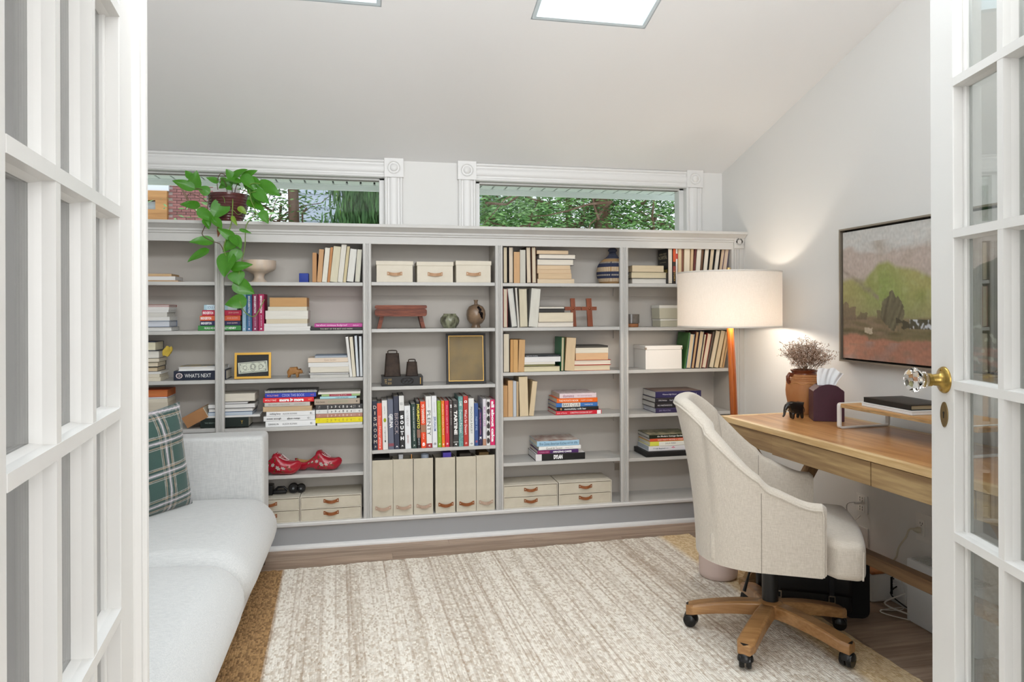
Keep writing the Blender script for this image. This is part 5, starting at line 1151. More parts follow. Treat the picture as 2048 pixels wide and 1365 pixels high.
# gold frame with banknote
pz = SZ[1][2]
def leanframe(name, label, x0, x1, h, y, bay, shelf, fw, fm, th=.016, ang=9, rz=0):
    z = SZ[bay][shelf]; Mx = Matrix.Translation((x0, y, z+.001+th*math.sin(math.radians(ang)))) @ Matrix.Rotation(math.radians(rz), 4, 'Z') @ Matrix.Rotation(math.radians(-ang), 4, 'X'); w = x1-x0
    r_ = thing(name, label, 'picture', M=Mx)
    m = MB()
    for q in ([(0, 0), (w, 0), (w-fw, fw), (fw, fw)], [(w, 0), (w, h), (w-fw, h-fw), (w-fw, fw)], [(w, h), (0, h), (fw, h-fw), (w-fw, h-fw)], [(0, h), (0, 0), (fw, fw), (fw, h-fw)]): m.prism(q, 'y', 0, th)
    m.build('frame', fm, r_, bevel=.001); return r_, w, h
a, b = at(468.5, 758, Y=.04), at(541.5, 758, Y=.04); hF = at(505, 707, Y=.055).z-pz
gf, w, h = leanframe('picture_frame', 'gold framed banknote on black mat on the third shelf', a.x, b.x, hF*1.01, .04, 1, 2, .0115, mat('gold_paint', '#d0a245', .35, .35), ang=7, rz=2)
MB().box((.008, .006, .008), (w-.008, .012, h-.008)).build('mat_board', C('#1f2021', .6), gf)
nb = bpy.data.objects.new('banknote', None); COL.objects.link(nb); nb.parent = gf; nb.matrix_local = Matrix.Translation((w*.50, .0052, h*.44)) @ Matrix.Rotation(math.radians(-4), 4, 'Y')
bw_, bh_ = w*.80, h*.42
MB().box((-bw_/2, -.0004, -bh_/2), (bw_/2, .0006, bh_/2)).build('note', C('#d3d6c6', .8), nb)
pr_ = MB()
def ringp(mb, cx, cz, rx, rz_, t, n=24, y=-.0009):
    for i in range(n):
        a0, a1 = 2*math.pi*i/n, 2*math.pi*(i+1)/n
        v = [(cx+rx*math.cos(a0), y, cz+rz_*math.sin(a0)), (cx+rx*math.cos(a1), y, cz+rz_*math.sin(a1)), (cx+(rx-t)*math.cos(a1), y, cz+(rz_-t)*math.sin(a1)), (cx+(rx-t)*math.cos(a0), y, cz+(rz_-t)*math.sin(a0))]
        mb.add(v, [(0, 1, 2, 3), (3, 2, 1, 0)])
t_ = .0012
for (x0, z0, x1, z1) in ((-.46, .40, .46, .44), (-.46, -.44, .46, -.40), (-.46, -.44, -.447, .44), (.447, -.44, .46, .44)): pr_.box((bw_*x0, -.0009, bh_*z0), (bw_*x1, -.0003, bh_*z1))
ringp(pr_, 0, 0, bw_*.10, bh_*.36, .0016); ringp(pr_, 0, .002, bw_*.07, bh_*.25, .0022); ringp(pr_, bw_*.27, 0, bw_*.08, bh_*.2, .0016); ringp(pr_, -bw_*.27, 0, bw_*.07, bh_*.18, .0016)
for k in range(26):
    x, z = random.uniform(-.4, .4)*bw_, random.uniform(-.34, .34)*bh_; ringp(pr_, x, z, random.uniform(.002, .006), random.uniform(.001, .004), .0007, 10)
pr_.build('print', C('#4b4f4a', .8), nb)
for cx in (-.42, .42): 
    for cz_ in (-.3, .3): text('1', nb, TM((bw_*cx, -.0011, bh_*cz_)), .003, bh_*.14, C('#3c403b'))
MB().box((.008, .0035, .008), (w-.008, .0043, h-.008)).build('glazing', glassmat('frame_glass', (1, 1, 1), .0, .02), gf)
# carved bear / bison: body chain grown with a skin modifier
def skin_animal(name, label, m, nodes, edges, scale, loc, rz, cat='figurine', ears=None):
    me = bpy.data.meshes.new(name); me.from_pydata([n[0] for n in nodes], edges, []); o = bpy.data.objects.new(name, me); COL.objects.link(o)
    sk_ = o.modifiers.new('skin', 'SKIN'); 
    for v, n_ in zip(me.skin_vertices[0].data if me.skin_vertices else [], nodes): pass
    if not me.skin_vertices: return o
    for i, n_ in enumerate(nodes): me.skin_vertices[0].data[i].radius = (n_[1], n_[2] if len(n_) > 2 else n_[1])
    me.skin_vertices[0].data[0].use_root = True
    ss = o.modifiers.new('sub', 'SUBSURF'); ss.levels = 2; ss.render_levels = 2
    me.materials.append(m); o.scale = (scale,)*3; o.location = loc; o.rotation_euler = (0, 0, rz); tag(o, label, cat); return o
ow = mat('olive_wood', '#b07f47', .4, n=(40, .8), col2='#8a5c2e', stretch=(.3, 1, 1))
cb = at(588, 755, Y=.07); sB = (at(606, 755, Y=.07).x-at(570, 755, Y=.07).x)
bn = [((0, 0, .42), .20, .24), ((-.28, 0, .40), .17, .20), ((-.40, 0, .30), .09, .12), ((.24, 0, .47), .19, .22), ((.40, 0, .38), .12, .14), ((.50, 0, .27), .06, .07),
      ((.20, .13, .22), .075), ((.21, .14, .02), .055), ((.20, -.13, .22), .075), ((.22, -.14, .02), .055), ((-.28, .12, .2), .08), ((-.30, .13, .02), .055), ((-.28, -.12, .2), .08), ((-.32, -.13, .02), .055)]
be = [(0, 1), (1, 2), (0, 3), (3, 4), (4, 5), (3, 6), (6, 7), (3, 8), (8, 9), (1, 10), (10, 11), (1, 12), (12, 13)]
bear = skin_animal('bear_figurine', 'small carved wooden bear standing on the third shelf', ow, bn, be, sB*.95, (cb.x, .08, pz+.001-.0246*sB*.95), math.radians(-8))
ear = MB()
for y_ in (-.09, .09): ear.lathe([(.05, 0), (.045, .05), (0, .07)], 10, c=(.36, y_, .50))
ear.box((.50, -.012, .27), (.60, .012, .295)); ear.build('ears_and_snout', mat('dark_olive_wood', '#6b4526', .4), bear)
# clogs
def clog(label, px0, px1, Y, rz, z):
    a, b = at(px0, 940, Y=Y), at(px1, 940, Y=Y); Ls = b.x-a.x
    root = thing('clog', label, 'clog', M=Matrix.Translation((a.x, Y, z+.001)) @ Matrix.Rotation(rz, 4, 'Z'))
    n_u, n_v = 60, 28
    def half(t):  # half width
        return Ls*(.125+.045*math.sin(math.pi*min(1, t*1.1)) + .035*sm01((t-.45)/.2)*(1-sm01((t-.8)/.2))) * (1-.0)*math.sqrt(max(0, 1-((t-.5)/.5)**10))*(1-.30*sm01((t-.80)/.20))
    def bot(t): return Ls*(.018*(1-sm01(t/.05)) + .045*sm01((t-.22)/.08)*(1-sm01((t-.38)/.10)) + .085*sm01((t-.80)/.22)**1.4)
    def topz(t): return Ls*(.255 + .17*math.exp(-((t-.52)/.14)**2) + .015*sm01((t-.85)/.1) - .045*math.exp(-((t-.24)/.14)**2))
    def sect(t):
        w_, z0, z1 = half(t), bot(t), topz(t); e = math.sqrt(max(.0004, 1-(max(0, t-.88)/.12)**2.2)); zm = z0*.45+z1*.55; return w_*e, zm+(z0-zm)*e, zm+(z1-zm)*e
    mb = MB(); open_ = lambda t: t < .47
    vs = []
    for i in range(n_u+1):
        t_ = i/n_u; w_, z0, z1 = sect(t_)
        for j in range(n_v):
            a_ = 2*math.pi*j/n_v-math.pi/2; cx_ = math.cos(a_); sz_ = math.sin(a_)
            zz = (z0+z1)/2 + (z1-z0)/2*(abs(sz_)**.75)*(1 if sz_ > 0 else -1)
            yy = w_*(abs(cx_)**.75)*(1 if cx_ > 0 else -1)
            vs.append((Ls*t_, yy, zz))
    fs = []
    for i in range(n_u):
        for j in range(n_v):
            t_ = (i+.5)/n_u; ang = 2*math.pi*(j+.5)/n_v-math.pi/2
            if .05 < t_ < .46 and math.sin(ang) > .62 : continue
            fs.append((i*n_v+j, i*n_v+(j+1) % n_v, (i+1)*n_v+(j+1) % n_v, (i+1)*n_v+j))
    mb.add(vs, fs, smooth=True); mb.add(vs[:n_v], [tuple(range(n_v))]); mb.add(vs[-n_v:], [tuple(range(n_v))[::-1]])
    o = mb.build('outer_shell', attrmat('clog_lacquer', .22, coat=.6), root)
    o.data.materials.clear(); o.data.materials.append(attrmat('clog_lacquer', .22, coat=.6))
    sd = o.modifiers.new('solid', 'SOLIDIFY'); sd.thickness = Ls*.03; sd.offset = -1
    o.data.materials.append(mat('bare_poplar', '#c79a64', .6)); sd.material_offset = 1; sd.material_offset_rim = 1
    flowers = [(.52, .30, .052), (.63, .22, .060), (.73, .30, .050), (.36, .26, .030)]
    flo = MB(); 
    red = lin('#a3182b')
    def surf(t, v):      # point on the near (-y) side at relative height v
        w_, z0, z1 = sect(t); sz_ = v*2-1; zz = z0+(z1-z0)*v; s2 = (abs(2*v-1))**(1/.75); cx_ = math.sqrt(max(0, 1-s2*s2)); return Vector((Ls*t, -w_*(cx_**.75)-.0008, zz))
    def petal(t, v, a_, ln, wd, mb_):
        p = []
        for k in range(8):
            q_ = 2*math.pi*k/8; u = ln*(.5+.5*math.cos(q_)); w2 = wd*math.sin(q_); du, dv = u*math.cos(a_)-w2*math.sin(a_), u*math.sin(a_)+w2*math.cos(a_)
            p.append(surf(t+du, max(.04, min(.97, v+dv*2.4))))
        cc = sum(p, Vector())/8; cc.y -= .0008; mb_.add(p+[cc], [(k, (k+1) % 8, 8) for k in range(8)] + [((k+1) % 8, k, 8) for k in range(8)])
    wm, gm, ym = MB(), MB(), MB()
    for (t, v, r_) in [(.50, .50, .040), (.60, .40, .052), (.70, .50, .045), (.40, .56, .028), (.33, .62, .022)]:
        for k in range(6): petal(t, v, k*math.pi/3+.3, r_, r_*.30, wm)
        petal(t-.006, v, 0, .014, .006, ym)
    for (t, v, a_) in [(.78, .50, .5), (.80, .42, .3), (.76, .60, 1.0), (.46, .60, 2.2), (.54, .62, 1.6), (.44, .45, 2.8), (.66, .30, -.4), (.55, .28, -2.2), (.36, .50, 2.9)]: petal(t, v, a_, .07, .010, gm)
    tag(wm.build('painted_flowers', C('#e7e2dc', .4), root), kind='stuff'); tag(gm.build('painted_leaves', C('#5f8040', .4), root), kind='stuff'); tag(ym.build('flower_centres', C('#c9a14a', .4), root), kind='stuff')
    # white scallop band and dots on the instep
    bnd = MB(); pts = []
    for k in range(21):
        q_ = -1+2*k/20; t = .60+.16*(1-q_*q_)-.06*abs(q_)**3*0; v = q_
        w_, z0, z1 = sect(t); yy = w_*.62*q_; s_y = min(1, abs(yy/w_)); cx2 = s_y**(1/.75); sz2 = math.sqrt(max(0, 1-cx2*cx2))**.75; pts.append((Ls*t, yy, (z0+z1)/2+(z1-z0)/2*sz2+.0012))
    bnd.tube(pts, .0022, 6, squash=.6); bnd.build('painted_band', C('#e7dfdf', .4), root)
    dots = MB()
    for k in range(26):
        q_ = random.uniform(-.5, .5); t = random.uniform(.50, .60+.12*(1-4*q_*q_)); w_, z0, z1 = sect(t); yy = w_*q_; cx2 = abs(q_)**(1/.75); sz2 = math.sqrt(1-cx2*cx2)**.75
        dots.lathe([(.0028, 0), (.002, .0008), (0, .001)], 8, c=(Ls*t, yy, (z0+z1)/2+(z1-z0)/2*sz2+.0002))
    dots.build('painted_dots', C('#e9e3e0', .4), root)
    paint(o, lambda co: red)
    return root
clog('red painted wooden clog half behind the sofa arm', 499, 605.5, .075, math.radians(-9), SZ[1][4])
clog('red painted wooden clog in front of the bare back panel, the right one', 590, 686, .135, math.radians(-9), SZ[1][4])
# linen storage boxes
lin_ = mat('box_linen', '#cfc7b5', .85, n=(12, .55), col2='#b9b09c', bump=(700, .25, .0006)); linL = mat('box_linen_light', '#dcd4c4', .85, n=(12, .4), col2='#cbc2b0', bump=(700, .25, .0006)); card = C('#d9d2c0', .8)
lt, lb2 = mat('leather_tan', '#b8916f', .5, n=(30, .4), col2='#94704f'), mat('leather_brown', '#93572f', .45, n=(30, .4), col2='#70401f')
lp = mat('leather_pale', '#b99f8c', .5, n=(30, .4), col2='#a38772')
def tab(root, cx, cz_, w, m, y=0, drop=.35):
    """leather strap handle held by two rivets, bowing out"""
    h = w*.24; o = MB(); n_ = 12; t_ = .0022; vs = []
    for i in range(n_+1):
        u = i/n_*2-1; bow = .012*(1-abs(u)**2.2) if abs(u) < .78 else 0; bow = .012*max(0, 1-(abs(u)/.78)**2); dz = -h*drop*max(0, 1-(abs(u)/.8)**2)
        hh = h/2*(1.0 if abs(u) > .72 else .85)
        vs += [(cx+u*w/2, y-.0008-bow, cz_-hh+dz), (cx+u*w/2, y-.0008-bow, cz_+hh+dz), (cx+u*w/2, y-.0008-bow-t_, cz_+hh+dz), (cx+u*w/2, y-.0008-bow-t_, cz_-hh+dz)]
    fs = []
    for i in range(n_):
        for k in range(4): fs.append((i*4+k, i*4+(k+1) % 4, (i+1)*4+(k+1) % 4, (i+1)*4+k))
    fs += [(0, 3, 2, 1), tuple(n_*4+k for k in range(4))]
    o.add(vs, [f[::-1] for f in fs]); hd = o.build('handle', m, root)
    for s2 in (-1, 1): MB().lathe([(.0022, 0), (.002, .0012), (0, .0016)], 10, M=Matrix.Translation((cx+s2*w*.42, y-.003, cz_)) @ Matrix.Rotation(math.radians(90), 4, 'X')).build('rivet', C('#e9e3d8', .25), hd)
def lidbox(label, px0, px1, pyt, pyl, Y, bay, shelf, rz=0):
    a, b = at(px0, 560, Y=Y), at(px1, 560, Y=Y); z = SZ[bay][shelf]; H = at(px0, pyt, Y=Y).z-z; hl_ = at(px0, pyl, Y=Y).z-z; w = b.x-a.x
    r_ = thing('storage_box', label, 'box', M=Matrix.Translation((a.x, Y, z+.0005)) @ Matrix.Rotation(math.radians(rz), 4, 'Z'), group='lidded linen boxes on the top shelf')
    MB().box((0, 0, 0), (w, .165, hl_)).build('box_body', linL, r_, bevel=.001); MB().box((-.003, -.003, hl_), (w+.003, .168, H)).build('lid', linL, r_, bevel=.001)
    tab(r_, w/2, hl_*.50, w*.42, lt, 0, .25); return r_
lidbox('left linen lidded box with tan leather handle, middle bay top shelf', 753, 825.5, 522.3, 530.2, .025, 2, 0)
lidbox('middle linen lidded box of the three, middle bay top shelf', 834.3, 906, 523.8, 531.8, .028, 2, 0)
lidbox('right linen lidded box, turned slightly, middle bay top shelf', 912.5, 982, 522, 530.5, .022, 2, 0, 2.2)
# old red stool
a, b = at(750, 657, Y=.045), at(854, 657, Y=.045); z = SZ[2][1]; w = b.x-a.x; H = at(800, 611, Y=.045).z-z
st_ = thing('step_stool', 'worn red-brown wooden milking stool on the second shelf', 'stool', (a.x, .045, z+.0005)); rw_ = wood('worn_red_wood', '#3f1d12', '#8a4a30', 'x', 22, .6, c3='#6b3321', bump=.3)
def rrect(w_, h_, r_, x0=0, z0=0):
    p = []
    for cx, cz__, a0 in ((w_-r_, h_-r_, 0), (r_, h_-r_, 90), (r_, r_, 180), (w_-r_, r_, 270)):
        for k in range(5): q_ = math.radians(a0+90*k/4); p.append((x0+cx+r_*math.cos(q_), z0+cz__+r_*math.sin(q_)))
    return p
MB().prism(rrect(w, H*.15, H*.06, 0, H*.85)[::-1], 'y', -.004, .13).build('top_board', rw_, st_, bevel=.001)
MB().prism(rrect(w, H*.33, H*.11, 0, H*.52)[::-1], 'y', 0, .014).build('apron', rw_, st_, bevel=.001); MB().prism(rrect(w, H*.33, H*.11, 0, H*.52)[::-1], 'y', .112, .126).build('apron', rw_, st_, bevel=.001)
for x0, x1 in ((w*.04, w*.10), (w*.90, w*.84)):
    d = w*.075; MB().prism([(x0, 0), (x0+d*(1 if x1 > x0 else 1)-(.0), 0), (x1+d, H*.55), (x1, H*.55)] if x1 > x0 else [(x0-.0, 0), (x0+d, 0), (x1+d, H*.55), (x1, H*.55)], 'y', .016, .11).build('leg', rw_, st_, bevel=.0015)
# pots
c = at(899.5, 655, Y=.10); r_ = (at(919, 655, Y=.1).x-at(880, 655, Y=.1).x)/2; H = at(899, 628, Y=.1).z-z
tag(MB().lathe([(r_*.62, 0), (r_*.66, H*.03), (r_*.93, H*.30), (r_*1.0, H*.50), (r_*.94, H*.72), (r_*.70, H*.90), (r_*.64, H*.94), (r_*.66, H), (r_*.58, H), (r_*.56, H*.93), (r_*.8, H*.6), (r_*.5, H*.1), (0, H*.08)], 40).build('pot', mat('speckled_glaze', '#9c9f82', .2, n=(38, 1), col2='#2f2a20', stretch=(1, 1, .45), coat=.4), loc=(c.x, .10, z+.0006)), 'squat green pottery bowl-vase with dark drips on the second shelf', 'vase')
c = at(953.3, 654, Y=.10); r_ = (at(972.7, 655, Y=.1).x-at(934, 655, Y=.1).x)/2; H = at(950, 600.5, Y=.1).z-z
fl_ = MB().lathe([(r_*.47, 0), (r_*.48, H*.03), (r_*.40, H*.10), (r_*.42, H*.115), (r_*.66, H*.17), (r_*.90, H*.30), (r_*1.0, H*.47), (r_*.95, H*.62), (r_*.72, H*.76), (r_*.36, H*.825), (r_*.19, H*.84), (r_*.17, H*.93), (r_*.24, H*.985), (r_*.24, H), (r_*.16, H), (r_*.12, H*.86)], 40)
tag(fl_.build('moon_flask', mat('ash_glaze', '#8c7259', .3, n=(16, .9), col2='#5b4a3b', coat=.3), loc=(c.x-.004, .10, z+.0006)), 'round brown moon flask with narrow neck on the second shelf', 'vase')
fo_ = bpy.data.objects['moon_flask']
sp2 = MB()
for (zz, a_, s2) in ((.72, -80, .010), (.64, -72, .012), (.56, -76, .010), (.50, -66, .013), (.42, -64, .009), (.36, -58, .007)):
    q_ = math.radians(a_); rr = r_*math.sqrt(max(0, 1-((zz-.47)/.42)**2))*1.005
    p0 = Vector((rr*math.cos(q_), rr*math.sin(q_), H*zz)); nn = Vector((p0.x, p0.y, (zz-.47)*H*.8)).normalized(); t1 = nn.cross(Vector((0, 0, 1))).normalized(); t2 = nn.cross(t1)
    pts = [p0+nn*.0008+t1*s2*math.cos(k*math.pi/5)*(.7+.4*random.random())+t2*s2*math.sin(k*math.pi/5)*(.7+.4*random.random()) for k in range(10)]; sp2.add(pts+[p0+nn*.0012], [(k, (k+1) % 10, 10) for k in range(10)]+[((k+1) % 10, k, 10) for k in range(10)])
sp2.build('glaze_splash', C('#1e1618', .15), fo_)
# third shelf: old book with two bells, black frame
z = SZ[2][2]; a, b = at(763, 771, Y=.03), at(846, 771, Y=.03); T = at(763, 754.5, Y=.03).z-z
ob = book(Matrix.Translation((a.x, .03, z+.0003)), b.x-a.x, T, .14, '#1c1a19', '#b8a585', True, 'old black book with gold decoration under the two bells', None, tb=.003)
L_ = b.x-a.x
text('THE', ob, TM((L_*.10, -.0008, T*.5)), L_*.05, T*.5, C('#b0935a', .35)); text('WONDER', ob, TM((L_*.20, -.0008, T*.68)), L_*.09, T*.22, C('#b0935a', .35)); text('BOOK', ob, TM((L_*.20, -.0008, T*.3)), L_*.09, T*.25, C('#b0935a', .35))
gl = MB(); ringp(gl, L_*.62, T*.5, L_*.155, T*.36, .0022, 28, y=-.0009)
for k in range(9): ringp(gl, L_*(.50+.03*k), T*(.5+.12*math.sin(k*2.1)), .004, .004, .0016, 10, y=-.0009)
gl.box((L_*.93, -.0009, T*.15), (L_*.945, -.0002, T*.85)); gl.build('gilt_ornament', mat('gilt', '#b38c45', .3, .6), ob)
rust = mat('old_iron', '#4a3c33', .65, .5, n=(30, 1), col2='#2e2723', bump=(60, .4, .002))
def bell(label, px0, px1, ptop, hnd, Y):
    a, b = at(px0, 754, Y=Y), at(px1, 754, Y=Y); w = b.x-a.x; zb = z+T+.001; H = at(px0, hnd, Y=Y).z-zb; h = H
    hl2 = at(px0, ptop, Y=Y).z-zb
    r0 = thing('cowbell', label, 'bell', ((a.x+b.x)/2, Y+.035, zb))
    m = MB(); n_ = 36; vs = []
    for (s2, zz) in ((1.0, 0), (1.02, h*.02), (.98, h*.05), (.88, h*.55), (.80, h*.93), (.80, h*.99), (.74, h)):
        for k in range(n_):
            q_ = 2*math.pi*k/n_; cx_ = math.cos(q_); sy_ = math.sin(q_); e = .35
            vs.append((w/2*s2*abs(cx_)**e*(1 if cx_ > 0 else -1), w*.33*s2*abs(sy_)**e*(1 if sy_ > 0 else -1), zz))
    m.add(vs, [(i*n_+k, i*n_+(k+1) % n_, (i+1)*n_+(k+1) % n_, (i+1)*n_+k) for i in range(6) for k in range(n_)], smooth=True); m.add(vs[-n_:], [tuple(range(n_))])
    m.build('bell_body', rust, r0)
    hw = w*.27; MB().tube([(-hw, 0, h-.002), (-hw, 0, h+(hl2-h)*.6), (-hw*.8, 0, hl2-.003), (0, 0, hl2-.002), (hw*.8, 0, hl2-.003), (hw, 0, h+(hl2-h)*.6), (hw, 0, h-.002)], .0032, 8).build('handle', rust, r0)
    MB().tube([(w*.36, -w*.27, h*.9), (w*.42, -w*.30, h*.1)], .0012, 6).build('side_seam', rust, r0)
bell('tall rusty iron cowbell on the old black book', 768.5, 802, 701.5, 708, .035)
bell('short rusty iron cowbell on the old black book', 812, 837, 719.5, 725, .035)
a, b = at(893, 765, Y=.05), at(972, 765, Y=.05); hF = at(930, 668.5, Y=.065).z-z
bf, w, h = leanframe('picture_frame', 'black and gold framed brown parchment print on the third shelf', a.x, b.x, hF*1.01, .05, 2, 2, .0135, mat('black_lacquer', '#15110f', .5), ang=8, rz=-3)
gi = MB()
for q in ([(.0125, .0125), (w-.0125, .0125), (w-.0165, .0165), (.0165, .0165)], [(w-.0125, .0125), (w-.0125, h-.0125), (w-.0165, h-.0165), (w-.0165, .0165)], [(w-.0125, h-.0125), (.0125, h-.0125), (.0165, h-.0165), (w-.0165, h-.0165)], [(.0125, h-.0125), (.0125, .0125), (.0165, .0165), (.0165, h-.0165)]): gi.prism(q, 'y', .001, .006)
gi.build('gilt_slip', mat('gilt', '#b38c45', .3, .6), bf)
MB().box((.014, .007, .014), (w-.014, .011, h-.014)).build('print', mat('parchment', '#8a7446', .6, n=(9, 1), col2='#6b5a3a'), bf)
MB().box((.014, .004, .014), (w-.014, .0048, h-.014)).build('glazing', glassmat('frame_glass', (1, 1, 1), .0, .02), bf)
# magazine files
def z5(x): return 730+x/4.707
def y5(y): return 770+y/4.707
files = [(65, 265, 712, 1255, lp, 'leftmost linen magazine file, empty-looking'), (267, 455, 702, 1235, lp, 'second linen magazine file from left, papers showing'), (460, 643, 694, 1222, lp, 'third linen magazine file from left, rolled paper inside'), (665, 852, 686, 1213, lb2, 'fourth linen magazine file, purple folder inside'), (862, 1047, 677, 1193, lb2, 'fifth linen magazine file, brown handle'), (1050, 1223, 664, 1180, lp, 'rightmost linen magazine file, beside the upright')]
mfs = []
for k, (x0, x1, y0, y1, hm_, lab) in enumerate(files):
    Y = .010; a, b = at(z5(x0), y5(y1), Y=Y), at(z5(x1), y5(y1), Y=Y); a.x = max(a.x, bays[2][0]+.0015); w = b.x-a.x; H = at(z5(x0+x1)/1, y5(y0), Y=Y).z if False else at(z5((x0+x1)/2), y5(y0), Y=Y).z-ZBOT
    r_ = thing('magazine_file', lab, 'magazine file', (a.x, Y, ZBOT+.0005), group='linen magazine files at the bottom of the middle bay'); t_ = .003
    D_ = .20; Hb = min(H*1.04, SZ[2][3]-.076-ZBOT)
    MB().box((0, 0, 0), (w-.0008, t_, H)).build('front_panel', lin_, r_)
    MB().prism([(t_, 0), (D_, 0), (D_, Hb), (t_, H)], 'x', 0, t_).build('side_panel', lin_, r_); MB().prism([(t_, 0), (D_, 0), (D_, Hb), (t_, H)], 'x', w-.0008-t_, w-.0008).build('side_panel', lin_, r_)
    MB().box((t_, D_-t_, 0), (w-.0008-t_, D_, Hb)).build('back_panel', lin_, r_); MB().box((t_, t_, 0), (w-.0008-t_, D_-t_, t_)).build('base_panel', lin_, r_)
    tab(r_, w*.52, H*.155, w*.76, hm_, 0, .35); mfs.append((a.x, w, H))
def infile(k, name, label, cat, mb, m, dx, y, h0=None): x, w, H = mfs[k]; o = mb.build(name, m, loc=(x+w*dx, y, ZBOT+.006)); return tag(o, label, cat)
x, w, H = mfs[1]; infile(1, 'papers', 'sheaf of white papers in the second magazine file', 'papers', MB().prism([(0, 0), (.004, 0), (.012, H+.012), (-.012, H+.012)], 'y', 0, .12), C('#d5d6d8', .7), .4, .05)
infile(2, 'papers', 'rolled grey-blue paper in the third magazine file', 'papers', MB().lathe([(.016, 0), (.022, H+.006), (.020, H+.006), (.015, .01)], 20, cap=False), C('#aeb8c6', .5), .62, .07)
infile(1, 'stick', 'orange wooden stick poking out between the magazine files', 'stick', MB().box((0, 0, 0), (.004, .003, H+.019)), C('#c98d4a'), .90, .012)
infile(3, 'folder', 'purple folder in the fourth magazine file', 'folder', MB().box((0, 0, 0), (w*.42, .10, H+.016)), C('#4b37a0', .4), .40, .03)
infile(0, 'papers', 'dark booklets in the leftmost magazine file', 'papers', MB().box((0, 0, 0), (w*.80, .14, H-.002)), C('#2b2926', .7), .08, .04)
infile(4, 'papers', 'dark papers in the fifth magazine file', 'papers', MB().box((0, 0, 0), (w*.6, .14, H+.004)), C('#3a342c', .7), .2, .04)
infile(5, 'papers', 'brown papers in the rightmost magazine file', 'papers', MB().box((0, 0, 0), (w*.5, .14, H+.006)), C('#6b5430', .7), .2, .04)
# drawer boxes
def drawerbox(label, px0, px1, pyt, Y, z, D_=.215, grp=None, hm_=lb2):
    a, b = at(px0, 1000, Y=Y), at(px1, 1000, Y=Y); w = b.x-a.x; H = at((px0+px1)/2, pyt, Y=Y).z-z; t_ = .0035
    r_ = thing('drawer_box', label, 'storage box', (a.x, Y, z+.0005), group=grp)
    for bx in (((0, 0, 0), (t_, D_, H)), ((w-t_, 0, 0), (w, D_, H)), ((t_, 0, 0), (w-t_, D_, t_)), ((t_, 0, H-t_), (w-t_, D_, H)), ((t_, 0, H/2-t_*.6), (w-t_, D_, H/2+t_*.6)), ((t_, D_-t_, t_), (w-t_, D_, H-t_))): MB().box(*bx).build('panel', linL, r_)
    for z0 in (t_, H/2+t_*.6):
        dr = MB().box((t_+.0012, .003, z0+.001), (w-t_-.0012, D_-.01, z0+H/2-t_*1.7-.0035)).build('drawer', lin_, r_)
        tab(dr, w*.5, z0+H*.27, w*.25, hm_, .003, .3)
zb_ = ZBOT
g_ = 'linen drawer boxes on the bottom shelves'
drawerbox('linen two-drawer box partly behind the sofa', 478, 599, 999, .010, zb_, grp=g_)
drawerbox('linen two-drawer box left of the magazine files', 600.5, 723, 991.5, .010, zb_, grp=g_)
drawerbox('linen two-drawer box right of the magazine files', 1007.5, 1115.5, 969.5, .012, zb_, .19, g_)
drawerbox('linen two-drawer box at the right of the fourth bay', 1118, 1223.5, 963.5, .012, zb_, .19, g_)
# black gadget lying on the drawer boxes
zt_b = zb_+(at(540, 999, Y=.01).z-zb_)+.001
a = at(529, 980, Y=.10)
gd = thing('gadget', 'black gadget with round dials lying on the linen box beside the sofa', 'gadget', (a.x, .08, zt_b))
MB().box((-.01, .0, 0), (.045, .07, .052)).build('body', blk, gd, bevel=.004); MB().box((.045, .01, .004), (.115, .05, .020)).build('plate', blk, gd, bevel=.004)
ug = MB().tube([(.05, .03, .018), (.07, .03, .036), (.10, .03, .036), (.118, .03, .018)], .006, 8).build('grip', blk, gd)
for x, r_ in ((.150, .027), (.190, .024)):
    wh = MB().lathe([(0, -.014), (r_*.98, -.014), (r_, -.008), (r_, .008), (r_*.9, .012), (r_*.72, .012), (r_*.68, .008), (r_*.5, .008), (r_*.46, .012), (r_*.2, .013), (0, .013)], 32, M=Matrix.Translation((x, .03, r_+.001)) @ Matrix.Rotation(math.radians(90), 4, 'X')).build('dial', blk, gd)
    MB().lathe([(r_*.22, 0), (r_*.22, .001), (0, .001)], 16, M=Matrix.Translation((x, .0165, r_+.001)) @ Matrix.Rotation(math.radians(90), 4, 'X')).build('dial_centre', C('#7f8387', .3), wh)
# woven basket with lid
z = SZ[3][0]; cb_ = at(1225.5, 566, Y=.12); rB = (at(1259, 566, Y=.12).x-at(1193, 566, Y=.12).x)/2; H = at(1225, 496.5, Y=.12).z-z
bk = thing('lidded_basket', 'coiled navy and straw basket with a knob lid behind the last upright', 'basket', (cb_.x, .122, z+.0005))
rBd = min(rB, .095)
def coil(mb, prof, nc):
    """stack of coils following prof (r as a function of 0..1)"""
    pass
bm2 = bpy.data.materials.new('coiled_straw'); bm2.use_nodes = True; t = bm2.node_tree; N = t.nodes; L = t.links; b_ = N['Principled BSDF']; b_.inputs['Roughness'].default_value = .8
at_ = N.new('ShaderNodeAttribute'); at_.attribute_name = 'Col'; L.new(at_.outputs['Color'], b_.inputs['Base Color'])
def prb(t):  # radius and height for t 0..1 along the body
    pts = [(0, .70, 0), (.12, .86, .06), (.3, .99, .22), (.45, 1.0, .34), (.62, .93, .50), (.74, .80, .60), (.80, .62, .66), (.81, .50, .70), (.86, .34, .755), (.92, .22, .82), (1, .17, .90)]
    for (t0, r0, z0), (t1, r1, z1) in zip(pts, pts[1:]):
        if t <= t1: k = (t-t0)/(t1-t0); return r0+(r1-r0)*k, z0+(z1-z0)*k
    return .17, .9
nco = 30; bm_b = MB(); nseg = 110
vs = []; ncr = nco*6
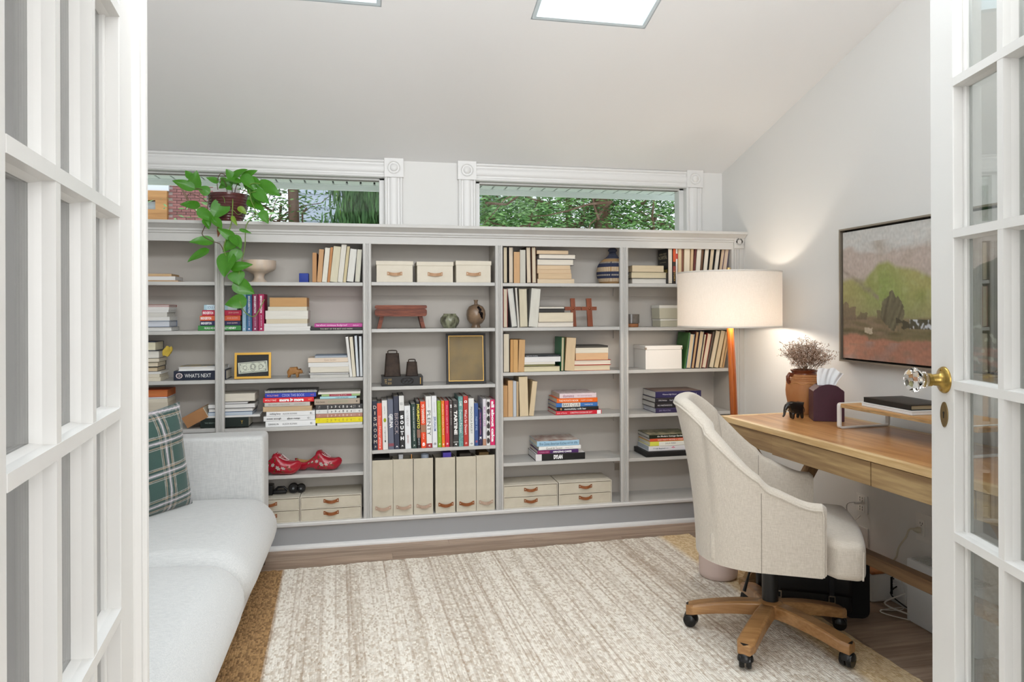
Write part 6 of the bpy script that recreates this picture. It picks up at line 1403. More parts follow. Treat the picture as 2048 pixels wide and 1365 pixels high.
for i in range(ncr+1):
    t_ = i/ncr; r0, z0 = prb(t_); ph = (t_*nco) % 1; bu = .0022*math.sin(math.pi*ph)
    for k in range(nseg):
        q_ = 2*math.pi*k/nseg; st2 = .0007*math.cos(k*math.pi) ; rr = rBd*r0+bu+st2; vs.append((rr*math.cos(q_), rr*math.sin(q_), H*z0))
bm_b.add(vs, [(i*nseg+k, i*nseg+(k+1) % nseg, (i+1)*nseg+(k+1) % nseg, (i+1)*nseg+k) for i in range(ncr) for k in range(nseg)], smooth=False)
bo = bm_b.build('basket_body', bm2, bk)
def bcol(co):
    t_ = co.z/H; q_ = math.atan2(co.y, co.x); chk = (int(q_*18) % 2 == 0)
    nav, str_, wh = lin('#2f3550'), lin('#b08d62'), lin('#cfc2ac')
    if t_ < .06: return str_
    if t_ < .15: return str_ if chk else wh
    if t_ < .22: return nav
    if t_ < .26: return wh if chk else nav
    if t_ < .33: return nav
    if t_ < .46: return wh if chk else str_
    if t_ < .56: return nav
    if t_ < .60: return wh if chk else nav
    if t_ < .70: return str_
    return nav if int(t_*60) % 2 else lin('#565a68')
paint(bo, bcol)
kn = MB(); vs = []
for i in range(25):
    t_ = i/24; r0 = .19+.09*math.sin(math.pi*min(1, t_*1.15))*(1 if t_ < .85 else .6); z0 = .88+.12*t_
    if t_ > .9: r0 *= math.sqrt(max(0, 1-((t_-.9)/.1)**2))+.02
    for k in range(nseg): q_ = 2*math.pi*k/nseg; rr = rBd*r0+.0016*math.sin(math.pi*((t_*6) % 1)); vs.append((rr*math.cos(q_), rr*math.sin(q_), H*z0))
kn.add(vs, [(i*nseg+k, i*nseg+(k+1) % nseg, (i+1)*nseg+(k+1) % nseg, (i+1)*nseg+k) for i in range(24) for k in range(nseg)]); ko = kn.build('lid_knob', bm2, bk); paint(ko, bcol)
# wooden crosses
z = SZ[3][1]; cwm = mat('cross_wood', '#8f4a28', .4, n=(30, .7), col2='#6d3219', stretch=(1, 1, .2))
for k, (x0, x1, v0, v1, lab) in enumerate(((1131, 1163, 1143, 1152, 'left carved wooden cross leaning on the back panel'), (1164.5, 1194.5, 1175, 1185, 'right carved wooden cross leaning on the back panel'))):
    Y = .06; a, b = at(x0, 650, Y=Y), at(x1, 650, Y=Y); va, vb = at(v0, 650, Y=Y), at(v1, 650, Y=Y); H = at(1150, 597.5, Y=Y).z-z; W2 = b.x-a.x
    cr_ = thing('wooden_cross', lab, 'cross', M=Matrix.Translation((a.x, Y, z+.0025)) @ Matrix.Rotation(math.radians(-6), 4, 'X'))
    vx = va.x-a.x; vw = vb.x-va.x
    MB().prism([(vx+.003, 0), (vx+vw+.003, 0), (vx+vw-.001, H), (vx-.001, H)], 'y', 0, .013).build('upright_bar', cwm, cr_, bevel=.0018)
    MB().prism([(0, H*.575), (W2, H*.575), (W2, H*.70), (0, H*.70)], 'y', -.002, .011).build('cross_bar', cwm, cr_, bevel=.0018)
    MB().lathe([(.009, 0), (.008, .003), (.003, .005), (0, .005)], 12, M=Matrix.Translation((vx+vw*.5, -.002, H*.64)) @ Matrix.Rotation(math.radians(90), 4, 'X')).build('carved_boss', cwm, cr_)
# cup, white boxes
z = SZ[4][1]; cu = at(1262, 654, Y=.10); r_ = (at(1277.5, 654, Y=.1).x-at(1246, 654, Y=.1).x)/2; H = at(1262, 629, Y=.1).z-z
cp = thing('cup', 'grey ceramic cup with bare clay foot behind the last upright', 'cup', (cu.x, .10, z+.0005))
MB().lathe([(r_*.86, H*.25), (r_, H*.32), (r_, H), (r_*.9, H), (r_*.88, H*.3), (0, H*.28)], 36).build('glazed_wall', mat('grey_glaze', '#5c5650', .2, n=(20, .7), col2='#7d7670', coat=.3), cp)
MB().lathe([(r_*.84, 0), (r_*.88, H*.02), (r_*.90, H*.26)], 36).build('clay_foot', C('#a06a45', .7), cp)
for (x0, x1, y0, y1, zb2, nm) in ((1321, 1365, 638.5, 654, 0, 'lower small white card box behind the lamp shade'), (1319, 1365, 611, 637, None, 'upper small white card box with lid behind the lamp shade')):
    Y = .08; a, b = at(x0, 640, Y=Y), at(x1, 640, Y=Y); h0 = 0 if zb2 == 0 else at(x0, 638.2, Y=Y).z-z; h1 = at(x0, y0, Y=Y).z-z
    bx = thing('box', nm, 'box', (a.x, Y, z+h0+.0006)); hh = h1-h0-.0006
    MB().box((0, 0, 0), (b.x-a.x, .12, hh*.78)).build('box_base', C('#c9c4ae', .7), bx, bevel=.001); MB().box((-.002, -.002, hh*.78), (b.x-a.x+.002, .122, hh)).build('lid', C('#e6e2d8', .6), bx, bevel=.001)
z = SZ[4][2]; Y = .035; a, b = at(1291, 739, Y=Y), at(1364.5, 739, Y=Y); H = at(1327, 692, Y=Y).z-z; hL = at(1327, 700, Y=Y).z-z; w = b.x-a.x
wb_ = thing('storage_box', 'white lidded storage box with metal corners in the right bay', 'box', (a.x, Y, z+.0005)); wm_ = C('#e9e5df', .45)
MB().box((.002, .002, 0), (w-.002, .186, hL)).build('box_body', wm_, wb_, bevel=.001); MB().box((-.001, -.001, hL+.001), (w+.001, .189, H)).build('lid', wm_, wb_, bevel=.001)
mc = mat('nickel', '#b9aea0', .3, 1)
for cx in (-.002, w-.008): MB().box((cx, -.0022, hL+.001), (cx+.010, .010, hL+.014)).build('metal_corner', mc, wb_, bevel=.0008)
# outlet on the bookcase back panel, little screws
so = MB().box((at(1229, 930, Y=YBK).x, YBK-.004, at(1230, 941, Y=YBK).z), (at(1245, 930, Y=YBK).x, YBK, at(1230, 922, Y=YBK).z)).build('wall_socket', C('#a59b8f', .4), bevel=.001)
tag(so, 'painted socket plate on the back panel low in the fourth bay', 'socket')
MB().box((at(1241, 930, Y=YBK).x, YBK-.0046, at(1230, 928, Y=YBK).z), (at(1243, 930, Y=YBK).x, YBK-.0038, at(1230, 925, Y=YBK).z)).build('slot', C('#22201e'), so)
# ================================================================ pothos on top of the bookcase
leafm = mat('pothos_leaf', '#4b8f1e', .36, n=(22, .8), col2='#3a7a1c', coat=.15); leafy = mat('pothos_leaf_pale', '#86a532', .4, n=(30, .7), col2='#5f8a2a')
for m_ in (leafm, leafy):
    t = m_.node_tree; b_ = t.nodes['Principled BSDF']; o_ = t.nodes['Material Output']; tr = t.nodes.new('ShaderNodeBsdfTranslucent'); tr.inputs[0].default_value = (.18, .42, .05, 1)
    mx = t.nodes.new('ShaderNodeMixShader'); mx.inputs[0].default_value = .16; t.links.new(b_.outputs[0], mx.inputs[1]); t.links.new(tr.outputs[0], mx.inputs[2]); t.links.new(mx.outputs[0], o_.inputs[0])
stemm = mat('pothos_stem', '#6f8a3c', .5); stemb = mat('pothos_old_stem', '#5b4a36', .6)
pl0 = at(454, 442, Y=.05)
plant = thing('potted_pothos', 'trailing green pothos in a ribbed dark red pot on top of the bookcase', 'plant', (pl0.x, .085, ZT))
PB = Vector((pl0.x, .085, ZT))
Yp = .085
rt_ = (at(498, 385, Y=Yp).x-at(413, 385, Y=Yp).x)/2; rb_ = rt_*.60; Hp = at(455, 386, Y=Yp-.08).z-ZT; Hp = max(.13, Hp)
pr = []
for i in range(49):
    t_ = i/48; r_ = rb_ + (rt_-rb_)*math.sin(t_*math.pi/2)**.85; r_ *= 1+.022*math.cos(t_*2*math.pi*11)*(1 if t_ < .94 else .2); pr.append((r_, Hp*t_+.0005))
pr += [(rt_*.93, Hp), (rt_*.9, Hp*.86), (0, Hp*.84)]
pot = MB().lathe([(0, .0005)]+pr, 48); pot.build('ribbed_pot', mat('maroon_glaze', '#4a2224', .18, n=(8, .6), col2='#6b3a36', coat=.5), plant)
MB().lathe([(0, Hp*.845), (rt_*.5, Hp*.87), (rt_*.895, Hp*.85)], 30).build('soil', mat('potting_soil', '#3a2c20', .95, n=(60, .8), bump=(90, .8, .006)), plant)
# leaf mesh: heart shape, base at origin, tip +x, unit length
def leafmesh(m, k):
    mb = MB(); nu, nv = 12, 8
    def f(u, v):
        s2 = (v*2-1); x = u; w = .42*(math.sin(math.pi*min(1, u**.62)))**.85*(1-.15*u)+.0; 
        back = -.12*abs(s2)**1.5*(1-u)**2*1.2
        y = s2*w; z = .10*abs(s2)**1.3*math.sin(math.pi*u) - .16*u*u + .02*math.sin(u*9+k)*abs(s2)
        return (x+back, y, z)
    mb.grid(f, nu, nv); return mb.mesh('leaf', m)
LM = [leafmesh(leafm, k) for k in range(3)] + [leafmesh(leafy, 5)]
def zx(x): return 280+x/4.014
def zy(y): return 280+y/4.014
def leaf(bx, by, tx, ty, wd, depth, kind=0, flip=1):
    b_, t_ = at(zx(bx), zy(by), Y=depth), at(zx(tx), zy(ty), Y=depth); 
    d = t_-b_; d.y = -.25*d.length*random.uniform(.0, 1.4)*flip; ln = d.length; x = d.normalized()
    view = (CAM-b_).normalized(); roll = random.uniform(-.55, .55)
    n_ = (view + Vector((0, 0, .5)) - x*(view+Vector((0, 0, .5))).dot(x)).normalized(); n_ = Matrix.Rotation(roll, 3, x) @ n_; y = n_.cross(x).normalized()
    ws = wd/4.014/F*3.95/.72*1.18
    o = bpy.data.objects.new('leaf', LM[kind if kind == 3 else random.randrange(3)]); COL.objects.link(o); o.parent = plant
    Mx = Matrix((x*ln*1.14, y*ws, n_*ln*.8)).transposed().to_4x4(); Mx.translation = b_; o.matrix_parent_inverse = Matrix.Translation(-PB); o.matrix_world = Matrix.Translation(b_) @ Mx.to_3x3().to_4x4()
    return o
bpy.context.view_layer.update()
Lv = [(420,385,285,335,60,0),(432,385,460,270,74,0),(412,305,370,250,48,0),(550,420,472,385,58,0),(620,335,545,305,42,0),(465,530,335,512,62,0),(735,350,645,338,50,0),(745,310,700,243,55,0),(745,300,850,245,66,0),(840,290,932,254,44,0),(835,290,920,395,70,0),(890,315,980,392,56,0),(962,352,1112,436,92,0),(800,335,705,318,50,0),(725,330,800,362,44,0),(890,395,965,505,66,0),(930,415,1028,502,66,0),(878,495,992,562,74,0),(978,580,1026,662,54,0),(675,505,590,628,100,0),(478,568,600,650,62,0),(592,635,655,705,66,0),(525,640,556,708,50,0),(795,545,852,590,38,3),(742,620,778,684,26,3),(572,812,424,816,62,0),(535,892,394,964,62,0),(742,780,642,724,56,0),(745,775,812,862,70,0),(775,800,672,884,80,0),(790,890,722,990,68,0),(705,925,682,1080,112,0),(742,1025,886,1002,56,0),(765,1065,798,1152,92,0),(768,1150,902,1226,92,0),(836,1285,702,1322,80,0),(808,722,886,747,22,0),(700,345,640,385,40,0),(860,330,905,420,60,0),(700,380,735,400,40,0),(905,455,880,520,46,0),(540,600,560,690,40,0),(655,330,690,310,36,0),(880,430,925,410,30,0)]
for i, (bx, by, tx, ty, wd, kd) in enumerate(Lv):
    low = by > 560; leaf(bx, by, tx, ty, wd, (-.10 if low else random.uniform(-.03, .06)), kd)
lf = leaf(640, 690, 634, 772, 26, -.08, 0); lf.data = LM[0].copy(); lf.data.materials[0] = mat('dead_leaf', '#7a4a2c', .7)
tag(lf, 'withered brown leaf')
def stem(pts, r, m=stemm, d0=.0, d1=-.10):
    P_ = []; n_ = len(pts)
    for i, (x, y) in enumerate(pts): dp = d0+(d1-d0)*min(1, i/max(1, n_-1)*2); P_.append(at(zx(x), zy(y), Y=dp)-PB)
    # smooth
    Q = []
    for i in range(n_-1):
        p0, p1, p2, p3 = P_[max(0, i-1)], P_[i], P_[i+1], P_[min(n_-1, i+2)]
        for k in range(5):
            t_ = k/5; Q.append(.5*((2*p1)+(p2-p0)*t_+(2*p0-5*p1+4*p2-p3)*t_*t_+(3*p1-p0-3*p2+p3)*t_**3))
    Q.append(P_[-1]); MB().tube(Q, r, 6).build('stem', m, plant)
stem([(745, 450), (742, 560), (735, 660), (712, 740), (690, 800), (672, 870), (690, 930)], .0028)
stem([(880, 400), (890, 480), (930, 590), (885, 640), (850, 700), (842, 850), (820, 960), (795, 1070), (785, 1200), (808, 1320), (850, 1390), (905, 1420), (940, 1395), (975, 1330), (1000, 1280)], .0024)
stem([(560, 440), (540, 560), (525, 680), (500, 760), (570, 810), (640, 835), (668, 885)], .0024, stemb)
stem([(740, 430), (735, 350), (700, 300), (650, 270), (620, 330), (625, 400)], .002, stemb, .06, .04); stem([(760, 430), (770, 380), (800, 330), (840, 290)], .002, stemb, .06, .0); stem([(700, 430), (690, 360), (660, 310), (640, 350)], .0018, stemb, .06, .0)
stem([(820, 430), (860, 380), (900, 350), (965, 352)], .002, stemm, .05, -.02); stem([(840, 440), (900, 420), (930, 415)], .002, stemm, .04, -.02); stem([(560, 440), (500, 400), (440, 388)], .002, stemb, .04, -.02)
stem([(580, 450), (520, 430), (480, 400)], .0018, stemm, .04, -.02); stem([(590, 450), (540, 500), (500, 470), (400, 430), (372, 478)], .0016, stemb, .04, -.03); stem([(650, 440), (675, 470), (680, 505)], .0018, stemm, .03, -.05)
stem([(900, 480), (960, 600), (930, 640), (905, 600), (960, 590)], .0016, stemb, .02, -.05); stem([(745, 560), (790, 600), (840, 570)], .0014, stemm, -.03, -.06)

# ================================================================ things on the desk
def DP(px, py, Z=ZD): return at(px, py, Z=Z)
ebony = mat('ebony', '#161210', .3, n=(30, .6), col2='#2a2019', coat=.3)
e0, e1 = DP(1573, 838), DP(1609, 838); eS = (e1-e0).length
en = [((0, 0, .66), .27, .32), ((-.26, 0, .62), .24, .29), ((.22, 0, .68), .24, .29), ((.46, 0, .80), .19, .22), ((.60, 0, .66), .12, .13), ((.68, 0, .44), .075, .075), ((.70, 0, .26), .06, .06), ((.80, 0, .15), .045, .045),
      ((.24, .12, .35), .10), ((.25, .12, .02), .075), ((.22, -.12, .35), .10), ((.16, -.12, .02), .075), ((-.28, .12, .35), .11), ((-.34, .12, .02), .08), ((-.28, -.12, .35), .11), ((-.22, -.12, .02), .08)]
ee = [(0, 1), (0, 2), (2, 3), (3, 4), (4, 5), (5, 6), (6, 7), (2, 8), (8, 9), (2, 10), (10, 11), (1, 12), (12, 13), (1, 14), (14, 15)]
el = skin_animal('elephant_figurine', 'small carved black wooden elephant facing left on the desk', ebony, en, ee, eS*1.04, ((e0+e1)/2) + Vector((0, 0, .0008-.031*eS*1.04)), math.radians(184), 'figurine')
em = MB()
for y_ in (-1, 1):
    em2 = MB(); em2.prism([(.30, .92), (.44, .88), (.46, .70), (.40, .52), (.30, .56), (.24, .74)], 'y', y_*.15, y_*.20); em2.build('ear', ebony, el, bevel=.02)
    MB().tube([(.52, y_*.09, .58), (.62, y_*.11, .50), (.70, y_*.11, .50)], [.03, .022, .006], 8).build('tusk', mat('bone', '#c9b391', .5), el)
MB().tube([(-.48, 0, .66), (-.56, 0, .5), (-.54, 0, .34)], [.03, .02, .016], 8).build('tail', ebony, el)
# clay jar with dried gypsophila
jb = DP(1617, 830); jc = Vector((jb.x+.015, jb.y+.055, ZD)); dep = (jc-CAM).dot(F0); sc_ = dep/F
jH = (832-745)*sc_*1.0; jr = 35*sc_
jar = thing('clay_jar', 'old terracotta jar with loop handle and glazed rim on the desk', 'vase', (jc.x, jc.y, ZD+.0008))
terr = mat('terracotta', '#a5683a', .6, n=(9, .8), col2='#b98a5a', stretch=(1, 1, .5), bump=(30, .2, .002))
MB().lathe([(jr*.72, 0), (jr*.76, jH*.04), (jr*.88, jH*.20), (jr*.98, jH*.40), (jr*1.0, jH*.52), (jr*.97, jH*.66), (jr*.88, jH*.78), (jr*.74, jH*.87), (jr*.68, jH*.895)], 44, cap=True).build('jar_body', terr, jar)
MB().lathe([(jr*.685, jH*.89), (jr*.66, jH*.93), (jr*.70, jH*.955), (jr*.74, jH*.97), (jr*.74, jH*.99), (jr*.70, jH*1.0), (jr*.62, jH*.99), (jr*.60, jH*.93), (jr*.6, jH*.8), (0, jH*.7)], 44).build('glazed_rim', mat('rim_glaze', '#6b3219', .2, coat=.4), jar)
for rr_, zz in ((.865, .79), (.90, .755), (.80, .835)): MB().lathe([(jr*rr_, jH*zz), (jr*(rr_+.018), jH*(zz+.008)), (jr*(rr_-.015), jH*(zz+.016))], 44, cap=False).build('ring', terr, jar)
wv = MB(); pts = []
for k in range(73):
    q_ = 2*math.pi*k/72; pts.append((jr*.955*math.cos(q_), jr*.955*math.sin(q_), jH*(.70+.018*math.sin(q_*9))))
wv.tube(pts, .0018, 5); wv.build('wavy_line', mat('slip_line', '#c08a52', .6), jar)
hd = MB().tube([(-jr*.74, 0, jH*.87), (-jr*.92, 0, jH*.90), (-jr*1.03, 0, jH*.84), (-jr*1.02, 0, jH*.75), (-jr*.93, 0, jH*.70)], [.009, .010, .009, .009, .010], 10); hd.build('handle', mat('rim_glaze', '#6b3219', .2), jar)
gy = thing('dried_flowers', 'bunch of dried brown-pink baby\'s breath in the terracotta jar', 'flowers', (jc.x, jc.y, ZD+jH*.9))
stm, blo = MB(), MB(); random.seed(5)
def ball(mb, p, r):
    p = Vector(p); vs = [p+Vector(q)*r for q in ((1, 0, 0), (-1, 0, 0), (0, 1, 0), (0, -1, 0), (0, 0, 1), (0, 0, -1))]; mb.add(vs, [(0, 2, 4), (2, 1, 4), (1, 3, 4), (3, 0, 4), (2, 0, 5), (1, 2, 5), (3, 1, 5), (0, 3, 5)])
HG = 62*sc_
for s2 in range(74):
    a_ = random.uniform(0, 6.28); sp2_ = random.uniform(.1, 1)**.7; top_ = Vector((math.cos(a_)*sp2_*58*sc_, math.sin(a_)*sp2_*50*sc_, jH*.0+HG*(1.06-.42*sp2_*sp2_)*random.uniform(.8, 1.05)))
    top_.x = max(-60*sc_, min(64*sc_, top_.x)); b_ = Vector((random.uniform(-.02, .02), random.uniform(-.02, .02), -.02)); mid = b_.lerp(top_, .5)+Vector((0, 0, .015))
    stm.tube([b_, mid, top_], .0007, 3)
    for k in range(9):
        st_0 = b_.lerp(top_, random.uniform(.45, .98)); tip = st_0+Vector((random.gauss(0, .016), random.gauss(0, .016), abs(random.gauss(.014, .010)))); stm.tube([st_0, tip], .0004, 3)
        for q in range(5): tp = tip+Vector((random.gauss(0, .006), random.gauss(0, .006), random.gauss(.002, .005))); stm.tube([tip, tp], .0003, 3); ball(blo, tp, random.uniform(.0015, .0029))
tag(stm.build('stems', mat('dried_stem', '#7a5a40', .8), gy), kind='stuff'); tag(blo.build('blossoms', mat('dried_blossom', '#a58069', .9, n=(60, 1), col2='#d9c6b4'), gy), kind='stuff')
# tissue box cover
random.seed(21)
t0, t1 = DP(1627, 843), DP(1691, 845); tw = (t1-t0).length*.97; txd = (t1-t0).normalized(); dep = ((t0+t1)/2-CAM).dot(F0); sc_ = dep/F
tH = (843-769)*sc_; tsh = (843-783)*sc_
Mt = Matrix((Vector((txd.x, txd.y, 0)).normalized(), Vector((-txd.y, txd.x, 0)).normalized(), Vector((0, 0, 1)))).transposed().to_4x4(); Mt.translation = Vector((t0.x, t0.y, ZD+.0008))
tb_ = thing('tissue_box_cover', 'burgundy leather tissue box cover with peaked top on the desk', 'tissue box', M=Mt)
bur = mat('burgundy_leather', '#452230', .42, n=(60, .4), col2='#341823', bump=(300, .15, .0006)); TD = tw*.92
def gable(y0, y1, nm):
    pts = [(.003, 0), (tw-.003, 0), (tw, .003), (tw, tsh), (tw-.005, tsh+.006)]
    for k in range(9): u = k/8; pts.append((tw*(.86-.72*u), tsh+(tH-tsh)*(.45+.55*math.sin(math.pi*u)**.7)))
    pts += [(.005, tsh+.006), (0, tsh), (0, .003)]
    MB().prism(pts, 'y', y0, y1).build(nm, bur, tb_, bevel=.001)
gable(0, .003, 'front_panel'); gable(TD-.003, TD, 'back_panel')
MB().box((0, .003, 0), (.003, TD-.003, tsh)).build('side_panel', bur, tb_); MB().box((tw-.003, .003, 0), (tw, TD-.003, tsh)).build('side_panel', bur, tb_)
MB().prism([(0, tsh), (tw*.2, tsh+(tH-tsh)*.72), (tw*.8, tsh+(tH-tsh)*.72), (tw, tsh)], 'y', .003, TD-.003).build('top_panel', bur, tb_)
ts = MB(); HT = (776-742)*sc_
def tis(u, v):
    x = tw*(.22+.56*u) + (u-.5)*.035*v + .02*v*v; fold = (.0035*math.sin(u*11+v*2)+.0022*math.sin(u*27+1))*(.5+v); return (x, TD*.45+fold, tH*.90+HT*(1.12-.9*max(0, u-.62)-.35*max(0, .15-u)+.03*math.sin(u*13))*v)
ts.grid(tis, 60, 14); o = ts.build('tissue', mat('tissue_paper', '#f2f3f4', .9), tb_); 
# monitor riser
ra_, rb2 = DP(1676, 856), DP(1760, 851)
rL0 = DP(1674, 857); 
ris = thing('monitor_riser', 'plywood monitor riser on white metal loop legs at the back of the desk', 'riser', M=Md.copy())
inv = Md.inverted(); q0 = inv @ rL0
rx0_, ry0 = q0.x, q0.y; rz_ = .115; RW = .24; RL_ = .66
depR = (rL0-CAM).dot(F0); rz_ = (857-806)*depR/F*.985; RW = min(.27, DW-.012-rx0_)
ply = wood('riser_top', '#bd8c55', '#d5a771', 'y', 8, .4, c3='#c99a63'); plye = wood('riser_edge', '#8c6b45', '#caa877', 'y', 30, .5)
ztp = ZD+rz_
MB().box((rx0_+.004, ry0-RL_+.01, ztp-.004), (rx0_+RW-.004, ry0-.004, ztp)).build('top_veneer', ply, ris); MB().box((rx0_+.003, ry0-RL_+.01, ztp-.016), (rx0_+RW-.003, ry0-.004, ztp-.004)).build('plywood_edge', plye, ris)
whm = mat('white_metal', '#e4e2de', .35)
def loop(y0):
    t_ = .005; d = .018
    def fr_(a, b): MB().box(a, b).build('loop_leg', whm, ris, bevel=.002)
    m = MB(); outer = rrect(RW, rz_+.001, .012, rx0_, ZD+.0008); inner = rrect(RW-2*.008, rz_-.013, .007, rx0_+.008, ZD+.0068); n_ = len(outer)
    v = [(a, y0, b) for a, b in outer]+[(a, y0-d, b) for a, b in outer]+[(a, y0, b) for a, b in inner]+[(a, y0-d, b) for a, b in inner]
    f = []
    for k in range(n_):
        k2 = (k+1) % n_; f += [(k, n_+k, n_+k2, k2), (2*n_+k, 2*n_+k2, 3*n_+k2, 3*n_+k), (k, k2, 2*n_+k2, 2*n_+k), (n_+k, 3*n_+k, 3*n_+k2, n_+k2)]
    m.add(v, f); m.build('loop_leg', whm, ris)
loop(ry0); loop(ry0-RL_+.05)
# laptop-like white box and black notebook on the riser
def onr(name, label, cat, p0, p1, dy, h, z0, m, bev=.002):
    a = inv @ at(p0[0], p0[1], Z=z0); b = inv @ at(p1[0], p1[1], Z=z0)
    o = thing(name, label, cat, M=Md @ Matrix.Translation((max(a.x, rx0_+.01), a.y, z0+.0006)))
    return o
a = inv @ at(1766, 812, Z=ztp)
nb_ = thing('white_box', 'flat white box under the black notebook on the riser', 'box', M=Md @ Matrix.Translation((rx0_+.035, a.y+.02, ztp+.0006)) @ Matrix.Rotation(math.radians(-4), 4, 'Z'))
MB().box((0, -.27, 0), (.19, 0, .011)).build('box_base', C('#e8e8ea', .4), nb_, bevel=.001); MB().box((-.001, -.271, .0115), (.191, .001, .016)).build('lid', C('#ececee', .4), nb_, bevel=.001)
bn_ = thing('notebook', 'black leather notebook lying on the white box on the riser', 'notebook', M=Md @ Matrix.Translation((rx0_+.037, a.y+.012, ztp+.0172)) @ Matrix.Rotation(math.radians(-4), 4, 'Z'))
MB().box((.002, -.250, .003), (.176, -.004, .017)).build('pages', pagemat('#b9a98a'), bn_); MB().rbox((.09, -.127, .0015), (.09, .128, .0015), .0014, 2).build('back_cover', C('#1b1a19', .4), bn_); MB().rbox((.09, -.127, .0185), (.09, .128, .0016), .0014, 2).build('front_cover', C('#1d1c1b', .4), bn_); MB().box((0, -.254, .002), (.003, -.001, .018)).build('spine', C('#1b1a19', .4), bn_)

# ================================================================ sockets, plugs and cords on the right wall
pwm = mat('socket_white', '#e3e1dd', .35); dark = C('#25221f', .5)
def plate(label, px0, px1, py0, py1, nm='wall_outlet'):
    X = 0; a, b = at(px0, (py0+py1)/2, X=-.004), at(px1, (py0+py1)/2, X=-.004); zt__ = at((px0+px1)/2, (py0), X=-.004).z; zb__ = at((px0+px1)/2, py1, X=-.004).z
    r_ = thing(nm, label, 'outlet', (0, 0, 0)); MB().box((-.006, b.y, zb__), (-.0002, a.y, zt__)).build('cover_plate', pwm, r_, bevel=.0015); return r_, a.y, b.y, zb__, zt__
r_, y1_, y0_, z0_, z1_ = plate('white four-socket wall outlet under the desk', 1713, 1735, 990, 1026)
for zz in (.25, .75):
    zc_ = z0_+(z1_-z0_)*zz; yc_ = (y0_+y1_)/2; f_ = MB().rbox((-.0065, yc_, zc_), (.002, (y1_-y0_)*.30, (z1_-z0_)*.19), .001, 2).build('socket_face', C('#ece9e4', .3), r_)
    for dz in (-.4, .45):
        for dy in (-.35, .35): MB().box((-.0092, yc_+dy*(y1_-y0_)*.30-.0012, zc_+dz*(z1_-z0_)*.17-.004), (-.0084, yc_+dy*(y1_-y0_)*.30+.0012, zc_+dz*(z1_-z0_)*.17+.004)).build('slot', dark, f_)
src1 = Vector((-.012, (y0_+y1_)/2-.004, z0_+(z1_-z0_)*.58))
r_, y1_, y0_, z0_, z1_ = plate('white cable wall plate with black lead under the four-socket outlet', 1714, 1736, 1054, 1092)
MB().lathe([(.008, 0), (.008, .004), (.005, .005), (.005, .010)], 16, M=Matrix.Translation((-.006, (y0_+y1_)/2, z0_+(z1_-z0_)*.5)) @ Matrix.Rotation(math.radians(-90), 4, 'Y')).build('jack', mat('nickel', '#b9aea0', .3, 1), r_)
src2 = Vector((-.016, (y0_+y1_)/2, z0_+(z1_-z0_)*.5))
r_, y1_, y0_, z0_, z1_ = plate('wide white wall outlet with cream plug by the door', 1832, 1868, 1030, 1086)
yc_ = y1_+(y0_-y1_)*.35; zc_ = (z0_+z1_)/2
f_ = MB().rbox((-.0065, yc_, zc_), (.002, .017, .034), .001, 2).build('socket_face', C('#ece9e4', .3), r_)
for dz in (.018,):
    for dy in (-.006, .006): MB().box((-.0092, yc_+dy-.001, zc_+dz-.004), (-.0084, yc_+dy+.001, zc_+dz+.004)).build('slot', dark, f_)
    MB().lathe([(.002, 0), (.002, .0006)], 8, M=Matrix.Translation((-.0084, yc_, zc_+dz-.009)) @ Matrix.Rotation(math.radians(-90), 4, 'Y')).build('slot', dark, f_)
src3 = Vector((-.010, yc_, zc_-.012))
def cord(name, label, pts, r, m, plug=None):
    Q = []; P_ = [Vector(p) for p in pts]; n_ = len(P_)
    for i in range(n_-1):
        p0, p1, p2, p3 = P_[max(0, i-1)], P_[i], P_[i+1], P_[min(n_-1, i+2)]
        for k in range(6): t_ = k/6; Q.append(.5*((2*p1)+(p2-p0)*t_+(2*p0-5*p1+4*p2-p3)*t_*t_+(3*p1-p0-3*p2+p3)*t_**3))
    Q.append(P_[-1]); root = thing(name, label, 'cord'); MB().tube(Q, r, 8).build('cable', m, root)
    if plug: d = (P_[1]-P_[0]).normalized(); MB().tube([P_[0], P_[0]+d*.012, P_[0]+d*.030], [plug, plug, r*1.3], 10).build('plug', m, root)
    return root
cw = C('#dcd9d4', .45); cg = C('#cfc8b4', .45); cb2 = C('#161616', .45)
cord('power_cord', 'grey cord plugged into the four-socket outlet, hanging down', [src1, src1+Vector((-.05, .03, -.01)), at(1695, 1040, X=-.05), at(1686, 1090, X=-.05), at(1683, 1150, X=-.05), (-.05, -1.25, .01)], .0032, cw, .008)
cord('phone_cord', 'thin pale wire from the four-socket outlet', [src1+Vector((0, .004, -.06)), at(1712, 1040, X=-.03), at(1700, 1065, X=-.05), at(1692, 1120, X=-.03), (-.03, -1.30, .01)], .0014, cw, .004)
cord('antenna_lead', 'black lead plugged into the cable wall plate', [src2, src2+Vector((-.035, .02, .0)), at(1690, 1068, X=-.07), at(1670, 1078, X=-.09), (-.16, -1.35, .20)], .0024, cb2, .006)
cord('power_cord', 'cream power cord with a moulded plug in the outlet by the door', [src3, src3+Vector((-.03, .025, .0)), at(1812, 1075, X=-.05), at(1798, 1095, X=-.05), at(1793, 1115, X=-.05), at(1785, 1140, X=-.05), (-.06, -1.74, .22)], .0036, cg, .013)
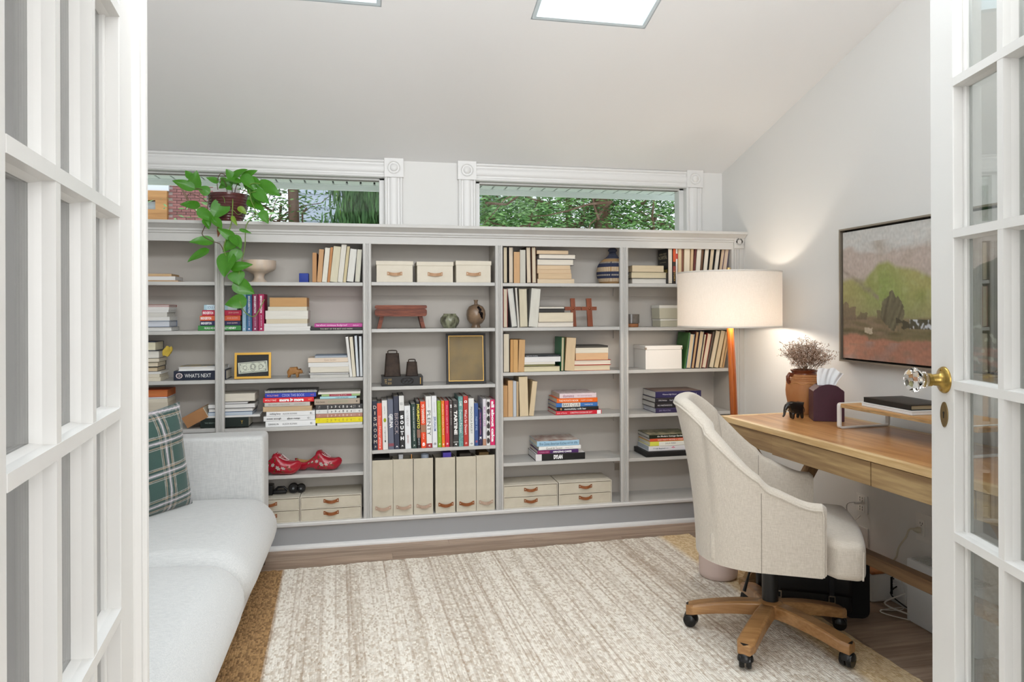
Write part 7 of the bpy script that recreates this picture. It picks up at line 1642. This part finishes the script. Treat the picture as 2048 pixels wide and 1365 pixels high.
# white cable box with wooden lid, tall white box, cables
hb0, hb1 = at(1738, 1200, Z=0), at(1781, 1194, Z=0)
hub = thing('cable_box', 'white cable management box with round-edged wooden lid under the desk', 'box', (hb1.x+.0, hb1.y, 0), 0)
dep = (hb1-CAM).dot(F0); hH = (1196-1140)*dep/F; hwX = min(.16, -.03-hb1.x)
hub.location = (hb1.x-.13, hb1.y-.02, .0005)
MB().rbox((.13/2, .09, hH/2), (.13/2, .115, hH/2), .012, 3).build('box_body', C('#e6e5e1', .4), hub)
MB().rbox((.13/2, .09, hH+.005), (.13/2+.004, .12, .005), .0045, 3).build('lid', wood('hub_lid', '#a5602f', '#c27a42', 'y', 12, .4), hub)
MB().box((.092, -.0262, .03), (.106, -.0235, hH*.86)).build('cable_slot', C('#1a1512'), hub)
ta, tb2 = at(1813, 1240, Z=0), at(1860, 1268, Z=0)
dep = (ta-CAM).dot(F0); tH_ = (1245-1121)*dep/F
wb2 = thing('air_purifier', 'tall plain white box with ribbed top on the floor by the door', 'box', (ta.x, ta.y, .0005))
wx, wy = max(.1, -.02-ta.x-.02), .34
MB().rbox((wx/2, -wy/2, tH_/2), (wx/2, wy/2, tH_/2), .006, 2).build('casing', C('#dfe1e2', .45), wb2)
gr = MB()
for k in range(22): gr.box((.012, -.012-k*.0145, tH_), (wx-.012, -.019-k*.0145, tH_+.0025))
tag(gr.build('top_ribs', C('#d3d3d1', .5), wb2), kind='stuff')
cx0 = hub.location
for k, (p, c_, r__, lab) in enumerate((([(cx0.x+.10, cx0.y-.03, .12), (cx0.x+.09, cx0.y-.06, .16), (cx0.x+.10, cx0.y-.10, .06), (cx0.x+.07, cx0.y-.12, .008), (cx0.x-.02, cx0.y-.10, .006)], cw, .0018, 'thin white cable looping down from the cable box'),
  ([(cx0.x+.10, cx0.y-.03, .08), (cx0.x+.12, cx0.y-.10, .07), (ta.x-.02, ta.y+.10, .03), (ta.x-.006, ta.y-.02, .03)], cw, .0035, 'thick white cable running from the cable box to the tall box'),
  ([(cx0.x+.10, cx0.y-.03, .10), (cx0.x+.14, cx0.y-.06, .10), (-.05, ta.y+.14, .05), (ta.x+.03, ta.y+.01, .03)], cb2, .003, 'black cable running from the cable box to the tall box'),
  ([(cx0.x+.10, cx0.y-.03, .07), (cx0.x+.10, cx0.y-.13, .03), (ta.x-.06, ta.y+.08, .007), (ta.x-.012, ta.y-.03, .012)], cw, .0022, 'thin white cable on the floor beside the tall box'))):
    cord('cable', lab, p, r__, c_)
# black leather satchel
sb0 = at(1520, 1205, Z=0)
sA, sB_ = at(1512, 1205, Z=0), at(1704, 1228, Z=0); sA.z = .0145
sat = thing('satchel', 'black leather satchel with buckled straps on the floor under the desk', 'bag', sA, math.atan2(sB_.y-sA.y, sB_.x-sA.x)); ks = (sB_-sA).length/.44; sat.scale = (ks, 1, .95)
lth = mat('black_leather', '#161618', .4, n=(40, .4), col2='#0d0d0e', bump=(120, .25, .001))
MB().rbox((.22, 0, .105), (.22, .06, .105), .03, 5, fn=lambda p: (p.x, p.y*(1-.25*max(0, p.z)/.105), p.z-.006*math.sin(p.x*9))).build('bag_body', lth, sat)
fl2 = MB(); fl2.grid(lambda u, v: (.01+.42*u, -.055-.012-.004*math.sin(u*7)-.006*math.sin(3*v) if v > .35 else -.067+.067*2*(0.35-v)/.35*.9, .212-(.13*(v-.35)/.65 if v > .35 else 0)+(.004 if v < .35 else 0)), 20, 12); f3 = fl2.build('flap', lth, sat); sd = f3.modifiers.new('s', 'SOLIDIFY'); sd.thickness = .003
for x in (.09, .33):
    MB().box((x, -.0765, .045), (x+.022, -.0725, .20)).build('strap', lth, sat, bevel=.001)
    bk_ = MB()
    for a2, b2_ in (((-.004, .050), (.026, .054)), ((-.004, .078), (.026, .082)), ((-.004, .050), (.0, .082)), ((.022, .050), (.026, .082))): bk_.box((x+a2[0], -.080, a2[1]), (x+b2_[0], -.0765, b2_[1]))
    bk_.build('buckle', mat('nickel', '#b9aea0', .3, 1), sat)
MB().tube([(.10, 0, .205), (.12, 0, .245), (.22, 0, .262), (.32, 0, .245), (.34, 0, .205)], .007, 8).build('handle', lth, sat)
# black fabric/sleeve hanging by the bag
sl = thing('laptop_sleeve', 'black felt sleeve standing on end beside the satchel', 'bag', M=Matrix.Translation((at(1702, 1235, Z=.0145).x-.01, at(1702, 1235, Z=0).y, .001)) @ Matrix.Rotation(math.radians(-20), 4, 'Z'))
MB().prism(rrect(.10, .27, .03)[::-1], 'y', 0, .016).build('sleeve_body', mat('black_felt', '#121213', .9), sl, bevel=.004)
# frosted pink glass lantern behind the chair
fg = at(1458, 1168, Z=.013)
ln_ = thing('wastebasket', 'frosted pink glass bin standing on the rug behind the chair', 'bin', (fg.x, fg.y+.10, .0150))
dep = (fg-CAM).dot(F0); lr_ = 38.5*dep/F
gm_ = mat('frosted_pink', '#f6e4dc', .35, trans=.35, ior=1.2)
MB().lathe([(lr_*.90, 0), (lr_*.97, .006), (lr_, .02), (lr_*1.03, .24), (lr_*1.0, .24), (lr_*.97, .022), (0, .012)], 48).build('glass_wall', gm_, ln_)
MB().lathe([(lr_*.88, .0), (lr_*.97, .012), (lr_*.985, .016), (lr_*.88, .012)], 48, cap=False).build('copper_foot', mat('copper_band', '#c98a66', .3, .6), ln_)
# ================================================================ outside
bounce_ground = mat('bounce_ground', '#c9cfbc', .9, n=(3, .8), col2='#aab596')  # unseen ground, colour paled to bounce light up onto the soffit
tag(MB().box((-14, YB+.14, -.35), (10, 16, -.30)).build('ground', bounce_ground), kind='structure')
# eave: slatted soffit and fascia
mint = mat('soffit_mint', '#f2f7f4', .5)
ev = thing('eave', 'pale mint slatted roof eave seen through the top of both windows', 'eave')
ZE = at(953, 377.7, Y=.78).z; YE0, YE1 = YB+.124, .78
pit = (at(1021.5, 380, Y=YE1).x-at(996.5, 380, Y=YE1).x)
x = -4.2
while x < .9:
    MB().box((x+.006, YE0, ZE), (x+pit-.006, YE1, ZE+.012)).build('slat', mint, ev); x += pit
MB().box((-4.2, YE0, ZE+.013), (.9, YE1+.03, ZE+.03)).build('soffit_backing', C('#2b302c'), ev)
MB().box((-4.2, YE1, ZE-.006), (.9, YE1+.02, ZE+.006)).build('trim_bead', mint, ev)
zf = at(953, 388.8, Y=YE1+.02).z
MB().box((-4.2, YE1+.02, zf), (.9, YE1+.045, ZE+.14)).build('fascia', mint, ev)
MB().box((-4.4, YB+.11, ZC+.0), (1.0, YE1+.10, ZE+.30) if False else (1.0, YE1+.05, ZE+.16)).build('roof_deck', C('#5b5b5a'), ev) if False else None
# brick house at the left
hs = thing('brick_house', 'neighbouring red brick house with a wood-framed window beyond the left window', 'building')
YH = 3.2
hx1 = at(409, 400, Y=YH).x; hx0 = at(336.5, 400, Y=YH).x
mort = C('#cfc3c0', .9)
MB().box((hx0-3.2, YH+.012, -.35), (hx1+.05, YH+1.6, 3.6)).build('wall', mort, hs)
bh = abs(at(370, 400, Y=YH).z-at(370, 405.6, Y=YH).z); bwid = bh*3.0
brm = mat('brick_red', '#9a6460', .85, n=(9, .7), col2='#b78a86', rand=.18)
zlo, zhi = at(370, 452, Y=YH).z, at(370, 348, Y=YH).z
bmesh_ = MB().box((0, 0, 0), (bwid*.94, .02, bh*.84)).mesh('brick', brm); j = 0; z = zlo
while z < zhi:
    x = hx0 - (bwid/2 if j % 2 else 0)
    while x < hx1:
        if x+bwid*.94 > hx0 and x > hx0-.001:
            o = bpy.data.objects.new('brick', bmesh_); COL.objects.link(o); o.parent = hs; o.location = (x, YH-.006+random.uniform(0, .004), z)
        x += bwid
    z += bh; j += 1
wfm = wood('cedar_frame', '#a5713f', '#c8935a', 'x', 6, .5)
wa, wb3 = at(268, 386, Y=YH-.02), at(335.5, 386, Y=YH-.02); zt2, zb3 = at(300, 382, Y=YH-.02).z, at(300, 441, Y=YH-.02).z; fw2 = .10
wn = bpy.data.objects.new('window', None); COL.objects.link(wn); wn.parent = hs
MB().box((wa.x, YH-.05, zt2-fw2*.9), (wb3.x, YH+.012, zt2)).build('frame_member', wfm, wn); MB().box((wa.x, YH-.05, zb3), (wb3.x, YH+.012, zb3+fw2)).build('frame_member', wfm, wn); MB().box((wb3.x-fw2, YH-.05, zb3+fw2), (wb3.x, YH+.012, zt2-fw2*.9)).build('frame_member', wfm, wn); MB().box((wa.x, YH-.05, zb3+fw2), (wa.x+fw2, YH+.012, zt2-fw2*.9)).build('frame_member', wfm, wn)
MB().box((wa.x+fw2, YH-.02, zb3+fw2), (wb3.x-fw2, YH-.01, zt2-fw2)).build('pane', mat('dark_glass', '#6a5a3c', .08, n=(3, 1), col2='#aab0b0', stretch=(.3, 1, 2)), wn)
MB().box((wa.x-.5, YH-.03, zt2+.002), (wb3.x+.01, YH+.012, zt2+.12)).build('white_lintel', C('#e9edf2'), hs)
# pale sided house further back
h2 = thing('sided_house', 'pale clapboard house behind the trees', 'building'); YH2 = 9
for k in range(16): MB().prism([(YH2, 1.2+k*.24), (YH2-.03, 1.2+k*.24), (YH2, 1.2+(k+1)*.24)], 'x', -3.6, .2).build('clapboard', C('#c3cbdb', .8), h2)
MB().box((-3.6, YH2, -.3), (.2, YH2+3, 5.2)).build('wall', C('#c3cbdb', .8), h2)
for x0 in (-2.2, -.9): w5 = MB().box((x0, YH2-.05, 2.4), (x0+.5, YH2, 3.4)).build('window', C('#e6eaf0', .6), h2); MB().box((x0+.05, YH2-.06, 2.45), (x0+.45, YH2-.05, 3.35)).build('pane', mat('far_glass', '#4b5560', .1), w5)
# trees
random.seed(3)
bark = mat('bark', '#6b4d3c', .9, n=(10, .9), col2='#8f7767', stretch=(1, 1, .3), bump=(30, .8, .01))
fols = [mat('needle_dark', '#3b5d38', .7, n=(6, 1), col2='#5f8a48', stretch=(1, 1, .5)), mat('needle_mid', '#6c9a50', .7, n=(5, 1), col2='#9cc67c'), mat('needle_pale', '#a6cc8c', .7, n=(5, 1), col2='#5f8f55'), mat('new_growth', '#a8cf52', .7, n=(5, 1), col2='#6fa03a')]
def tree(label, x, y, r, h, fx0, fx1, fy0, fy1, z0, z1, n, mode, mats_, br=18):
    root = thing('tree', label, 'tree', (x, y, -.32))
    if r: 
        pts = [(.03*math.sin(k*.9), .03*math.cos(k*1.3), h*k/10) for k in range(11)]; MB().tube(pts, [r*(1-.05*k) for k in range(11)], 14).build('trunk', bark, root)
    bm_3 = MB()
    for k in range(br):
        zz = (random.uniform(z0, z1) if mode != 'weep' else random.uniform(3.1, z1))+.32; a_ = random.uniform(0, 6.28); ln = random.uniform(.5, 1.4); p = Vector((random.uniform(fx0, fx1)-x if mode != 'trunk' else 0, random.uniform(fy0, fy1)-y if mode != 'trunk' else 0, zz)); pts = [p]
        d = Vector((math.cos(a_), math.sin(a_)*.5, random.uniform(-.5, .5)))
        for q in range(5): d = (d+Vector((random.gauss(0, .3), random.gauss(0, .2), random.gauss(0, .25)))).normalized(); pts.append(pts[-1]+d*ln/5)
        bm_3.tube(pts, [.018, .013, .010, .007, .005, .003], 5)
    tag(bm_3.build('branches', bark, root), kind='stuff')
    # clumps of needle sprays
    mbs = MB(); nc = n//60
    for c_ in range(nc):
        cc = Vector((random.uniform(fx0, fx1), random.uniform(fy0, fy1), random.uniform(z0, z1))); mi = random.choices(range(len(mats_)), weights=[5, 3, 1][:len(mats_)])[0]; rad = random.uniform(.12, .3)*(.55 if mode == 'weep' else 1)
        for q in range(60):
            p = cc + Vector((random.gauss(0, rad), random.gauss(0, rad*.8), random.gauss(0, rad*.6)))-Vector((x, y, -.32))
            if mode == 'weep': d = Vector((random.gauss(0, .12), random.gauss(0, .12), -1)); ln, wd = random.uniform(.08, .22), random.uniform(.006, .014)
            else: a_ = random.uniform(0, 6.28); d = Vector((math.cos(a_), math.sin(a_)*.7, random.uniform(-.3, .5))); ln, wd = random.uniform(.04, .10), random.uniform(.006, .013)
            d.normalize(); s3 = d.cross(Vector((random.gauss(0, 1), random.gauss(0, 1), random.gauss(0, 1)))).normalized()*wd
            mbs.v += [tuple(p-s3*.3), tuple(p+d*ln*.5-s3), tuple(p+d*ln), tuple(p+d*ln*.5+s3)]; n4 = len(mbs.v); mbs.f.append((n4-4, n4-3, n4-2, n4-1)); mbs.m.append(mi); mbs.sm.append(False)
    tag(mbs.build('foliage', mats_, root), kind='stuff'); return root
def TX(px, Y): return at(px, 410, Y=Y).x
Y1 = 4.2
tree('brown conifer trunk with bare branches in the left window', TX(591, Y1), Y1, .075, 6, TX(500, Y1), TX(650, Y1), Y1+.0, Y1+1.2, 1.6, 3.4, 2400, 'x', [fols[0], fols[1]], 46)
tree('dark weeping spruce at the right of the left window', TX(715, 3.6), 4.0, .10, 6, TX(700, 3.6), TX(800, 3.6), 3.3, 4.2, 1.4, 3.6, 26000, 'weep', [fols[0], fols[0], fols[3]], 14)
tree('green cedar filling the left half of the right window', TX(990, 4.4), 4.8, .08, 6, TX(930, 4.2), TX(1120, 4.4), 4.0, 5.2, 1.4, 3.5, 18000, 'x', [fols[1], fols[2], fols[0]], 60)
tree('tangled bare tree in the middle of the right window', TX(1150, 5.4), 5.6, .06, 6, TX(1060, 5.4), TX(1230, 5.4), 5.3, 5.9, 1.5, 3.4, 3000, 'x', [fols[0], fols[1]], 130)
tree('dark trunked cedar at the right of the right window', TX(1215, 4.2), 4.3, .13, 6, TX(1180, 4.0), TX(1420, 4.2), 3.8, 4.8, 1.4, 3.5, 19000, 'x', [fols[1], fols[0], fols[2]], 70)
tree('thin shrub in front of the brick house', TX(430, 2.6), 2.8, .02, 2.6, TX(395, 2.6), TX(520, 2.8), 2.6, 3.0, 1.3, 2.1, 1500, 'x', [fols[2], fols[1]], 8)
finish_texts()
